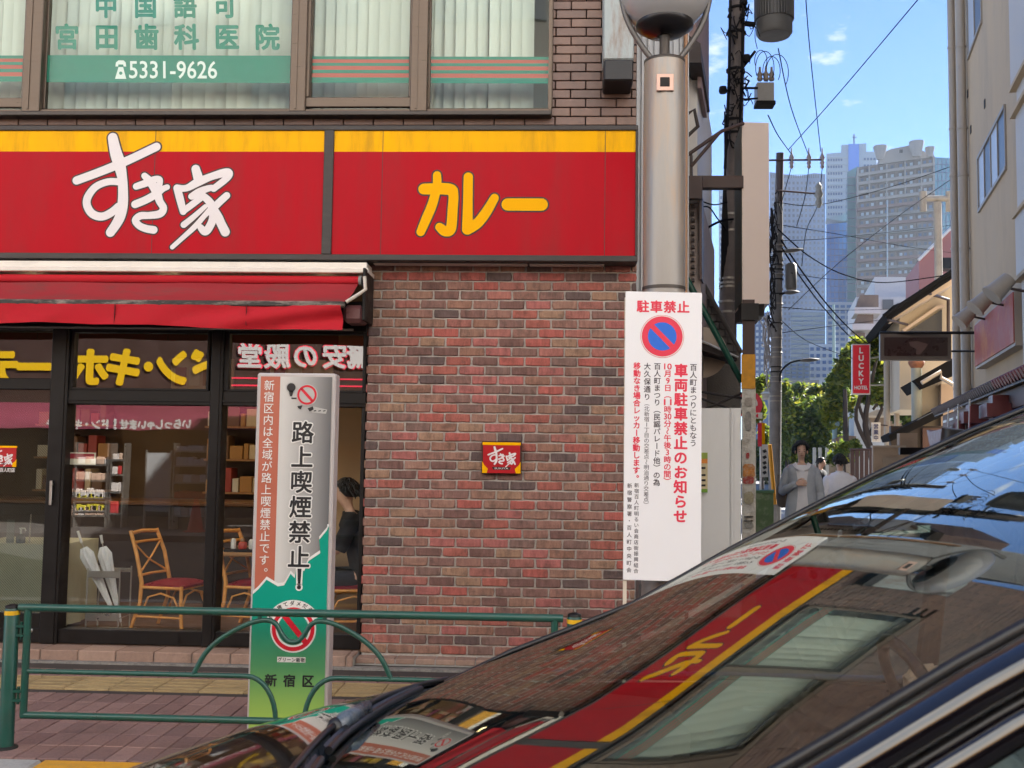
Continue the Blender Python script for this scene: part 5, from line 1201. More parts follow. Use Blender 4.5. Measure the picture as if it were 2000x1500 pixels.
prect(1476, 961, 1511, 1060, 13, .4, 'body', M('planter_paint', (.10, .16, .07), .8, vary=.3, vscale=6, dirt=.8, dark=(.35, .36, .28), dscale=5), ub); prect(1475, 958, 1512, 963, 12.98, .45, 'rim', M('planter_rim', (.08, .16, .08), .7), ub)

# ---- wires
def wire(label, pts, r=.008):
    w_ = solo('overhead_wire', MB().tube(smooth([az(x, y, d) for x, y, d in pts], 6), r, 5), m_wire, label, 'wire', group='overhead wires across the alley')
W_ = [('thin wire falling steeply from the top of the sky to the right insulator', [(1570, -60, 16), (1582, 100, 18), (1603, 296, 22)]),
 ('thin wire falling from below the transformer to the middle insulator', [(1520, 95, 15), (1545, 210, 18), (1578, 300, 22)]),
 ('thin wire slanting from the crossarm up to the upper right of the sky', [(1540, 292, 22), (1640, 180, 19), (1830, -45, 15)]),
 ('short wire from the box sign top to the left insulator', [(1500, 225, 14), (1520, 265, 18), (1545, 300, 22)]),
 ('slack wire from the middle utility pole to the top of the beige building', [(1518, 395, 22), (1600, 400, 24), (1740, 365, 26), (1858, 325, 27)]),
 ('long wire crossing the towers from the grey pole to the T shaped post', [(1515, 438, 22), (1640, 458, 30), (1760, 480, 38), (1860, 494, 45)]),
 ('thick dark cable sagging from the grey pole to the black eaved house', [(1520, 448, 22), (1580, 500, 25), (1650, 537, 28), (1730, 552, 30), (1858, 536, 30)], .016),
 ('heavy cable running down from the grey pole towards the hotel sign', [(1526, 470, 22), (1570, 535, 25), (1620, 600, 29), (1668, 650, 33), (1720, 690, 36)], .02),
 ('second heavy cable just below the one running down to the hotel sign', [(1528, 485, 22), (1566, 545, 25), (1612, 605, 29), (1660, 657, 33), (1715, 700, 36)], .018),
 ('level wire low behind the grey pole at the foot of the towers', [(1525, 600, 22), (1620, 606, 30), (1735, 604, 40)]),
 ('wire rising from the low street light to the beige building edge', [(1540, 605, 22), (1640, 512, 25), (1760, 418, 27), (1858, 350, 27)]),
 ('faint level wire across the blue glass tower', [(1525, 470, 22), (1640, 464, 30), (1858, 440, 40)]),
 ('wire dropping from the left insulator down the side of the pole', [(1546, 326, 22.4), (1535, 365, 22.4), (1524, 405, 22.4)]),
 ('wire dropping from the middle insulator and bending left', [(1580, 326, 22.4), (1572, 385, 22.4), (1556, 442, 22.4)]),
 ('wire dropping from the right insulator past the fuse cluster', [(1606, 328, 22.4), (1597, 400, 22.4), (1575, 450, 22.4), (1566, 520, 22.4)]),
 ('pale wire from the small lamp across to the white flats', [(1545, 533, 22), (1620, 545, 35), (1700, 547, 50)]),
 ('cable fanning from the pole foot towards the hotel sign', [(1525, 625, 22), (1580, 668, 28), (1665, 700, 33)]),
 ('lower wire crossing in front of the dark glass office', [(1528, 650, 22), (1600, 640, 30), (1720, 625, 40)]),
 ('bundle wire left of the white box sign towards the pink tiled building', [(1420, 395, 14), (1395, 400, 13), (1368, 392, 12)]),
 ('grey bracket arm rising from the pink tiled building to the brown pole', [(1345, 468, 12), (1400, 435, 13.5), (1432, 428, 14.4)], .016),
 ('drooping cable between the pink tiled building and the brown pole', [(1368, 405, 12), (1385, 405, 12.5), (1400, 425, 13.5), (1418, 450, 14.4)])]
for w_ in W_: wire(w_[0], w_[1], w_[2] if len(w_) > 2 else .009)

# ================================================================== RIGHT SIDE OF THE ALLEY
RL = 3.0
m_beige = M('render_beige', (.50, .38, .245), .85, vary=.08, vscale=1.2, dirt=.45, dark=(.30, .24, .18), dscale=.9, stretch=(1, 1, .35), bump=.25, bscale=90)
bl = thing('beige_building', 'tall beige rendered building closing the right edge of the alley', 'building', al(RL + 2, 22))
def oa(px, py, lat=RL): return on_alley(px, py, lat)
s_far = oa(1858, 500).dot(AD)
part('wall', MB().obox(al(RL, 6.5), AN * 10, AD * (s_far - 6.5), Vector((0, 0, 13.5))), m_beige, bl)
def wl_box(lat0, lat1, p0, p1, name, mat, parent, label=None):
    """box on the alley wall between two sighted corners on its face lat0"""
    a, b = oa(*p0, lat0), oa(*p1, lat0); s0, s1 = sorted((a.dot(AD), b.dot(AD))); z0, z1 = sorted((a.z, b.z))
    return part(name, MB().obox(al(lat0, s0, z0), AN * (lat1 - lat0), AD * (s1 - s0), Vector((0, 0, z1 - z0))), mat, parent, label)
m_rw = glass_mat('office_glass', (.35, .42, .46), base=.35, top=.95, power=3, wavy=.05)
m_wfr = M('window_frame_beige', (.28, .25, .21), .5)
for (xa, xb, ya, yb, n_) in ((1914, 1966, 270, 391, 4), (1893, 1917, -60, 95, 2)):
    a, b = oa(xa, yb), oa(xb, ya); s1, s0 = a.dot(AD), b.dot(AD)
    # level head and sill: take heights where the near end is seen
    zt1, zb1 = oa(xa, ya + (38 if n_ == 4 else 0)).z, oa(xa, yb + (18 if n_ == 4 else 15)).z
    w_ = part('window', MB().obox(al(RL - .04, s0, zb1 - .06), AN * .05, AD * (s1 - s0), Vector((0, 0, .06))).obox(al(RL - .04, s0, zt1), AN * .05, AD * (s1 - s0), Vector((0, 0, .06))).obox(al(RL - .04, s1, zb1 - .06), AN * .05, AD * .08, Vector((0, 0, zt1 - zb1 + .12))), m_wfr, bl)
    part('recess', MB().obox(al(RL - .004, s0, zb1), AN * .002, AD * (s1 - s0), Vector((0, 0, zt1 - zb1))), M('room_dark', (.06, .055, .05), .8), w_)
    for k in range(n_):
        sa = s0 + (s1 - s0) * k / n_; sb = s0 + (s1 - s0) * (k + 1) / n_
        part('pane', MB().obox(al(RL - .012, sa + .05, zb1), AN * .002, AD * (sb - sa - .06), Vector((0, 0, zt1 - zb1))), M('pane_pale', (.42, .46, .50), .35, spec=.3) if k % 2 else M('pane_dark', (.06, .065, .065), .35, spec=.3), w_)
        part('stile', MB().obox(al(RL - .03, sa, zb1), AN * .03, AD * .05, Vector((0, 0, zt1 - zb1))), m_wfr, w_)
m_pipe = M('downpipe_beige', (.37, .325, .27), .5, vary=.06)
for (px, r_) in ((1866, .08), (1884, .095)):
    p = oa(px, 700, RL - .15); s_ = p.dot(AD)
    part('downpipe', MB().tube([al(RL - .12, s_, 0), al(RL - .12, s_, 13.5)], r_, 12), m_pipe, bl)
    for y_ in (60, 232, 330, 480, 640, 760):
        z_ = oa(px, y_, RL - .15).z; part('pipe_clip', MB().lathe(al(RL - .12, s_, z_), [(r_ + .015, -.02), (r_ + .015, .02)], 12).obox(al(RL - .12, s_ - .01, z_ - .01), AN * .12, AD * .02, Vector((0, 0, .02))), m_pipe, bl)
for (x_, y_) in ((1923, 205), (1896, 255), (1890, 185)):
    p = oa(x_, y_, RL); part('vent_slot', MB().obox(p - AN * .015 - AD * .12 - Vector((0, 0, .08)), AN * .02, AD * .12, Vector((0, 0, .16))), m_dark, bl)
# grey flared duct column at the frame's edge
du = thing('wall_duct', 'pale grey metal clad duct stepping down the near end of the beige building', 'duct', al(2.7, 16))
m_duct = M('duct_metal', (.50, .47, .43), .6, .0, vary=.08, vscale=1.2)
sd0, sd1 = 12.5, oa(1984, 500, 2.78).dot(AD)
zs = [oa(1985, y_, 2.78).z for y_ in (900, 800, 548, 420, 215, 160, -80)]
for i, (za, zb_2) in enumerate(zip(zs, zs[1:])):
    inset = (0, .06, 0, .03, .05, -.02)[i]
    part('duct_section', MB().obox(al(2.78 + inset, sd0, za + .02), AN * .5, AD * (sd1 - sd0 - inset), Vector((0, 0, zb_2 - za - .04))), m_duct, du); part('flange', MB().obox(al(2.74, sd0, zb_2 - .03), AN * .5, AD * (sd1 - sd0 + .04), Vector((0, 0, .06))), m_beige, du)
# red banner sign under three floodlights
rs_ = thing('red_banner_sign', 'faded red wall sign with orange smears under beige floodlights', 'sign', oa(1940, 690, 2.85))
a, b = oa(1904, 715, 2.8), oa(1978, 592, 2.8); s1, s0 = a.dot(AD), b.dot(AD); z0 = oa(1904, 716, 2.8).z; z1 = oa(1904, 636, 2.8).z
part('sign_face', MB().obox(al(2.80, s0, z0), AN * .02, AD * (s1 - s0), Vector((0, 0, z1 - z0))), M('banner_red', (.38, .085, .06), .6, vary=.2, vscale=2, dirt=1.0, dark=(.55, .26, .08), dscale=1.6), rs_)
part('sign_box', MB().obox(al(2.82, s0 - .03, z0 - .05), AN * .18, AD * (s1 - s0 + .06), Vector((0, 0, z1 - z0 + .1))), M('box_beige', (.36, .31, .26), .5), rs_)
part('lamp_rail', MB().obox(al(2.66, s0 - .1, z1 + .12), AN * .04, AD * (s1 - s0 + .8), Vector((0, 0, .05))), m_pipe, rs_)
for k in range(3):
    t = thing('floodlight', ['beige can floodlight over the far end of the red wall sign', 'beige can floodlight over the middle of the red wall sign', 'beige can floodlight over the near end of the red wall sign'][k], 'floodlight', oa((1888, 1920, 1955)[k], (616, 588, 560)[k], 2.5), 'floodlights over the red wall sign')
    c_ = Vector(t.location); dr = (Vector((0, 0, -.75)) - AN * .75 - AD * .15).normalized()
    part('can', MB().tube([c_ - dr * .17, c_ + dr * .17], [.11, .15], 16), m_pipe, t); part('rim', MB().tube([c_ + dr * .16, c_ + dr * .19], [.165, .165], 16), m_pipe, t)
    part('stem', MB().tube([c_, c_ + AN * .4 - Vector((0, 0, .1))], .02, 6), m_drk, t)
# restaurant eave on the ground floor
re = thing('tiled_eave', 'dark tiled eave with maroon woodwork over the restaurant front', 'eave', al(2.6, 18, 2.8))
m_rt = M('roof_tile_dark', (.09, .065, .06), .6, vary=.3, vscale=8); m_mar = M('maroon_wood', (.13, .015, .018), .45, vary=.15)
ze = oa(1825, 806, 2.3).z; s1 = oa(1825, 806, 2.3).dot(AD); s1 = min(s1, 26.5)
s_ = 11.0
while s_ < s1:
    part('roof_tile', MB().tube([al(2.25, s_, ze), al(3.0, s_, ze + .38)], .075, 8), m_rt if s_ > 15.5 else M('roof_tile_red', (.17, .03, .035), .5, vary=.2), re); s_ += .21
part('roof_board', MB().slab([al(2.3, 11, ze - .04), al(3.0, 11, ze + .30), al(3.0, s1, ze + .30), al(2.3, s1, ze - .04)], (0, 0, -.05)), m_rt, re)
part('fascia', MB().obox(al(2.4, 11, ze - .34), AN * .06, AD * (s1 - 11.6), Vector((0, 0, .25))), M('fascia_brown', (.14, .075, .055), .6), re)
for k in range(5): part('light_slot', MB().obox(al(2.385, s1 - 1.4 - k * 1.1, ze - .25), AN * .02, AD * .6, Vector((0, 0, .045))), m_ctw, re)
part('carved_bracket', MB().slab([al(2.05, s1 - 1.0 - u * 1, ze - .40 - v) for u, v in ((0, 0), (.8, .06), (4.2, .06), (5, 0), (5, .3), (3.6, .62), (2.2, .7), (1.0, .5), (.4, .25))], AN * .12), m_mar, re)
for s_ in (s1 - 6.2, s1 - 8.6): part('bracket_block', MB().obox(al(2.2, s_, ze - .75), AN * .3, AD * .35, Vector((0, 0, .6))).obox(al(2.1, s_ - .2, ze - .45), AN * .5, AD * .75, Vector((0, 0, .18))), m_mar, re)
part('interior_sheet', MB().obox(al(2.95, 11, 0), AN * .04, AD * (s1 - 11.4), Vector((0, 0, ze - .1))), M('interior_shade', (.05, .025, .02), .6), re)  # flat sheet under the eave; the unlit interior's dark is put into its colour
part('corner_post', MB().obox(al(2.55, s1 - .5, 0), AN * .35, AD * .3, Vector((0, 0, ze - .1))), M('post_beige', (.35, .27, .21), .7), re)
for k in range(3):
    c_ = al(2.0, s1 - 5.2 - k * 1.3, ze - .62); tt = thing('hanging_flag', ['white and red paper flag leaning out at the far end of the restaurant eave', 'pale paper flag in the middle of the restaurant eave', 'small pink flag at the near end of the restaurant eave'][k], 'flag', c_, 'paper flags under the restaurant eave')
    part('cloth', MB().obox(c_, AN * -.04 + AD * -.34, Vector((0, 0, .34)) - AD * .12, AN * .01), (m_ctw, M('flag_pale', (.55, .6, .5), .6), M('flag_pink', (.45, .12, .11), .6))[k], tt)
    part('pole', MB().tube([c_ - Vector((0, 0, .06)), c_ + Vector((0, 0, .45)) - AD * .14], .012, 6), m_ctw, tt)
# dark hanging sign
hs = thing('hanging_sign', 'dark brown blank sign box in a pale frame jutting from the beige building', 'sign', az(1788, 702, 21))
prect(1719, 652, 1858, 703, 21, .22, 'frame', M('frame_bronze', (.17, .14, .115), .5), hs); prect(1727, 659, 1851, 695, 20.985, .02, 'face', M('face_brown', (.05, .03, .026), .3, vary=.2, vscale=3, dirt=.3, dark=(.12, .07, .06), dscale=1.2), hs)
pslab([(1775, 668), (1792, 666), (1812, 672), (1818, 664), (1806, 682), (1797, 692), (1789, 692), (1790, 682), (1778, 676)], 20.975, .004, 'faded_emblem', M('emblem', (.16, .10, .085), .5), hs)
part('arm', MB().tube([az(1718, 650, 21.1), az(1905, 650, 20.6)], .03, 6), m_blk, hs); part('arm', MB().tube([az(1858, 686, 21.1), az(1903, 686, 20.6)], .02, 6), m_blk, hs)

# LUCKY hotel sign
ls = thing('hotel_sign', 'small upright red hotel sign with white lettering in front of the trees', 'sign', az(1682, 770, 34))
lf_ = Frame(az(1682, 720, 34 - .1) - (az(1683, 720, 33.9) - az(1682, 720, 33.9)) * 1682 - (az(1682, 721, 33.9) - az(1682, 720, 33.9)) * 720, az(1683, 720, 33.9) - az(1682, 720, 33.9), az(1682, 721, 33.9) - az(1682, 720, 33.9), CAM_POS - az(1682, 720, 34))
prect(1664, 672, 1700, 770, 34, .25, 'casing', m_ctw, ls); mb = MB(); flat(mb, lf_, [(1666, 674), (1698, 674), (1698, 768), (1666, 768)], .0); part('face', mb, M('hotel_red', (.68, .012, .03), .4), ls, recalc=False)
mb = MB(); vtext(mb, lf_, ['L', 'U', 'C', 'K', 'Y'], 1682, 677, 752, 16, h=14, off=.035, hgt=.02); put_glyph(mb, lf_, 'HOTEL', 1682, 757, 26, 7, fit=True, off=.03, hgt=.02); part('lettering', mb, m_ctw, ls, recalc=False)
part('bracket', MB().tube([az(1698, 700, 34.2), az(1728, 695, 34.4)], .03, 6).tube([az(1698, 752, 34.2), az(1728, 752, 34.4)], .03, 6), M('bracket_pale', (.4, .38, .33), .5), ls)

# poles, pipes and walls before the trees
for px, y0_, y1_, r_, d, lab, mt_ in ((1732, 690, 895, .10, 33, 'rust stained beige steel post left of the twin posts', M('post_rusty', (.36, .31, .24), .6, vary=.1, dirt=.5, dark=(.3, .14, .06), dscale=2)), (1751, 690, 895, .085, 33.5, 'thinner beige steel post right of the twin posts', MATS['post_rusty']), (1790, 712, 885, .14, 28, 'pale grey green post with a rusty ball cap', M('post_green', (.33, .35, .29), .6, vary=.1, dirt=.3, dark=(.28, .15, .08)))):
    a, b = az(px, y0_, d), az(px, y1_, d); t = thing('steel_post', lab, 'post', (b.x, b.y, 0)); part('shaft', MB().tube([a, (b.x, b.y, 0)], r_, 12), mt_, t)
    if px == 1790: part('cap', MB().lathe(a, [(.14, -.1), (.20, 0), (.22, .08), (.1, .14)], 14), M('rust', (.26, .11, .06), .8, vary=.3), t)
    else: part('band', MB().lathe(az(px, 795, d), [(r_ + .02, -.03), (r_ + .02, .03)], 12).lathe(az(px, 850, d), [(r_ + .02, -.03), (r_ + .02, .03)], 12), MATS['rust'] if 'rust' in MATS else mt_, t)
tp = thing('teal_pole', 'slender pale blue green pole in front of the tree mass', 'pole', gpt(1630, 48)); a, b = az(1628, 595, 48), gpt(1631, 48)
part('shaft', MB().tube([a, az(1629, 740, 48), b], [.06, .09, .13], 10), M('pale_teal', (.27, .37, .37), .5), tp); part('collar', MB().lathe(az(1630, 828, 48), [(.2, -.1), (.24, 0), (.2, .1)], 10), MATS['pale_teal'], tp)
gw = thing('garden_wall', 'stained beige block wall with a taller gate pillar beside the walkers', 'wall', gpt(1745, 24))
m_gw = M('wall_beige', (.33, .25, .18), .85, vary=.15, vscale=2, dirt=.4, dark=(.18, .125, .085), dscale=1.6, bump=.3)
prect(1705, 873, 1768, 1075, 24, .3, 'wall', m_gw, gw); prect(1757, 846, 1792, 1060, 24.3, .5, 'pillar', m_gw, gw); prect(1704, 870, 1770, 874, 23.95, .4, 'coping', M('coping', (.38, .31, .24), .8), gw)
prect(1724, 893, 1758, 1000, 23.97, .02, 'inset_panel', M('inset', (.30, .24, .18), .8, vary=.1), gw); prect(1758, 874, 1860, 888, 22.2, .3, 'dark_beam', m_blk, gw)
ga = thing('slatted_gate', 'dark maroon slatted metal gate between the walker in white and the block wall', 'gate', gpt(1684, 26)); x = 1661
while x < 1706: prect(x, 880, x + 7.5, 1060, 26, .05, 'slat', M('gate_maroon', (.06, .035, .038), .5), ga); x += 9.2
part('frame', MB().tube([az(1660, 878, 26), az(1706, 878, 26)], .03, 6), MATS['gate_maroon'], ga)
wg = thing('open_notice', 'small white upright plate with three blue characters hanging by the dark tree trunks', 'sign', az(1711, 863, 27))
lf2 = Frame(az(1711, 844, 26.94) - (az(1712, 844, 26.94) - az(1711, 844, 26.94)) * 1711 - (az(1711, 845, 26.94) - az(1711, 844, 26.94)) * 844, az(1712, 844, 26.94) - az(1711, 844, 26.94), az(1711, 845, 26.94) - az(1711, 844, 26.94), CAM_POS - az(1711, 844, 27))
prect(1702.5, 825, 1720, 863, 27, .05, 'plate', m_ctw, wg); mb = MB(); vtext(mb, lf2, '営業中', 1711, 827, 861, 10, off=.03, hgt=.01); part('lettering', mb, M('ink_navy', (.02, .03, .13), .5), wg, recalc=False)
part('hanger', MB().tube([az(1720, 830, 27), az(1733, 831, 27.2)], .015, 5), m_drk, wg)

# black-eaved house and its lower wing
hh = thing('eaved_house', 'cream house with black gutters and a dark gable window behind the beige building', 'house', gpt(1800, 31))
m_cream = M('cream_render', (.50, .43, .32), .85, vary=.05, vscale=1); m_eav = M('black_eave', (.012, .012, .013), .95, vary=.2, spec=.05)
pslab([(1757, 608), (1860, 548), (1860, 800), (1757, 800)], 31, 4, 'wall', m_cream, hh); pslab([(1727, 612), (1745, 596), (1762, 590), (1860, 524), (1860, 543), (1735, 626)], 29.4, 6, 'roof', m_eav, hh)
pslab([(1738, 622), (1860, 545), (1860, 556), (1748, 622)], 29.8, 1.2, 'soffit', MATS['cream_paint'], hh)
part('gutter', MB().tube([az(1726, 617, 29.3), az(1860, 530, 29.3)], .06, 8), m_eav, hh)
pslab([(1776, 646), (1840, 604), (1840, 650), (1776, 650)], 30.9, .1, 'gable_window', M('gable_dark', (.03, .032, .035), .5), hh)
pslab([(1762, 644), (1830, 597), (1845, 594), (1845, 600), (1832, 603), (1766, 648)], 30.8, .15, 'gable_trim', MATS['cream_paint'], hh)
part('rain_pipe', MB().tube([az(1797, 568, 29.4), az(1852, 585, 30.6), az(1852, 655, 30.6)], .05, 8).tube([az(1735, 625, 29.4), az(1772, 634, 30.6)], .04, 8), M('pipe_brown', (.05, .03, .025), .5), hh)
pslab([(1785, 742), (1860, 700), (1860, 735), (1800, 760)], 27.5, 3, 'lower_roof', m_eav, hh); part('lower_gutter', MB().tube([az(1800, 748, 27.2), az(1838, 726, 27.2), az(1838, 738, 27.2), az(1862, 752, 27)], .055, 8), m_pipe, hh)
prect(1800, 745, 1840, 850, 28.2, 2, 'lower_wall', MATS['panel_white'] if 0 else M('wall_grey_cream', (.42, .38, .32), .8, vary=.06), hh); prect(1838, 750, 1862, 870, 27.8, 2, 'side_wall', MATS['post_beige'], hh)
pslab([(1735, 850), (1842, 795), (1842, 812), (1740, 862)], 26.5, 2, 'porch_roof', m_eav, hh); prect(1740, 832, 1862, 1040, 27.2, .4, 'porch_wall', M('porch_dark', (.035, .025, .022), .7, vary=.4, vscale=2), hh)
prect(1802, 836, 1838, 884, 27.1, .1, 'porch_panel', M('porch_brown', (.07, .03, .025), .6), hh)
prect(1690, 752, 1760, 812, 44, 3, 'back_shed', M('shed_pale', (.48, .50, .49), .7), hh) if 0 else None
sh_ = thing('pale_outbuilding', 'pale outbuilding with a flat canopy glimpsed behind the twin posts', 'building', gpt(1730, 42))
prect(1668, 745, 1780, 990, 46, 3, 'wall', M('out_pale', (.48, .50, .50), .7, vary=.05), sh_); pslab([(1695, 808), (1712, 800), (1768, 798), (1775, 808), (1768, 812), (1695, 812)], 40, 3, 'canopy', M('canopy_beige', (.45, .38, .30), .7), sh_); prect(1700, 812, 1768, 850, 42, 2, 'porch', M('porch_beige', (.26, .19, .13), .7), sh_)
tpst = thing('t_shaped_post', 'concrete T shaped post with two hanging cylinders above the black eave', 'post', gpt(1830, 38))
m_tp = M('tpost_concrete', (.36, .32, .26), .8, vary=.15, vscale=3, dirt=.3)
a = az(1831, 395, 38); part('column', MB().tube([(a.x, a.y, 0), a], .14, 14), m_tp, tpst); part('crossbar', MB().tube([az(1803, 388, 38), az(1858, 388, 38)], .11, 12), m_tp, tpst)
for px in (1803, 1854): part('cylinder', MB().tube([az(px, 374, 38), az(px, 413, 38)], [.13, .12], 14), m_tp, tpst)
pk = thing('pink_gabled_building', 'pink clad building with a white edged slanting roof behind the T shaped post', 'building', gpt(1830, 60))
pslab([(1795, 508), (1858, 446), (1875, 446), (1875, 640), (1795, 640)], 60, 6, 'wall', M('pink_clad', (.34, .14, .125), .7, vary=.08), pk); part('roof_edge', MB().tube([az(1794, 508, 59.8), az(1818, 484, 59.8), az(1860, 443, 59.8)], .09, 6), MATS['panel_white'], pk)
prect(1838, 503, 1860, 524, 55, 1, 'cooling_unit', m_blk, pk)

# white flats with stepped balconies
wf = thing('white_flats', 'white flats with stepped balconies and tiled canopies beyond the hotel sign', 'building', gpt(1730, 75))
m_wf = M('flats_white', (.58, .56, .54), .8, vary=.05)
prect(1672, 580, 1865, 900, 75, 8, 'wall', m_wf, wf); prect(1708, 541, 1850, 585, 76, 8, 'parapet', m_wf, wf)
for (x0_, y0_, x1_, y1_) in ((1672, 576, 1716, 600), (1668, 614, 1706, 632), (1664, 650, 1690, 664)):
    pslab([(x0_, y0_ + (y1_ - y0_)), (x0_ + 8, y0_), (x1_, y0_), (x1_, y1_)], 72, 2, 'tile_canopy', M('canopy_tile', (.20, .15, .11), .8, vary=.3, vscale=1), wf); prect(x0_ - 3, y1_, x1_ + 4, y1_ + 12, 71.5, 3, 'balcony', m_wf, wf)
for (x0_, y0_, x1_, y1_) in ((1724, 585, 1745, 604), (1680, 634, 1702, 648), (1745, 600, 1752, 625), (1752, 592, 1762, 612)): prect(x0_, y0_, x1_, y1_, 74.9, .2, 'window', M('flat_window', (.13, .13, .13), .3), wf)

# ================================================================== TREES
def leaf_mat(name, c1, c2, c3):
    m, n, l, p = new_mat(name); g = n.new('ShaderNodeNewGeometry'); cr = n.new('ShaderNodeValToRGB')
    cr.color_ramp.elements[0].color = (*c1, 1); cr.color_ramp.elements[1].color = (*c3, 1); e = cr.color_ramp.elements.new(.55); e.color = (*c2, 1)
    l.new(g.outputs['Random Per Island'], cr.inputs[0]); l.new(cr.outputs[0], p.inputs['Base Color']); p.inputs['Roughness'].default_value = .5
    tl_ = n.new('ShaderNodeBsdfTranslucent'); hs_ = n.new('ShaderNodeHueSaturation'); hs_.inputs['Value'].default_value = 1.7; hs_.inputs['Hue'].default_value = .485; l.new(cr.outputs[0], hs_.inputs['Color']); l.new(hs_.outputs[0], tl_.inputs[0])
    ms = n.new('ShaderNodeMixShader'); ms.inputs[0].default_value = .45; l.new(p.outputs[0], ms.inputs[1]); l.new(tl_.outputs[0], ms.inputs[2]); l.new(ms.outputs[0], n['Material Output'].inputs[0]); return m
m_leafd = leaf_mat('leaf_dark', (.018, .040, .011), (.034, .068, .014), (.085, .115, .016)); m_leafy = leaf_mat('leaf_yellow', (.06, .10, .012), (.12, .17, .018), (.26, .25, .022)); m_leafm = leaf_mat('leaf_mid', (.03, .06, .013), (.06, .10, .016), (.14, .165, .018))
m_bark = M('bark', (.035, .026, .022), .9, vary=.3, vscale=5)
def tree(label, blobs, d, n_, size, mat, trunk, seed, mat2=None, frac2=.0):
    """blobs: (px,py,rx,ry) clumps of the crown; trunk: list of branches in px"""
    q = random.Random(seed); x0_ = trunk[0][0][0] if trunk else blobs[0][0]; t = thing('tree', label, 'tree', gpt(x0_, d))
    k = d / FPX; tot = sum(b[2] * b[3] for b in blobs)
    mbs = [MB(), MB()]
    for b in blobs:
        c = az(b[0], b[1], d + q.uniform(-.03, .03) * d); rx, rz = b[2] * k, b[3] * k; ry = (rx + rz) / 2
        sub = [(Vector((q.gauss(0, .5), q.gauss(0, .5), q.gauss(0, .5))), q.uniform(.22, .50)) for _ in range(22)]
        for _ in range(int(n_ * b[2] * b[3] / tot)):
            sc_, sr = q.choice(sub); v = Vector((q.gauss(0, 1), q.gauss(0, 1), q.gauss(0, 1))).normalized() * sr * (q.random() ** .6) * (1.9 if q.random() < .14 else 1); v = sc_ + v
            if v.length > 1.25: continue
            p = c + Vector((v.x * rx, v.y * ry, v.z * rz)); s_ = size * q.uniform(.6, 1.3)
            u = Vector((q.gauss(0, 1), q.gauss(0, 1), q.gauss(0, .6))).normalized(); w = u.cross(Vector((q.gauss(0, 1), q.gauss(0, 1), q.gauss(0, 1)))).normalized()
            m_ = mbs[1] if (mat2 and q.random() < frac2 * (1.5 if v.z > 0 else .4)) else mbs[0]  # second colour favours upper leaves; yellow ones put sun highlights into the colour
            m_.add([p - u * s_, p + w * s_ * .45, p + u * s_, p - w * s_ * .45], [(0, 1, 2, 3)])
    part('crown', mbs[0], mat, t, recalc=False)
    if mat2: part('crown_upper_tone', mbs[1], mat2, t, kind='stuff', recalc=False)
    for i, br in enumerate(trunk):
        pts = [az(x, y, d) for x, y, _ in br]; 
        if i == 0: pts[0].z = 0
        part('trunk' if i == 0 else 'branch', MB().tube(smooth(pts, 3), [v for v in [br[0][2] + (br[-1][2] - br[0][2]) * j / (3 * (len(br) - 1)) for j in range(3 * (len(br) - 1) + 1)]], 8), m_bark, t)
    return t
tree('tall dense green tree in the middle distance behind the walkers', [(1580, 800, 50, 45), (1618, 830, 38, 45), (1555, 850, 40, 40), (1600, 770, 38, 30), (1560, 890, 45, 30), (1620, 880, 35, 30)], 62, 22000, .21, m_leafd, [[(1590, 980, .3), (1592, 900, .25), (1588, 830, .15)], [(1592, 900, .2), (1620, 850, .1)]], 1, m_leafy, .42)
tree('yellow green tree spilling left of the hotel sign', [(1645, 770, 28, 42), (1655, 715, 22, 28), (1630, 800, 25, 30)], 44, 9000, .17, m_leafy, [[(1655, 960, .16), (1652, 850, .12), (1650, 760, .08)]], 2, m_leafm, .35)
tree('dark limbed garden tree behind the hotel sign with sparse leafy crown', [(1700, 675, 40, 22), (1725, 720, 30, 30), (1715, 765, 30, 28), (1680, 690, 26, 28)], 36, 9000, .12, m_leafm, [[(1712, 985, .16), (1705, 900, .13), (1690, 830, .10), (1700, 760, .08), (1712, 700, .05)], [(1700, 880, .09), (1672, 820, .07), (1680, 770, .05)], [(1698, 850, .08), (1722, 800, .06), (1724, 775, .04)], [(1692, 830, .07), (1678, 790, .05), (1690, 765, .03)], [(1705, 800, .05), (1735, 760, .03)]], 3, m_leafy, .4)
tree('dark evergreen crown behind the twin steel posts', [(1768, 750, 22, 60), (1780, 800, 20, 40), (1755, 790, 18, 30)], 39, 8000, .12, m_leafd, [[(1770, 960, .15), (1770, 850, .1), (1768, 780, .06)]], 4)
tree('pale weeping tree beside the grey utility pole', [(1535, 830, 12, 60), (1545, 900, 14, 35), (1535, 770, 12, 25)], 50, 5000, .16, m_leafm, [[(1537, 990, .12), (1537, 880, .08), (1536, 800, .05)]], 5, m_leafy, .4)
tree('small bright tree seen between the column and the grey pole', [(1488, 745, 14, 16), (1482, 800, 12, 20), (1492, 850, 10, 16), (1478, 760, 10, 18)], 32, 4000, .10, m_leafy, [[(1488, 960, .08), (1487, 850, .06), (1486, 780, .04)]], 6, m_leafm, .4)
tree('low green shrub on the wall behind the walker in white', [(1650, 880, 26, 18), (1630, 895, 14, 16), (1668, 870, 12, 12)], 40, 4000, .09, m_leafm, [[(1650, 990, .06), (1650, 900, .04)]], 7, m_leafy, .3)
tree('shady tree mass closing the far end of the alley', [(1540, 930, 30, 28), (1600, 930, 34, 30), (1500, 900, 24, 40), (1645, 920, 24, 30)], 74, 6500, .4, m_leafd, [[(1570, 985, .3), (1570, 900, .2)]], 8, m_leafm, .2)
struct('far_hedge', MB().obox(al(-12, 92, 0), AN * 30, AD * 2, Vector((0, 0, 3.4))), M('hedge_dark', (.03, .05, .02), .9, vary=.5, vscale=3))
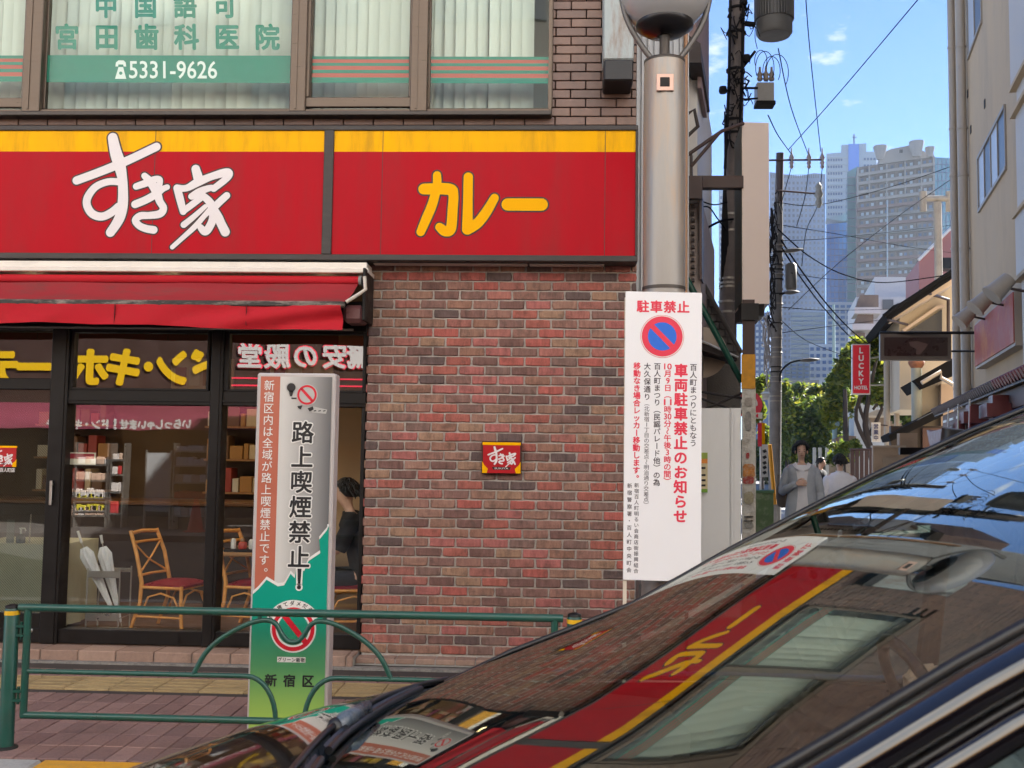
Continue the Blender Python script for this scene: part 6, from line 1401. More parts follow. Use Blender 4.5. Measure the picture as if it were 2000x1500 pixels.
bw = thing('garden_fence', 'pale grey posts and low block wall at the bend of the alley', 'fence', gpt(1600, 42))
for x in (1588, 1599, 1613, 1640): prect(x, 874, x + 6, 985, 42, .4, 'post', M('fence_grey', (.42, .42, .39), .8), bw)
prect(1588, 905, 1665, 985, 42.4, .2, 'wall', M('fence_wall', (.25, .21, .17), .85, vary=.2), bw)
kk = thing('shop_kiosk', 'low brown roofed kiosk among the greenery behind the teal pole', 'kiosk', gpt(1655, 45)); pslab([(1632, 856), (1648, 850), (1672, 852), (1672, 860), (1632, 862)], 45, 3, 'roof', M('kiosk_roof', (.16, .11, .08), .8), kk); prect(1636, 862, 1670, 985, 45.5, 2, 'wall', M('kiosk_wall', (.14, .12, .10), .8), kk)

# ---- traffic signs by the column
rsn = thing('round_traffic_sign', 'round red rimmed traffic sign half hidden by the peeling column', 'traffic sign', gpt(1464, 13.4)); c_ = az(1462, 790, 13.4); k = 13.4 / FPX
fr_ = Frame(c_, ray(1463, 790) * 13.4 - ray(1462, 790) * 13.4, ray(1462, 791) * 13.4 - ray(1462, 790) * 13.4, CAM_POS - c_)
mb = MB(); disc(mb, fr_, 0, 0, 27); part('rim', MB().tube([c_ + Vector((0, .02, 0)), c_ + Vector((0, .0, 0))], 27 * k, 36), m_nred, rsn); mb = MB(); disc(mb, fr_, 0, 0, 18, .006); part('field', mb, m_pw, rsn, recalc=False); mb = MB(); disc(mb, fr_, 0, 0, 14, .009); part('symbol', mb, M('sign_slate', (.06, .16, .18), .5), rsn, recalc=False)
part('post', MB().tube([(c_.x, c_.y + .05, 0), (c_.x, c_.y + .05, c_.z + .1)], .03, 8), m_gp, rsn)
prect(1455, 806, 1489, 818, 13.35, .01, 'subplate', m_pw, rsn); pslab([(1472, 812), (1481, 808), (1481, 816)], 13.34, .004, 'arrow', m_nred, rsn)
nbn = thing('vertical_banner', 'narrow red and yellow shop banner hanging behind the column', 'banner', gpt(1487, 17)); prect(1480, 826, 1488, 872, 17, .02, 'red_half', m_nred, nbn); prect(1487, 826, 1494, 868, 17.02, .02, 'yellow_half', m_yel, nbn); part('pole', MB().tube([gpt(1486, 17.1), az(1486, 822, 17.1)], .02, 6), m_ctw, nbn)
wbn = thing('standing_board', 'white standing board with black brush marks behind the column', 'sign', gpt(1492, 18)); prect(1486, 868, 1500, 932, 18, .05, 'board', m_ctw, wbn)
for y_ in (880, 892, 903, 912, 922): pslab([(1489, y_), (1495, y_ - 3), (1498, y_ + 2), (1492, y_ + 5)], 17.97, .01, 'mark', m_ink, wbn)

# ================================================================== FAR CITY
ra = ray(1600, 900); ra.z = 0; ra.normalize()
def tower(name, label, outline, d, depth, mat):
    cx = sum(p[0] for p in outline) / len(outline); t = thing(name, label, 'tower', gpt(cx, d)); part('wall', MB().slab([az(x, y, d) for x, y in outline], ra * depth), mat, t); return t
def grid_windows(t, x0, y0, x1, y1, d, nx, ny, fx_, fy_, mat, as_parts=True, name='window', slope=0.0, inset=.25):
    w_, h_ = (x1 - x0) / nx, (y1 - y0) / ny; mbj = MB()
    for j in range(ny):
        for i in range(nx):
            xa = x0 + (i + (1 - fx_) / 2) * w_; ya = y0 + (j + (1 - fy_) / 2) * h_; sl0, sl1 = (xa - x0) * slope, (xa + w_ * fx_ - x0) * slope
            mb = MB().slab([az(xa, ya + sl0, d - inset), az(xa + w_ * fx_, ya + sl1, d - inset), az(xa + w_ * fx_, ya + h_ * fy_ + sl1, d - inset), az(xa, ya + h_ * fy_ + sl0, d - inset)], ra * inset * .9)
            if as_parts: part(name, mb, mat, t)
            else: mbj.add(mb.v, mb.f)
    if not as_parts: part(name, mbj, mat, t, kind='stuff')
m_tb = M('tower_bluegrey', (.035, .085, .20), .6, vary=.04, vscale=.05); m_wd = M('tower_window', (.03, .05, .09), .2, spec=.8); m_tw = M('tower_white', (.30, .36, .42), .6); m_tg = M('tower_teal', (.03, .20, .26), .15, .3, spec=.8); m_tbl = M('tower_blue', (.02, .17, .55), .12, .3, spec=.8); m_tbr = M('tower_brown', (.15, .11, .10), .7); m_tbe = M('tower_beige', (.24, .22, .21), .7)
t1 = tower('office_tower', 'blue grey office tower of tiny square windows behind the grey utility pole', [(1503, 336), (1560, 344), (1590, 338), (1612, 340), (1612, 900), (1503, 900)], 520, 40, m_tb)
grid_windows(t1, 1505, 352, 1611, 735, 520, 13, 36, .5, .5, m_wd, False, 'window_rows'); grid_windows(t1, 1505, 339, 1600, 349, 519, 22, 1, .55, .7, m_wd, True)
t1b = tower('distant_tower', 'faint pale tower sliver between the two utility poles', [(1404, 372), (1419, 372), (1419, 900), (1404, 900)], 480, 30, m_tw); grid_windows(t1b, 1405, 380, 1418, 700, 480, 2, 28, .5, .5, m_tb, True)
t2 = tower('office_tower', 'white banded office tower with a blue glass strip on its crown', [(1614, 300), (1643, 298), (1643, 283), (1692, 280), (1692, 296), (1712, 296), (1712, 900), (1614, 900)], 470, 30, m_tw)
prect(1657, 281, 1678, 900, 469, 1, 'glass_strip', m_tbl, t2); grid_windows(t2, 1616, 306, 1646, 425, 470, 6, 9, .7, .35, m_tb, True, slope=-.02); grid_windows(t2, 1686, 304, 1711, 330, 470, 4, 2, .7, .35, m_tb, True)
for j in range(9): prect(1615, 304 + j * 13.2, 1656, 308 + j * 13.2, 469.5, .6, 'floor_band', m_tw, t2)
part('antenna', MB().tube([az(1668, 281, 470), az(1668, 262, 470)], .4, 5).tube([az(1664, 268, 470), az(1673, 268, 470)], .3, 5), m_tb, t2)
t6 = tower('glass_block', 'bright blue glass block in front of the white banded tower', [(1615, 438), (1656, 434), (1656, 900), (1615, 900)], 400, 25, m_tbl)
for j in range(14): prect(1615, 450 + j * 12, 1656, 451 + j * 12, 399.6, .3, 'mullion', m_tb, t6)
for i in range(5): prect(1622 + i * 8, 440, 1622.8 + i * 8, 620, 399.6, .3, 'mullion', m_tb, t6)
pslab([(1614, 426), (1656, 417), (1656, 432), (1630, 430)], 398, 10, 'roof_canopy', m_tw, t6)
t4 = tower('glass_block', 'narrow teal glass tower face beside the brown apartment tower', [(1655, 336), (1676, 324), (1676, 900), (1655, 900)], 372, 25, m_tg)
for j in range(18): prect(1655, 345 + j * 16, 1676, 346 + j * 16, 371.6, .3, 'mullion', m_tb, t4)
t5 = tower('glass_block', 'teal glass tower peeping out right of the brown apartment tower', [(1825, 307), (1862, 309), (1862, 900), (1825, 900)], 420, 25, m_tg)
for j in range(12): prect(1825, 320 + j * 16, 1862, 321 + j * 16, 419.6, .3, 'mullion', m_tb, t5)
for i in range(4): prect(1832 + i * 8, 310, 1833 + i * 8, 520, 419.6, .3, 'mullion', m_tb, t5)
t3 = tower('apartment_tower', 'brown and beige apartment tower with flared roof drums and rows of balconies', [(1674, 327), (1826, 305), (1826, 900), (1674, 900)], 360, 24, m_tbr)
pslab([(1716, 321), (1720, 300), (1740, 291), (1780, 283), (1806, 296), (1824, 300), (1824, 306)], 359, 20, 'penthouse', m_tbe, t3)
for (px, y0_, y1_, r0, r1) in ((1719, 312, 289, 6, 13), (1790, 306, 280, 8, 14), (1816, 306, 291, 5, 9)):
    k = 356 / FPX; a, b = az(px, y0_, 356), az(px, y1_, 356); part('roof_drum', MB().tube([a, b, b + Vector((0, 0, .6))], [r0 * k, r1 * k, r1 * k], 16), m_tbe, t3)
prect(1757, 292, 1763, 297, 355.5, 1, 'dark_vent', m_dark, t3)
sl_k = -.145; nf = 17; fh = 17.0
for j in range(nf):
    yb = 330 + j * (fh - .25 * (1 if j > 3 else 0)); top = j < 4; sk = sl_k * (1 - j / (nf * 1.25)) 
    mt_ = m_tbe if top else m_tbr
    mslab = m_tbe if top else M('tower_slab', (.14, .14, .14), .7) if j % 2 else M('tower_slab_red', (.14, .08, .075), .7)
    pslab([(1674, yb + 9), (1826, yb + 9 + 152 * sk), (1826, yb + 14.5 + 152 * sk), (1674, yb + 14.5)], 358.2, 1.6, 'balcony', mslab, t3)
    for i in range(4):
        xa = 1678 + i * 37.5; ya = yb + (xa - 1674) * sk; yb2 = yb + (xa + 33 - 1674) * sk
        pslab([(xa, ya), (xa + 33, yb2), (xa + 33, yb2 + 9), (xa, ya + 9)], 359.4, .5, 'recess', M('tower_recess', (.09, .065, .06), .7), t3)
        for w_ in range(3):
            xw = xa + 3 + w_ * 10.5 + rnd.uniform(-1, 1); yw = yb + (xw - 1674) * sk; part('window', MB().slab([az(x, y, 359.2) for x, y in ((xw, yw + 3), (xw + 5.5, yw + 3 + 5.5 * sk), (xw + 5.5, yw + 8.5 + 5.5 * sk), (xw, yw + 8.5))], ra * .2), rnd.choice([m_tw, m_wd, m_tb]), t3)
for px in (1676, 1698, 1732, 1768, 1800, 1824):
    y_ = 328 + (px - 1674) * sl_k; prect(px - 1.3, y_, px + 1.3, y_ + 68, 358, 1.2, 'pier', m_tbe, t3)
prect(1732, 390, 1734.5, 700, 357.8, 1, 'pier', m_tw, t3)
# mid-distance blocks
def block(label, x0, y0, x1, y1, d, mat, nx, ny, wm, fx_=.6, fy_=.5, parts_=True):
    t = tower('city_block', label, [(x0, y0), (x1, y0), (x1, 905), (x0, 905)], d, 15, mat); t['category'] = 'building'; grid_windows(t, x0, y0 + 3, x1, min(y1, 860), d, nx, ny, fx_, fy_, wm, parts_); return t
m_dg = M('office_dark', (.07, .10, .13), .2, spec=.8); m_lg = M('office_light', (.24, .27, .31), .6)
block('dark glass office with pale floor lines under the blue grey tower', 1545, 610, 1612, 740, 260, m_dg, 3, 14, m_tb, .9, .25)
block('slate office with a rounded grey roof left of the white flats', 1616, 590, 1676, 700, 200, m_lg, 5, 10, m_tb, .7, .5)
block('low pale grey office below the dark glass office', 1580, 672, 1640, 740, 150, M('office_pale', (.36, .39, .43), .6), 5, 5, m_tb)
block('dark teal office low between the column and the tree mass', 1532, 706, 1582, 740, 140, m_dg, 4, 4, m_tb)
block('pale sky blue block beside the column and the leafy gap', 1474, 610, 1503, 760, 230, m_tb, 3, 13, m_tw, .5, .5)
vi = thing('viaduct', 'grey elevated viaduct with two pale ledges behind the grey utility pole', 'viaduct', gpt(1545, 110)); prect(1478, 742, 1600, 775, 110, 6, 'deck', M('viaduct_grey', (.22, .20, .19), .8, vary=.2), vi); prect(1474, 753, 1598, 757, 109, 1, 'ledge', m_lg, vi); prect(1474, 765, 1592, 768, 109, 1, 'ledge', m_lg, vi); prect(1500, 775, 1506, 930, 111, 2, 'pier', m_conc, vi); prect(1570, 775, 1576, 930, 111, 2, 'pier', m_conc, vi)

# air
hz, n, l, p = new_mat('haze_air'); n.remove(p); pv = n.new('ShaderNodeVolumePrincipled'); pv.inputs['Density'].default_value = 0.00027; pv.inputs['Color'].default_value = (.80, .90, 1, 1); pv.inputs['Anisotropy'].default_value = 0.0
l.new(pv.outputs[0], n['Material Output'].inputs['Volume'])
HAZE = True
if HAZE: struct('haze', MB().box((-420, -130, -2.2), (900, 1250, 190)), hz, kind='stuff')

# ================================================================== THE CAR IN FRONT
YC = 1.835
car = thing('parked_car', 'glossy black car in the foreground facing left with street reflections on its windscreen', 'car', (0.6, YC, -.13))
m_paint = M('car_black', (0.006, 0.005, 0.007), 0.06, 0.0, coat=1.0, spec=.8)
m_trim = M('car_trim', (.012, .012, .014), .35)
m_cowl = M('cowl_sky_tint', (.10, .125, .16), .30, vary=.15, vscale=30)  # black plastic; the sky's reflection is put into this blue-grey colour
m_wsg = glass_mat('windscreen', (.62, .72, .68), base=.14, top=1.0, power=1.9, wavy=.05, rough=.018, gcol=(.62, .65, .61))
m_sg = glass_mat('side_glass', (.25, .33, .32), base=.10, top=.95, power=3)
def at2(px, py, Y): p = at(px, py, Y); return p.x, p.z
# far edge of the screen, measured; half width shrinks towards the roof
FE = [(870, 1338), (1000, 1276), (1120, 1230), (1235, 1184), (1330, 1132), (1430, 1075), (1530, 1023), (1620, 976), (1710, 931), (1800, 889), (1890, 848), (2000, 803), (2100, 772)]
HW = [.735 - .085 * i / 12 for i in range(13)]
FX = [(*at2(*q, YC + h), h) for q, h in zip(FE, HW)]
def screen(i, v, lift=0.0):
    x, z, h = FX[i]; t = i / 12; b = 1 - abs(v) ** 2.2
    return Vector((x - b * (.17 - .09 * t) , YC + v * h, z + lift))
VS = [-1 + 2 * k / 24 for k in range(25)]
part('windscreen', MB().grid([[screen(i, v) for v in VS] for i in range(13)]), m_wsg, car, recalc=False)
# black edge seal round the screen
def ribbon(pts_a, pts_b): return MB().grid([[a, b] for a, b in zip(pts_a, pts_b)])
for s_ in (1, -1):
    part('screen_seal', MB().tube([screen(i, s_, .004) for i in range(13)], .008, 8), m_trim, car)
    # pillar outside the seal
    rows = []
    for i in range(13):
        x, z, h = FX[i]; w_ = .05 + .012 * i / 12
        c0 = Vector((x + .012, YC + s_ * (h + .020), z - .018)); nrm = Vector((-.42, 0, .91))
        rows.append([c0 + nrm * math.cos(a) * .024 + Vector((0, s_, 0)) * math.sin(a) * .034 for a in [math.pi * (-.35 + 1.25 * k / 12) for k in range(13)]])
    part('pillar', MB().grid(rows), m_paint, car)
    rows2 = []
    for i in range(13):
        x, z, h = FX[i]; c0 = Vector((x + .040, YC + s_ * (h + .040), z - .052)); nrm = Vector((-.42, 0, .91))
        rows2.append([c0 + nrm * math.cos(a) * .020 + Vector((0, s_, 0)) * math.sin(a) * .022 for a in [math.pi * (-.4 + 1.3 * k / 10) for k in range(11)]])
    part('door_frame', MB().grid(rows2), m_paint, car)
    part('pillar_seal', MB().tube([Vector((FX[i][0] + .026, YC + s_ * (FX[i][2] + .040), FX[i][1] - .040)) for i in range(13)], .007, 6), m_trim, car)
part('frit_band', MB().grid([[screen(i, v, .0015) for v in (1 - (.17 - .13 * min(1, i / 5)), 1 - (.08 - .06 * min(1, i / 5)), 1)] for i in range(13)]), m_trim, car, recalc=False)
# roof
xr_, zr_, hr_ = FX[-1]
rows = []
for k in range(12):
    t = k / 11; X = xr_ + t * 1.9; zc = zr_ + .075 * math.sin(math.pi * (.12 + .62 * t)) - .03; hh_ = hr_ + .05 - .02 * t
    rows.append([Vector((X - (.08 if k == 0 else 0) * (1 - v * v), YC + v * hh_, zc - .05 * abs(v) ** 3 + .02 * (1 - v * v))) for v in VS])
rows[0] = [screen(12, v, .002) for v in VS]
part('roof', MB().grid(rows), m_paint, car)
# bonnet
HE = [(870, 1328), (780, 1346), (700, 1364), (620, 1386), (540, 1411), (470, 1433), (400, 1457), (340, 1479), (280, 1502)]
HP = [at2(*q, YC + .80) for q in HE]
def bonnet(i, v):
    x, z = HP[i]; b = 1 - abs(v) ** 2.4; t = i / 8
    return Vector((x - b * (.17 - .02 * t), YC + v * (.80 - .02 * t), z + b * .03 - .0))
rows = [[bonnet(i, v) for v in VS] for i in range(9)]
x_, z_ = HP[-1]
for (dx, dz, w_) in ((.12, -.06, .97), (.22, -.14, .95), (.28, -.26, .93), (.30, -.42, .93)):
    rows.append([Vector((x_ - dx - (1 - abs(v) ** 2.4) * .17, YC + v * .80 * w_, z_ - dz * -1 + (1 - abs(v) ** 2.4) * .02)) for v in VS])
part('bonnet', MB().grid(rows[:9]), m_paint, car); part('nose', MB().grid(rows[8:]), m_paint, car)
part('bonnet_edge', MB().tube([bonnet(0, v) + Vector((.004, 0, .002)) for v in VS], .007, 8), m_trim, car)
# cowl between bonnet and screen, sunk a little
rows = []
for v in VS:
    a, b = bonnet(0, v * .97), screen(0, v)
    rows.append([a + Vector((.0, 0, -.012)), a + (b - a) * .35 + Vector((0, 0, -.045)), a + (b - a) * .7 + Vector((0, 0, -.04)), b + Vector((0, 0, -.004))])
cowl = part('cowl', MB().grid(rows), m_cowl, car)
for k in range(16):
    v = -.85 + k * .11; a, b = bonnet(0, v), screen(0, v); c_ = a + (b - a) * .5 + Vector((0, 0, -.03)); part('cowl_rib', MB().box((c_.x - .03, c_.y - .006, c_.z - .006), (c_.x + .03, c_.y + .006, c_.z + .006), bev=.003), m_trim, cowl)
def wiper(v0, v1, vp):
    a, b = screen(0, vp), bonnet(0, vp); p0 = a + (b - a) * .45 + Vector((0, 0, .005))
    bl = [screen(0, v0 + (v1 - v0) * k / 8, .0) * (1 - .15) + screen(1, v0 + (v1 - v0) * k / 8, .0) * .15 + Vector((0, 0, .010)) for k in range(9)]
    w_ = part('wiper', MB().tube([p0, p0 + Vector((.015, 0, .02)), (p0 + bl[2]) / 2 + Vector((0, 0, .018)), bl[4] + Vector((0, 0, .008))], [.016, .018, .013, .008], 10), m_cowl, car)
    part('wiper_cap', MB().lathe(p0, [(.02, -.02), (.021, .005), (.015, .02), (.006, .026)], 14), m_trim, w_)
    part('blade', MB().tube(bl, .008, 8).grid([[p + Vector((0, 0, .002)), p + Vector((-.010, 0, .010))] for p in bl]), m_trim, w_)
wiper(.80, .10, .30); wiper(.02, -.8, -.35)
# flanks
for s_ in (1, -1):
    top = [bonnet(i, s_) for i in range(8, -1, -1)] + [Vector((x, YC + s_ * .80, HP[0][1] + .012 * k)) for k, x in enumerate((.0, .5, 1.0, 1.6, 2.2, 2.8))]
    rows = []
    for p in top:
        rows.append([p, p + Vector((0, s_ * .035, -.03)), p + Vector((0, s_ * .05, -.18)), Vector((p.x, YC + s_ * .86, .45)), Vector((p.x, YC + s_ * .82, .08))])
    part('flank', MB().grid(rows), m_paint, car)
    # side glass and roof rail
    zb_g = HP[0][1] + .02
    pts = [Vector((FX[i][0] + .09, YC + s_ * (FX[i][2] + .045), FX[i][1] - .075)) for i in range(1, 13)]
    lo = [Vector((p.x, YC + s_ * .80, min(zb_g, p.z - .002))) for p in pts]
    pts += [Vector((xr_ + .6, YC + s_ * (hr_ + .05), zr_ - .02)), Vector((xr_ + 1.3, YC + s_ * (hr_ + .05), zr_ - .05))]; lo += [Vector((xr_ + .6, YC + s_ * .80, zb_g + .02)), Vector((xr_ + 1.3, YC + s_ * .80, zb_g + .03))]
    part('side_window', ribbon(lo, pts), m_sg, car, recalc=False)
    part('door_pillar', MB().tube([Vector((.92, YC + s_ * .81, zb_g)), Vector((.97, YC + s_ * .73, zr_ - .08))], .028, 8), m_trim, car)
    part('window_rail', MB().tube([p + Vector((0, s_ * .008, -.004)) for p in pts], .014, 8), m_trim, car)
    part('belt_trim', MB().tube([Vector((x, YC + s_ * .812, zb_g)) for x in (-.1, .6, 1.4, 2.5)], .012, 8), M('belt_chrome', (.5, .5, .52), .2, 1.0), car)
    for xw in (-.82, 1.98):
        w_ = part('wheel', MB().lathe((xw, YC + s_ * .80, .19), [(.0, -.10 * s_), (.31, -.10 * s_), (.325, -.05 * s_), (.325, .03 * s_), (.30, .06 * s_)], 28, 'Y'), M('tyre', (.02, .02, .02), .85), car)
        part('rim', MB().lathe((xw, YC + s_ * .865, .19), [(.21, 0), (.19, -.02 * s_), (.05, -.01 * s_), (.0, .0)], 20, 'Y', caps=False), m_steel, w_)
    part('headlight', MB().lathe((x_ - .23, YC + s_ * .60, z_ - .16), [(.02, -.1), (.11, -.02), (.10, .05)], 16, 'X'), m_steel, car)
    part('door_handle', MB().tube([(1.0, YC + s_ * .90, .84), (1.05, YC + s_ * .915, .85), (1.18, YC + s_ * .915, .85), (1.22, YC + s_ * .90, .84)], .012, 8), m_paint, car)
part('tail', MB().grid([[Vector((xr_ + 1.9 + dx, YC + v * .72, z)) for v in VS] for dx, z in ((0, zr_ - .03), (.25, 1.15), (.35, .9), (.35, .1))]), m_paint, car)
# cabin
m_cab = M('cabin_grey', (.035, .034, .036), .8, vary=.1); m_cloth2 = M('seat_fabric', (.05, .048, .05), .9, vary=.2, vscale=20)
rows = []
for v in VS:
    a = screen(0, v); rows.append([a + Vector((.01, 0, -.01)), a + Vector((.25, 0, -.0)), a + Vector((.52, 0, -.02)), a + Vector((.60, 0, -.10)), a + Vector((.58, 0, -.4))])
part('dashboard', MB().grid(rows), m_cab, car)
part('floor_pan', MB().box((-1.4, YC - .78, .0), (3.0, YC + .78, .06)), m_cab, car)
for (yy, dr) in ((YC + .38, 1), (YC - .38, 0)):
    st = part('seat', MB().box((.95, yy - .24, .35), (1.5, yy + .24, .52), bev=.05).box((1.42, yy - .23, .45), (1.60, yy + .23, 1.12), bev=.06), m_cloth2, car); part('headrest', MB().box((1.52, yy - .12, 1.16), (1.62, yy + .12, 1.36), bev=.04), m_cloth2, st)
part('rear_seat', MB().box((2.1, YC - .6, .35), (2.7, YC + .6, .55), bev=.05).box((2.6, YC - .6, .5), (2.75, YC + .6, 1.2), bev=.05), m_cloth2, car)
def ring(c, n_, r, k=24):
    n_ = n_.normalized(); u = n_.cross(Vector((0, 1, 0))).normalized(); w = n_.cross(u); return [c + u * r * math.cos(2 * math.pi * i / k) + w * r * math.sin(2 * math.pi * i / k) for i in range(k + 1)]
swc = Vector((.78, YC + .38, 1.02))
part('steering_wheel', MB().tube(ring(swc, Vector((1, 0, .45)), .185), .013, 8), m_trim, car)
mr_ = part('rear_mirror', MB().box((1.02, YC - .11, 1.50), (1.05, YC + .11, 1.56), bev=.012), m_trim, car)

# ================================================================== PEOPLE
def skin(name, chains, mat, parent, sub=2, label=None):
    """one continuous surface grown over joints: chains of (x,y,z,r) that share their first joint with an earlier one"""
    vs, es, rs = [], [], []; key = {}
    for ch in chains:
        prev = None
        for (x, y, z, r) in ch:
            k = (round(x, 4), round(y, 4), round(z, 4))
            if k not in key: key[k] = len(vs); vs.append((x, y, z)); rs.append(r if isinstance(r, tuple) else (r, r))
            i = key[k]
            if prev is not None and prev != i: es.append((prev, i))
            prev = i
    me = bpy.data.meshes.new(name); me.from_pydata(vs, es, []); o = bpy.data.objects.new(name, me); COL.objects.link(o)
    md = o.modifiers.new('s', 'SKIN'); sk = me.skin_vertices[0].data
    for i, r in enumerate(rs): sk[i].radius = r; sk[i].use_root = (i == 0)
    md.use_smooth_shade = True
    ss = o.modifiers.new('d', 'SUBSURF'); ss.levels = sub; ss.render_levels = sub
    dg = bpy.context.evaluated_depsgraph_get(); m2 = bpy.data.meshes.new_from_object(o.evaluated_get(dg)); bpy.data.objects.remove(o); bpy.data.meshes.remove(me)
    m2.materials.clear(); m2.materials.append(mat); m2.polygons.foreach_set('use_smooth', [True] * len(m2.polygons))
    return link(name, m2, parent, (0, 0, 0), label)
def local_part(name, mb, mat, parent, recalc=True):
    me = mb.mesh(name, mat); 
    if recalc: fix_normals(me)
    return link(name, me, parent, (0, 0, 0))
def ell(c, rx, ry, rz, seg=20, rng=12, cut=None):
    rows = []
    for i in range(rng + 1):
        th = math.pi * i / rng
        rows.append([Vector((c[0] + rx * math.sin(th) * math.cos(a), c[1] + ry * math.sin(th) * math.sin(a), c[2] + rz * math.cos(th))) for a in [2 * math.pi * k / seg for k in range(seg + 1)]])
    return MB().grid(rows)
m_skin = M('skin', (.74, .46, .33), .55, vary=.05); m_hair = M('hair_black', (.012, .010, .010), .45, vary=.3, vscale=30)
def head_parts(root, hx, hy, hz, face=True, full=.0, seed=1):
    """hair as many short locks over the skull, eyes, brows and mouth in front (face towards -y)"""
    q = random.Random(seed); mb = MB(); r = (.078 + full, .092 + full, .100 + full)
    rows = []
    for i in range(9):
        th = math.pi * .62 * i / 8
        row = []
        for k in range(25):
            a = 2 * math.pi * k / 24; fwd = max(0, -math.sin(a)); lim = th * (1 - .56 * fwd ** 1.2)
            row.append(Vector((hx + r[0] * math.sin(lim) * math.cos(a), hy + .006 + r[1] * math.sin(lim) * math.sin(a), hz + .022 + r[2] * math.cos(lim) + q.uniform(-.004, .004))))
        rows.append(row)
    mb.grid(rows)
    for _ in range(160):
        a = q.uniform(0, 2 * math.pi); fwd = max(0, -math.sin(a)); th = q.uniform(.1, math.pi * (.50 + .10 * max(0, math.sin(a))) * (1 - .52 * fwd)); n_ = Vector((math.sin(th) * math.cos(a), math.sin(th) * math.sin(a), math.cos(th)))
        p = Vector((hx + r[0] * n_.x, hy + .006 + r[1] * n_.y, hz + .022 + r[2] * n_.z)); d_ = Vector((n_.x * .5 + q.uniform(-.25, .25), n_.y * .5 + q.uniform(-.25, .25), -.9)).normalized()
        mb.tube([p - d_ * .012, p + n_ * .014 + d_ * .018, p + n_ * .002 + d_ * .040], [.010, .009, .003], 5)
    local_part('hair', mb, m_hair, root)
    for s_ in (-1, 1): local_part('ear', ell((hx + s_ * .075, hy + .010, hz - .005), .009, .014, .024, 10, 8), m_skin, root)
    if face:
        for s_ in (-1, 1):
            local_part('eye', ell((hx + s_ * .030, hy - .0865, hz + .004), .011, .005, .0038, 10, 6), m_hair, root)
            local_part('eyebrow', MB().tube([(hx + s_ * .018, hy - .089, hz + .025), (hx + s_ * .032, hy - .088, hz + .028), (hx + s_ * .045, hy - .080, hz + .025)], [.0015, .0025, .001], 6), m_hair, root)
        local_part('mouth', MB().tube([(hx - .022, hy - .085, hz - .050), (hx, hy - .092, hz - .050), (hx + .022, hy - .085, hz - .050)], [.002, .0045, .002], 6), M('lips', (.48, .18, .15), .5), root)
def body_chains(hx, hy, hz, torso, arms, legs, r=1.0):
    """head with jaw and nose, neck, torso, arms with hands, legs with feet; torso=[(x,y,z,rx)..] pelvis to chest"""
    px_, py_, pz_, _ = torso[0]; cx_, cy_, cz_, _ = torso[-1]
    nk = (hx * .4 + cx_ * .6, hy * .4 + cy_ * .6 + .0, cz_ + .09, .05)
    ch = [[(*t[:3], (t[3], t[3] * .72)) for t in torso] + [(*nk[:3], .046), (hx, hy + .022, hz - .100, (.040, .042)), (hx, hy + .0, hz - .060, (.050, .064)), (hx, hy, hz + .01, (.073, .088)), (hx, hy + .004, hz + .075, (.066, .080)), (hx, hy + .006, hz + .112, (.036, .045))],
          [(hx, hy, hz + .01, (.074, .088)), (hx, hy - .088, hz - .008, .012), (hx, hy - .108, hz - .020, .009)]]
    for a in arms: ch.append([(*torso[-1][:3], (torso[-1][3], torso[-1][3] * .72))] + a)
    for l_ in legs: ch.append([(*torso[0][:3], (torso[0][3], torso[0][3] * .72))] + l_)
    return ch
def hand(root, p, d, palm_n, closed=.5, mat=None, s_=1.0, side=1):
    """palm and five fingers from the wrist p along d, curling towards palm_n"""
    d = Vector(d).normalized(); pn = Vector(palm_n); pn = (pn - d * pn.dot(d)).normalized(); w = d.cross(pn); p = Vector(p)
    pc = p + d * .045 * s_; T = lambda v, r: (v.x, v.y, v.z, r * s_)
    chains = [[T(p, .024), T(pc, (.030)), T(pc + d * .035 * s_, .026)]] if 0 else []
    mb_l = []
    rows = [(0, .022, .016), (.03, .032, .015), (.06, .039, .014), (.085, .038, .012)]
    g = MB().grid([[p + d * t * s_ + w * a * math.cos(th) * s_ + pn * b * math.sin(th) * s_ for th in [2 * math.pi * k / 14 for k in range(15)]] for t, a, b in rows]); g.add([p + d * .09 * s_ + w * .03 * math.cos(2 * math.pi * k / 14) * s_ + pn * .008 * math.sin(2 * math.pi * k / 14) * s_ for k in range(14)], [tuple(range(14))])
    for i, L in enumerate((.066, .076, .072, .056)):
        b = p + d * .080 * s_ + w * (.030 - .020 * i) * s_ * side; pts = [b - d * .01 * s_]; dd = d.copy()
        for k, f in enumerate((.45, .32, .23)):
            ang = closed * (.7 + .5 * k); dd = (dd * math.cos(ang) + pn * math.sin(ang)).normalized(); pn2 = pn; pts.append(pts[-1] + dd * L * f * s_)
        g.tube(pts, [.0098 * s_, .0092 * s_, .0085 * s_, .0065 * s_], 8)
    tb_ = p + d * .022 * s_ + w * .028 * s_ * side; g.tube([tb_ - w * .01 * side, tb_ + (w * side * .7 + d * .5 + pn * .2) * .028 * s_, tb_ + (w * side * .75 + d * .9 + pn * .5) * .046 * s_, tb_ + (w * side * .5 + d * 1.3 + pn * .7) * .058 * s_], [.013 * s_, .011 * s_, .0095 * s_, .007 * s_], 8)
    return local_part('hand', g, mat or m_skin, root)

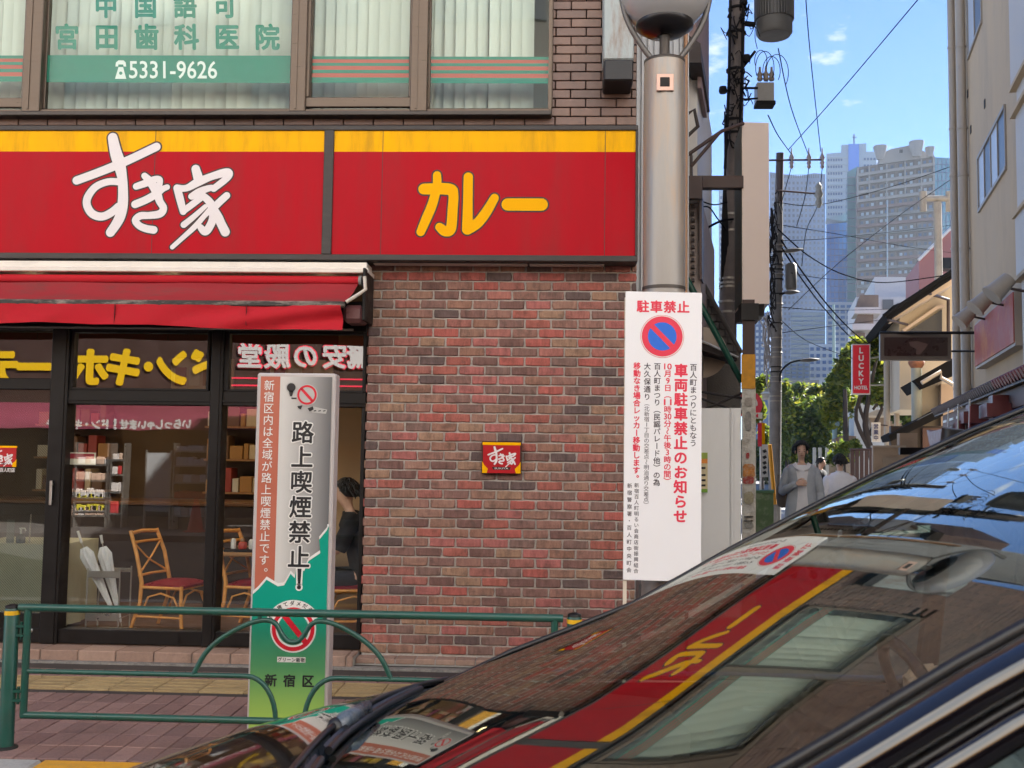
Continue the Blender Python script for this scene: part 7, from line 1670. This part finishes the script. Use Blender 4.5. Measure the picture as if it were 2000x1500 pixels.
# --- the man in the grey overshirt walking towards us
dm = 14.0; g_ = gpt(1562, dm); hd = az(1565, 880, dm)
man = thing('person', 'man in open grey shirt over white shirt walking towards the camera down the alley', 'person', (0, 0, 0))
H = hd.z + .10
k = hd.z + .105; s0_ = k / 1.72
hz_ = 1.72 - .115
torso = [(0, .02, .95, .135), (0, .02, 1.08, .125), (0, .01, 1.22, .14), (0, .01, 1.36, .15)]
rA = [(-.13, .01, 1.40, .052), (-.185, .01, 1.37, .046), (-.215, .03, 1.20, .038), (-.235, .05, 1.09, .034), (-.19, -.10, 1.13, .031), (-.08, -.18, 1.20, .024)]     # image-left arm, forearm across the chest
lA = [(.13, .01, 1.40, .052), (.185, .01, 1.37, .046), (.22, .02, 1.18, .038), (.235, .03, 1.07, .034), (.235, -.02, .93, .030), (.23, -.05, .82, .024)]
lg1 = [(-.09, .02, .88, .085), (-.10, .0, .50, .058), (-.10, .08, .10, .040), (-.10, .05, .05, .036), (-.11, -.08, .03, .030)]
lg2 = [(.09, .02, .88, .085), (.10, -.10, .50, .058), (.10, -.16, .10, .040), (.10, -.18, .06, .036), (.11, -.30, .05, .028)]
skin('body', body_chains(0, 0, hz_, torso, [rA, lA], [lg1, lg2]), m_skin, man)
m_gs = M('shirt_grey', (.46, .48, .51), .9, vary=.12, vscale=14, bump=.6, bscale=18); m_ws = M('shirt_white', (.86, .83, .84), .85, vary=.05, vscale=20, bump=.5, bscale=16); m_tr = M('trousers_dark', (.03, .03, .036), .85, vary=.1)
# overshirt: an open coat-like sheet hanging from the shoulders to the hips, and sleeves
rows = []
for (z, rx, ry, gap) in ((1.455, .08, .07, .9), (1.435, .155, .10, .75), (1.385, .200, .118, .64), (1.22, .172, .13, .55), (1.05, .18, .135, .55), (.90, .195, .145, .60), (.80, .205, .15, .75), (.72, .21, .15, .95)):
    rows.append([Vector((rx * math.sin(a) * (1 + .035 * math.sin(a * 9 + z * 12)), -ry * math.cos(a) * (1 + .04 * math.sin(a * 7 + z * 9)) + .01, z + .02 * math.sin(a * 3) * (z < .8))) for a in [gap * .62 + (2 * math.pi - 1.24 * gap) * i / 40 for i in range(41)]])
local_part('overshirt', MB().grid(rows), m_gs, man, recalc=False)
def sleeve(root, arm, mat, grow=.022, upto=None, name='sleeve'):
    a = arm[:upto] if upto else arm; pts = [Vector(q[:3]) for q in a]; pts = smooth(pts, 4); rs_2 = []
    for i in range(len(pts)):
        t = i / (len(pts) - 1) * (len(a) - 1); j = min(int(t), len(a) - 2); rs_2.append(a[j][3] + (a[j + 1][3] - a[j][3]) * (t - j) + grow + .004 * math.sin(i * 2.1))
    return local_part(name, MB().tube(pts, rs_2, 14), mat, root)
sleeve(man, [(rA[0][0], rA[0][1], rA[0][2] - .03, .030)] + [(rA[1][0] + .012, rA[1][1], rA[1][2] - .02, .040)] + rA[2:], m_gs, .016, 6); sleeve(man, [(lA[0][0], lA[0][1], lA[0][2] - .03, .030)] + [(lA[1][0] - .012, lA[1][1], lA[1][2] - .02, .040)] + lA[2:], m_gs, .018, 6)
rows = []
for (z, rx, ry) in ((1.435, .075, .070), (1.415, .12, .085), (1.34, .155, .112), (1.18, .155, .118), (1.0, .165, .125), (.86, .175, .13), (.76, .18, .13)):
    rows.append([Vector((rx * math.cos(a), ry * math.sin(a) + .01 - (.03 if z > 1.41 and math.sin(a) < -.6 else 0) * 0, z - (.10 * max(0, -math.sin(a)) ** 6 if z > 1.44 else 0))) for a in [2 * math.pi * i / 32 for i in range(33)]])
local_part('shirt', MB().grid(rows), m_ws, man, recalc=False)
local_part('collar', MB().slab([(-.075, -.075, 1.475), (-.02, -.125, 1.36), (-.085, -.12, 1.39), (-.12, -.07, 1.44)], (0, .008, 0)).slab([(.075, -.075, 1.475), (.02, -.125, 1.36), (.085, -.12, 1.39), (.12, -.07, 1.44)], (0, .008, 0)), m_ws, man)
def trousers(root, hip, legs, mat, grow=.025):
    ch = [[(hip[0], hip[1], hip[2] + .04, (.155, .11)), (hip[0], hip[1], hip[2] - .04, (.165, .12))]]
    for l_ in legs: ch.append([(hip[0], hip[1], hip[2] - .04, (.165, .12))] + [(x, y, z, r + grow) for (x, y, z, r) in l_[:3]])
    return skin('trousers', ch, mat, root)
trousers(man, (0, .02, .93), [lg1, lg2], m_tr)
for l_ in (lg1, lg2):
    x, y, z, _ = l_[-1]; local_part('shoe', MB().tube([(x, y + .17, max(.05, z)), (x, y + .08, z + .02), (x, y - .02, z + .01), (x, y - .07, z)], [.045, .05, .045, .03], 12), M('shoe_black', (.02, .02, .02), .5), man)
head_parts(man, 0, 0, hz_, True, .016, 3)
hand(man, rA[-1][:3], (1, -.25, .12), (.1, 1, -.3), .45); hand(man, lA[-1][:3], (0, -.1, -1), (-1, 0, 0), .3)
man.location = (hd.x, hd.y, H - 1.72 * s0_ if 0 else 0); man.location.z = 0; man.scale = (s0_,) * 3; man.rotation_euler = (0, 0, R(-8))
bag = thing('shoulder_bag', 'brown canvas tote bag hanging at the left elbow of the man in grey', 'bag', (0, 0, 0))
rows = [[Vector((.055 * ww * math.cos(a), .15 * ww * math.sin(a), z)) for a in [2 * math.pi * i / 20 for i in range(21)]] for z, ww in ((.0, .5), (.02, 1.0), (.15, 1.15), (.28, 1.0), (.34, .7))]
local_part('bag_body', MB().grid(rows), M('bag_canvas', (.17, .125, .09), .9, vary=.2, vscale=9), bag, recalc=False); local_part('strap', MB().tube([(0, -.09, .32), (0, -.05, .52), (0, .05, .52), (0, .09, .32)], .010, 6), MATS['bag_canvas'], bag)
p = az(1531, 988, dm + .15); bag.location = (p.x, p.y, p.z - .02); bag.rotation_euler = (0, R(-8), R(20)); bag.scale = (.86,) * 3
# --- the walker in white seen from behind
dw = 14.6; hd = az(1640, 904, dw)
wk = thing('person', 'man in a loose white shirt seen from behind walking down the alley', 'person', (0, 0, 0))
Ra = [(-.13, .01, 1.40, .052), (-.185, .0, 1.37, .046), (-.235, .03, 1.20, .038), (-.265, .05, 1.08, .034), (-.27, -.08, .95, .033), (-.22, -.16, .88, .025)]
La = [(-x, y, z, r) for (x, y, z, r) in Ra]
skin('body', body_chains(0, 0, hz_, torso, [Ra, La], [lg1, lg2]), m_skin, wk)
rows = []
for (z, rx, ry) in ((1.47, .068, .062), (1.452, .12, .092), (1.405, .195, .125), (1.24, .20, .14), (1.05, .20, .14), (.92, .19, .14), (.84, .17, .13)):
    rows.append([Vector((rx * math.cos(a) * (1 + .03 * math.sin(a * 8 + z * 10)), ry * math.sin(a) * (1 + .05 * math.sin(a * 7 - z * 9)), z)) for a in [2 * math.pi * i / 40 for i in range(41)]])
local_part('shirt', MB().grid(rows), m_ws, wk, recalc=False); sleeve(wk, [(Ra[0][0], Ra[0][1], Ra[0][2] - .04, .030)] + [(Ra[1][0] + .012, Ra[1][1], Ra[1][2] - .02, .038)] + Ra[2:], m_ws, .030, 5); sleeve(wk, [(La[0][0], La[0][1], La[0][2] - .04, .030)] + [(La[1][0] - .012, La[1][1], La[1][2] - .02, .038)] + La[2:], m_ws, .030, 5)
local_part('collar', MB().lathe((0, .01, 1.45), [(.066, 0), (.06, .035), (.063, .04)], 20, caps=False), m_ws, wk)
trousers(wk, (0, .02, .90), [lg1, lg2], m_tr, .02)
for l_ in (lg1, lg2): x, y, z, _ = l_[-1]; local_part('shoe', MB().tube([(x, y + .17, max(.05, z)), (x, y + .08, z + .02), (x, y - .02, z + .01), (x, y - .07, z)], [.045, .05, .045, .03], 12), MATS['shoe_black'], wk)
head_parts(wk, 0, 0, hz_, True, .006, 5); hand(wk, Ra[-1][:3], (.1, -.5, -.8), (1, 0, 0), .4); hand(wk, La[-1][:3], (-.1, -.5, -.8), (-1, 0, 0), .4, side=-1)
ws_ = (hd.z + .11) / 1.72; wk.scale = (ws_,) * 3; wk.location = (hd.x, hd.y, 0); wk.rotation_euler = (0, 0, R(172))
# --- the far person in dark clothes
df_ = 22; hd = az(1604, 905, df_)
fpn = thing('person', 'distant person in dark clothes half hidden behind the walker in white', 'person', (0, 0, 0))
skin('body', body_chains(0, 0, hz_, torso, [Ra, La], [lg1, lg2]), m_skin, fpn)
m_navy = M('clothes_navy', (.015, .016, .024), .85)
local_part('shirt', MB().grid([[Vector((rx * math.cos(a), ry * math.sin(a), z)) for a in [2 * math.pi * i / 24 for i in range(25)]] for (z, rx, ry) in ((1.46, .07, .065), (1.42, .17, .10), (1.3, .20, .13), (1.0, .19, .14), (.85, .20, .14))]), m_navy, fpn, recalc=False); sleeve(fpn, Ra, m_navy, .022, 4); sleeve(fpn, La, m_navy, .022, 4)
trousers(fpn, (0, .02, .90), [lg1, lg2], m_navy, .02); head_parts(fpn, 0, 0, hz_, True, .004, 6)
ws_ = (hd.z + .11) / 1.72; fpn.scale = (ws_,) * 3; fpn.location = (hd.x, hd.y, 0); fpn.rotation_euler = (0, 0, R(60))
# --- seated diner inside, in profile facing left
sm = thing('person', 'man in black T-shirt seated inside the shop in profile, facing left', 'person', (0, 0, 0))
T2 = [(0, .10, .46, .145), (0, .09, .60, .13), (0, .03, .78, .14), (0, -.03, .93, .15)]
a1 = [(-.15, -.03, .97, .056), (-.20, -.05, .92, .052), (-.21, -.16, .72, .042), (-.18, -.30, .74, .035), (-.12, -.36, .90, .026)]
a2 = [(.15, -.03, .97, .056), (.20, -.05, .92, .052), (.21, -.14, .72, .042), (.19, -.30, .70, .035), (.12, -.38, .72, .026)]
l1 = [(-.10, .02, .46, .085), (-.12, -.36, .47, .065), (-.12, -.38, .10, .042), (-.12, -.40, .05, .036), (-.12, -.52, .03, .028)]
l2 = [(.10, .02, .46, .085), (.12, -.36, .47, .065), (.12, -.38, .10, .042), (.12, -.40, .05, .036), (.12, -.52, .03, .028)]
hxx, hyy, hzz = 0, -.10, 1.18
skin('body', body_chains(hxx, hyy, hzz, T2, [a1, a2], [l1, l2]), m_skin, sm)
m_tee = M('tee_black', (.012, .012, .014), .85)
local_part('t_shirt', MB().grid([[Vector((rx * math.cos(a), yy + ry * math.sin(a), z)) for a in [2 * math.pi * i / 28 for i in range(29)]] for (z, rx, ry, yy) in ((1.035, .07, .065, -.06), (1.0, .16, .09, -.04), (.92, .20, .125, -.03), (.75, .19, .14, .04), (.58, .185, .15, .09), (.44, .19, .16, .11))]), m_tee, sm, recalc=False)
sleeve(sm, a1, m_tee, .024, 3); sleeve(sm, a2, m_tee, .024, 3); skin('trousers', [[(0, .10, .46, (.16, .13)), (0, .06, .45, (.16, .12))]] + [[(0, .06, .45, (.16, .12))] + [(x, y, z, r + .02) for (x, y, z, r) in l_[:3]] for l_ in (l1, l2)], m_navy, sm)
head_parts(sm, hxx, hyy, hzz, True, .012, 8); hand(sm, a1[-1][:3], (.1, -.2, 1), (0, 1, 0), .6); hand(sm, a2[-1][:3], (-.6, -.8, .1), (0, 0, -1), .3)
p = at(686, 1230, 8.72); sm.location = (p.x + .05, 8.60, FZ); sm.rotation_euler = (0, 0, R(-90 + 8)); sm.scale = (.97,) * 3
# --- driver behind the screen
dv_ = thing('person', 'driver in a grey sweater behind the windscreen with hands on the steering wheel', 'person', (0, 0, 0))
T3 = [(0, .10, .46, .145), (0, .12, .60, .13), (0, .10, .78, .14), (0, .08, .93, .15)]
b1_ = [(-.15, .06, .97, .056), (-.21, .03, .92, .052), (-.25, -.12, .74, .042), (-.17, -.30, .86, .033), (-.14, -.38, .92, .026)]
b2_ = [(.15, .06, .97, .056), (.21, .03, .92, .052), (.25, -.12, .74, .042), (.17, -.30, .86, .033), (.14, -.38, .92, .026)]
skin('body', body_chains(0, .06, 1.18, T3, [b1_, b2_], [l1, l2]), m_skin, dv_)
m_sw = M('sweater_grey', (.20, .23, .23), .9, vary=.2, vscale=30, bump=.5)
local_part('sweater', MB().grid([[Vector((rx * math.cos(a), yy + ry * math.sin(a), z)) for a in [2 * math.pi * i / 28 for i in range(29)]] for (z, rx, ry, yy) in ((1.035, .07, .065, .06), (1.0, .16, .09, .07), (.92, .20, .125, .08), (.75, .19, .14, .10), (.58, .185, .15, .11), (.44, .19, .16, .11))]), m_sw, dv_, recalc=False)
sleeve(dv_, b1_, m_sw, .022, 5); sleeve(dv_, b2_, m_sw, .022, 5); head_parts(dv_, 0, .06, 1.18, True, .012, 11)
hand(dv_, b1_[-1][:3], (.15, -.2, 1), (0, 1, 0), .9, side=-1); hand(dv_, b2_[-1][:3], (-.15, -.2, 1), (0, 1, 0), .9)
dv_.location = (1.18, YC + .38, .08); dv_.rotation_euler = (0, 0, R(-90))

# ================================================================== ACROSS THE ROAD (seen in the glass and lighting the street)
OY = -6.0; VY = 2 * 7.95 - OY
def vx(px, py=750): p = at(px, py, VY); return p.x, p.z
m_ow = M('opposite_cream', (.76, .72, .66), .85, vary=.05, vscale=.5, dirt=.15, dark=(.4, .35, .28), dscale=.5)
m_ob = M('opposite_signboard', (.035, .018, .014), .5, vary=.2, vscale=2)
op = thing('discount_store', 'large discount store across the road with yellow letters and goods racks on the pavement', 'building', (-2, OY, 0))
zsg0, zsg1 = vx(300, 790)[1], vx(300, 640)[1]
part('wall', MB().box((-16, OY - 6, zsg1), (22, OY - .02, 20)), m_ow, op)
part('signboard', MB().box((-16, OY - .4, zsg0), (4.5, OY, zsg1)), m_ob, op)
part('ground_wall', MB().box((-16, OY - 6, 0), (4.5, OY - 3, zsg0)).box((4.5, OY - 6, 0), (22, OY, zsg1)), M('store_back', (.06, .035, .03), .8), op)
part('store_ceiling', MB().box((-16, OY - 3, zsg0 - .1), (4.5, OY - .3, zsg0)), M('store_back', (.06, .035, .03)), op)
for i in range(9):
    for j in range(5):
        x0_ = -15 + i * 4.1; part('window', MB().box((x0_, OY - .03, 5.2 + j * 2.9), (x0_ + 2.4, OY + .02, 6.8 + j * 2.9)), M('street_pane', (.5, .58, .66), .08, spec=.8), op)
part('band', MB().box((-16, OY, 4.35), (22, OY + .05, 4.9)), M('band_ochre', (.72, .36, .05), .5), op)
m_dky = M('store_yellow', (.52, .33, .005), .35)
kk_ = VY / FPX
fo = Frame((0, OY + .02, 0), (-kk_, 0, 0), (0, 0, -kk_), (0, 1, 0))
mb = MB()
for ch, px, w_, h_ in (('ド', 403, 72, 78), ('ン', 340, 70, 78), ('・', 293, 60, 60), ('キ', 243, 78, 78), ('ホ', 180, 78, 78), ('ー', 70, 80, 78), ('テ', 8, 70, 78)):
    X, Z = vx(px, 717); put_glyph(mb, fo, ch, -X / kk_, -Z / kk_, w_, h_, off=.055, hgt=.03)
part('lettering', mb, m_dky, op)
b_, a_ = MB(), MB()
for ch, px in (('驚', 703), ('安', 655), ('の', 598), ('殿', 543), ('堂', 490)):
    X, Z = vx(px, 695); put_glyph(b_, fo, ch, -X / kk_, -Z / kk_, 52, 52, off=.07, hgt=.02); put_glyph(a_, fo, ch, -X / kk_, -Z / kk_, 52, 52, off=.03, hgt=.04)
part('lettering_outline', b_, m_nred, op); part('lettering', a_, M('store_white', (.42, .40, .39), .6), op)
for y0_ in (738, 752): part('red_line', MB().box((vx(450)[0], OY, vx(560, y0_ + 3)[1]), (vx(760)[0], OY + .01, vx(560, y0_)[1])), m_nred, op)
xa, z1 = vx(60, 797); xb, z0 = vx(520, 842); 
m_pk = M('store_awning', (.24, .04, .075), .7, vary=.1, vscale=2)
X0 = vx(-300)[0]; X1 = vx(640)[0]; aw2 = thing('store_awning', 'pink awning with white lettering on the discount store across the road', 'awning', (X0, OY, z0))
rows = [[Vector((X0 + (X1 - X0) * i / 20, OY + .02 + dy, z + .02 * math.sin(i * 2.3) * (dy > .5))) for dy, z in ((0, z1 + .12), (.5, (z1 + z0) / 2 + .14), (.9, z0 + .20), (.92, z0 - .02))] for i in range(21)]
part('canvas', MB().grid(rows), m_pk, aw2, recalc=False)
fo2 = Frame((0, OY + .94, 0), (-kk_, 0, 0), (0, 0, -kk_), (0, 1, 0)); mb = MB()
for i, ch in enumerate('いらっしゃいませ!ドン・キホーテ'):
    X, Z = vx(395 - i * 17, 831); put_glyph(mb, fo2, ch, -X / kk_, -Z / kk_, 19, 20, off=.06, hgt=.0)
part('lettering', mb, m_ctw, aw2)
# racks of goods on the far pavement
def rack(label, px0, px1, rows_, cols, seed):
    q = random.Random(seed); Yr = OY + 1.0; V2 = 2 * 7.96 - Yr; xa = at(px0, 900, V2).x; xb = at(px1, 900, V2).x; t = thing('goods_rack', label, 'rack', (xa, Yr, 0), 'goods racks before the store across the road')
    part('upright', MB().box((xa - .03, Yr - .3, 0), (xa, Yr, 1.75)).box((xb, Yr - .3, 0), (xb + .03, Yr, 1.75)), m_steel, t)
    for (z, hh) in rows_:
        part('shelf', MB().box((xa, Yr - .35, z - .03), (xb, Yr, z)), m_steel, t); x = xa + .01; pal = q.choice(cols)
        while x < xb - .08:
            w_ = q.uniform(.08, .18); part('packet', MB().box((x, Yr - .28, z), (min(x + w_, xb) - .01, Yr - .03, z + hh * q.uniform(.7, 1)), bev=.01), q.choice(pal), t); x += w_
    return t
cA = [M('goods_white', (.75, .70, .66), .5), M('goods_cream', (.70, .50, .38), .5)]; cB = [M('goods_yellow', (.80, .70, .05), .5), M('goods_yellow', (.8, .7, .05))]; cC = [M('goods_red', (.6, .04, .05), .5), cA[0]]; cD = [M('goods_blue', (.03, .08, .5), .5), cA[0]]
rack('rack of white packets and yellow boxes beside the store entrance', 135, 212, [(.25, .22), (.62, .2), (.98, .18), (1.3, .16)], [cA, cC, cB], 4)
rack('rack of white and red boxes next to the yellow boxes', 216, 240, [(.3, .3), (.75, .25), (1.1, .2), (1.4, .15)], [cA, cC], 7)
rack('rack of bottles in blue and white by the store pillar', 342, 402, [(.3, .2), (.62, .18), (.95, .2), (1.3, .18), (1.6, .12)], [cD, cA, cC], 9)
rack('rack of bright yellow boxes in front of the white packets', 150, 208, [(.35, .16), (.55, .16)], [cB], 12)
nbd = thing('notice_stand', 'grey framed notice stand on the pavement across the road', 'sign', (at(310, 900, 20.9).x, OY + 1, 0)); xa, xb = at(287, 900, 20.9).x, at(333, 900, 20.9).x
part('board', MB().box((xa, OY + .96, .35), (xb, OY + 1.0, 1.55)), M('stand_board', (.42, .44, .46), .5), nbd); part('frame', MB().box((xb, OY + .95, 0), (xb + .03, OY + 1.01, 1.6)).box((xa - .03, OY + .95, 0), (xa, OY + 1.01, 1.6)), m_steel, nbd)
cn = thing('traffic_cone', 'red traffic cone on the pavement across the road', 'traffic cone', (at(380, 1060, 20.4).x, -4.5, 0)); X = at(380, 1060, 20.4).x
part('cone', MB().lathe((X, -4.5, 0), [(.16, .03), (.05, .6), (.03, .68)], 16), M('cone_red', (.62, .03, .02), .5), cn); part('base', MB().box((X - .19, -4.69, 0), (X + .19, -4.31, .03), bev=.01), MATS['cone_red'], cn)
struct('far_pavement', MB().box((-60, -6.2, -.13), (60, -3.4, 0)), M('far_paving', (.13, .115, .105), .85, vary=.2, vscale=3, dirt=.4))
for (x0_, x1_, z1_, c_, nm, lab) in ((-40, -16.2, 18, (.72, .67, .6), 'cream_block', 'cream block of flats left of the discount store across the road'), (22.2, 40, 18, (.72, .67, .6), 'pale_block', 'pale office block right of the discount store across the road')):
    t = thing('street_block', lab, 'building', (x0_, OY, 0)); part('wall', MB().box((x0_, OY - 6, 0), (x1_, OY, z1_)), M(nm, c_, .85, vary=.05), t)
    for i in range(int((x1_ - x0_) / 3)):
        for j in range(3): part('window', MB().box((x0_ + .8 + i * 3, OY - .02, 2 + j * 3), (x0_ + 2.4 + i * 3, OY + .02, 3.6 + j * 3)), M('street_pane', (.5, .58, .66), .08, spec=.8), t)
# neighbours that close the row to the left of the shop
t = thing('left_neighbour', 'grey rendered building continuing the row beyond the frame', 'building', (-16, 8, 0)); part('wall', MB().box((-30, 7.9, 0), (-9.3, 14, 10)), m_conc, t)
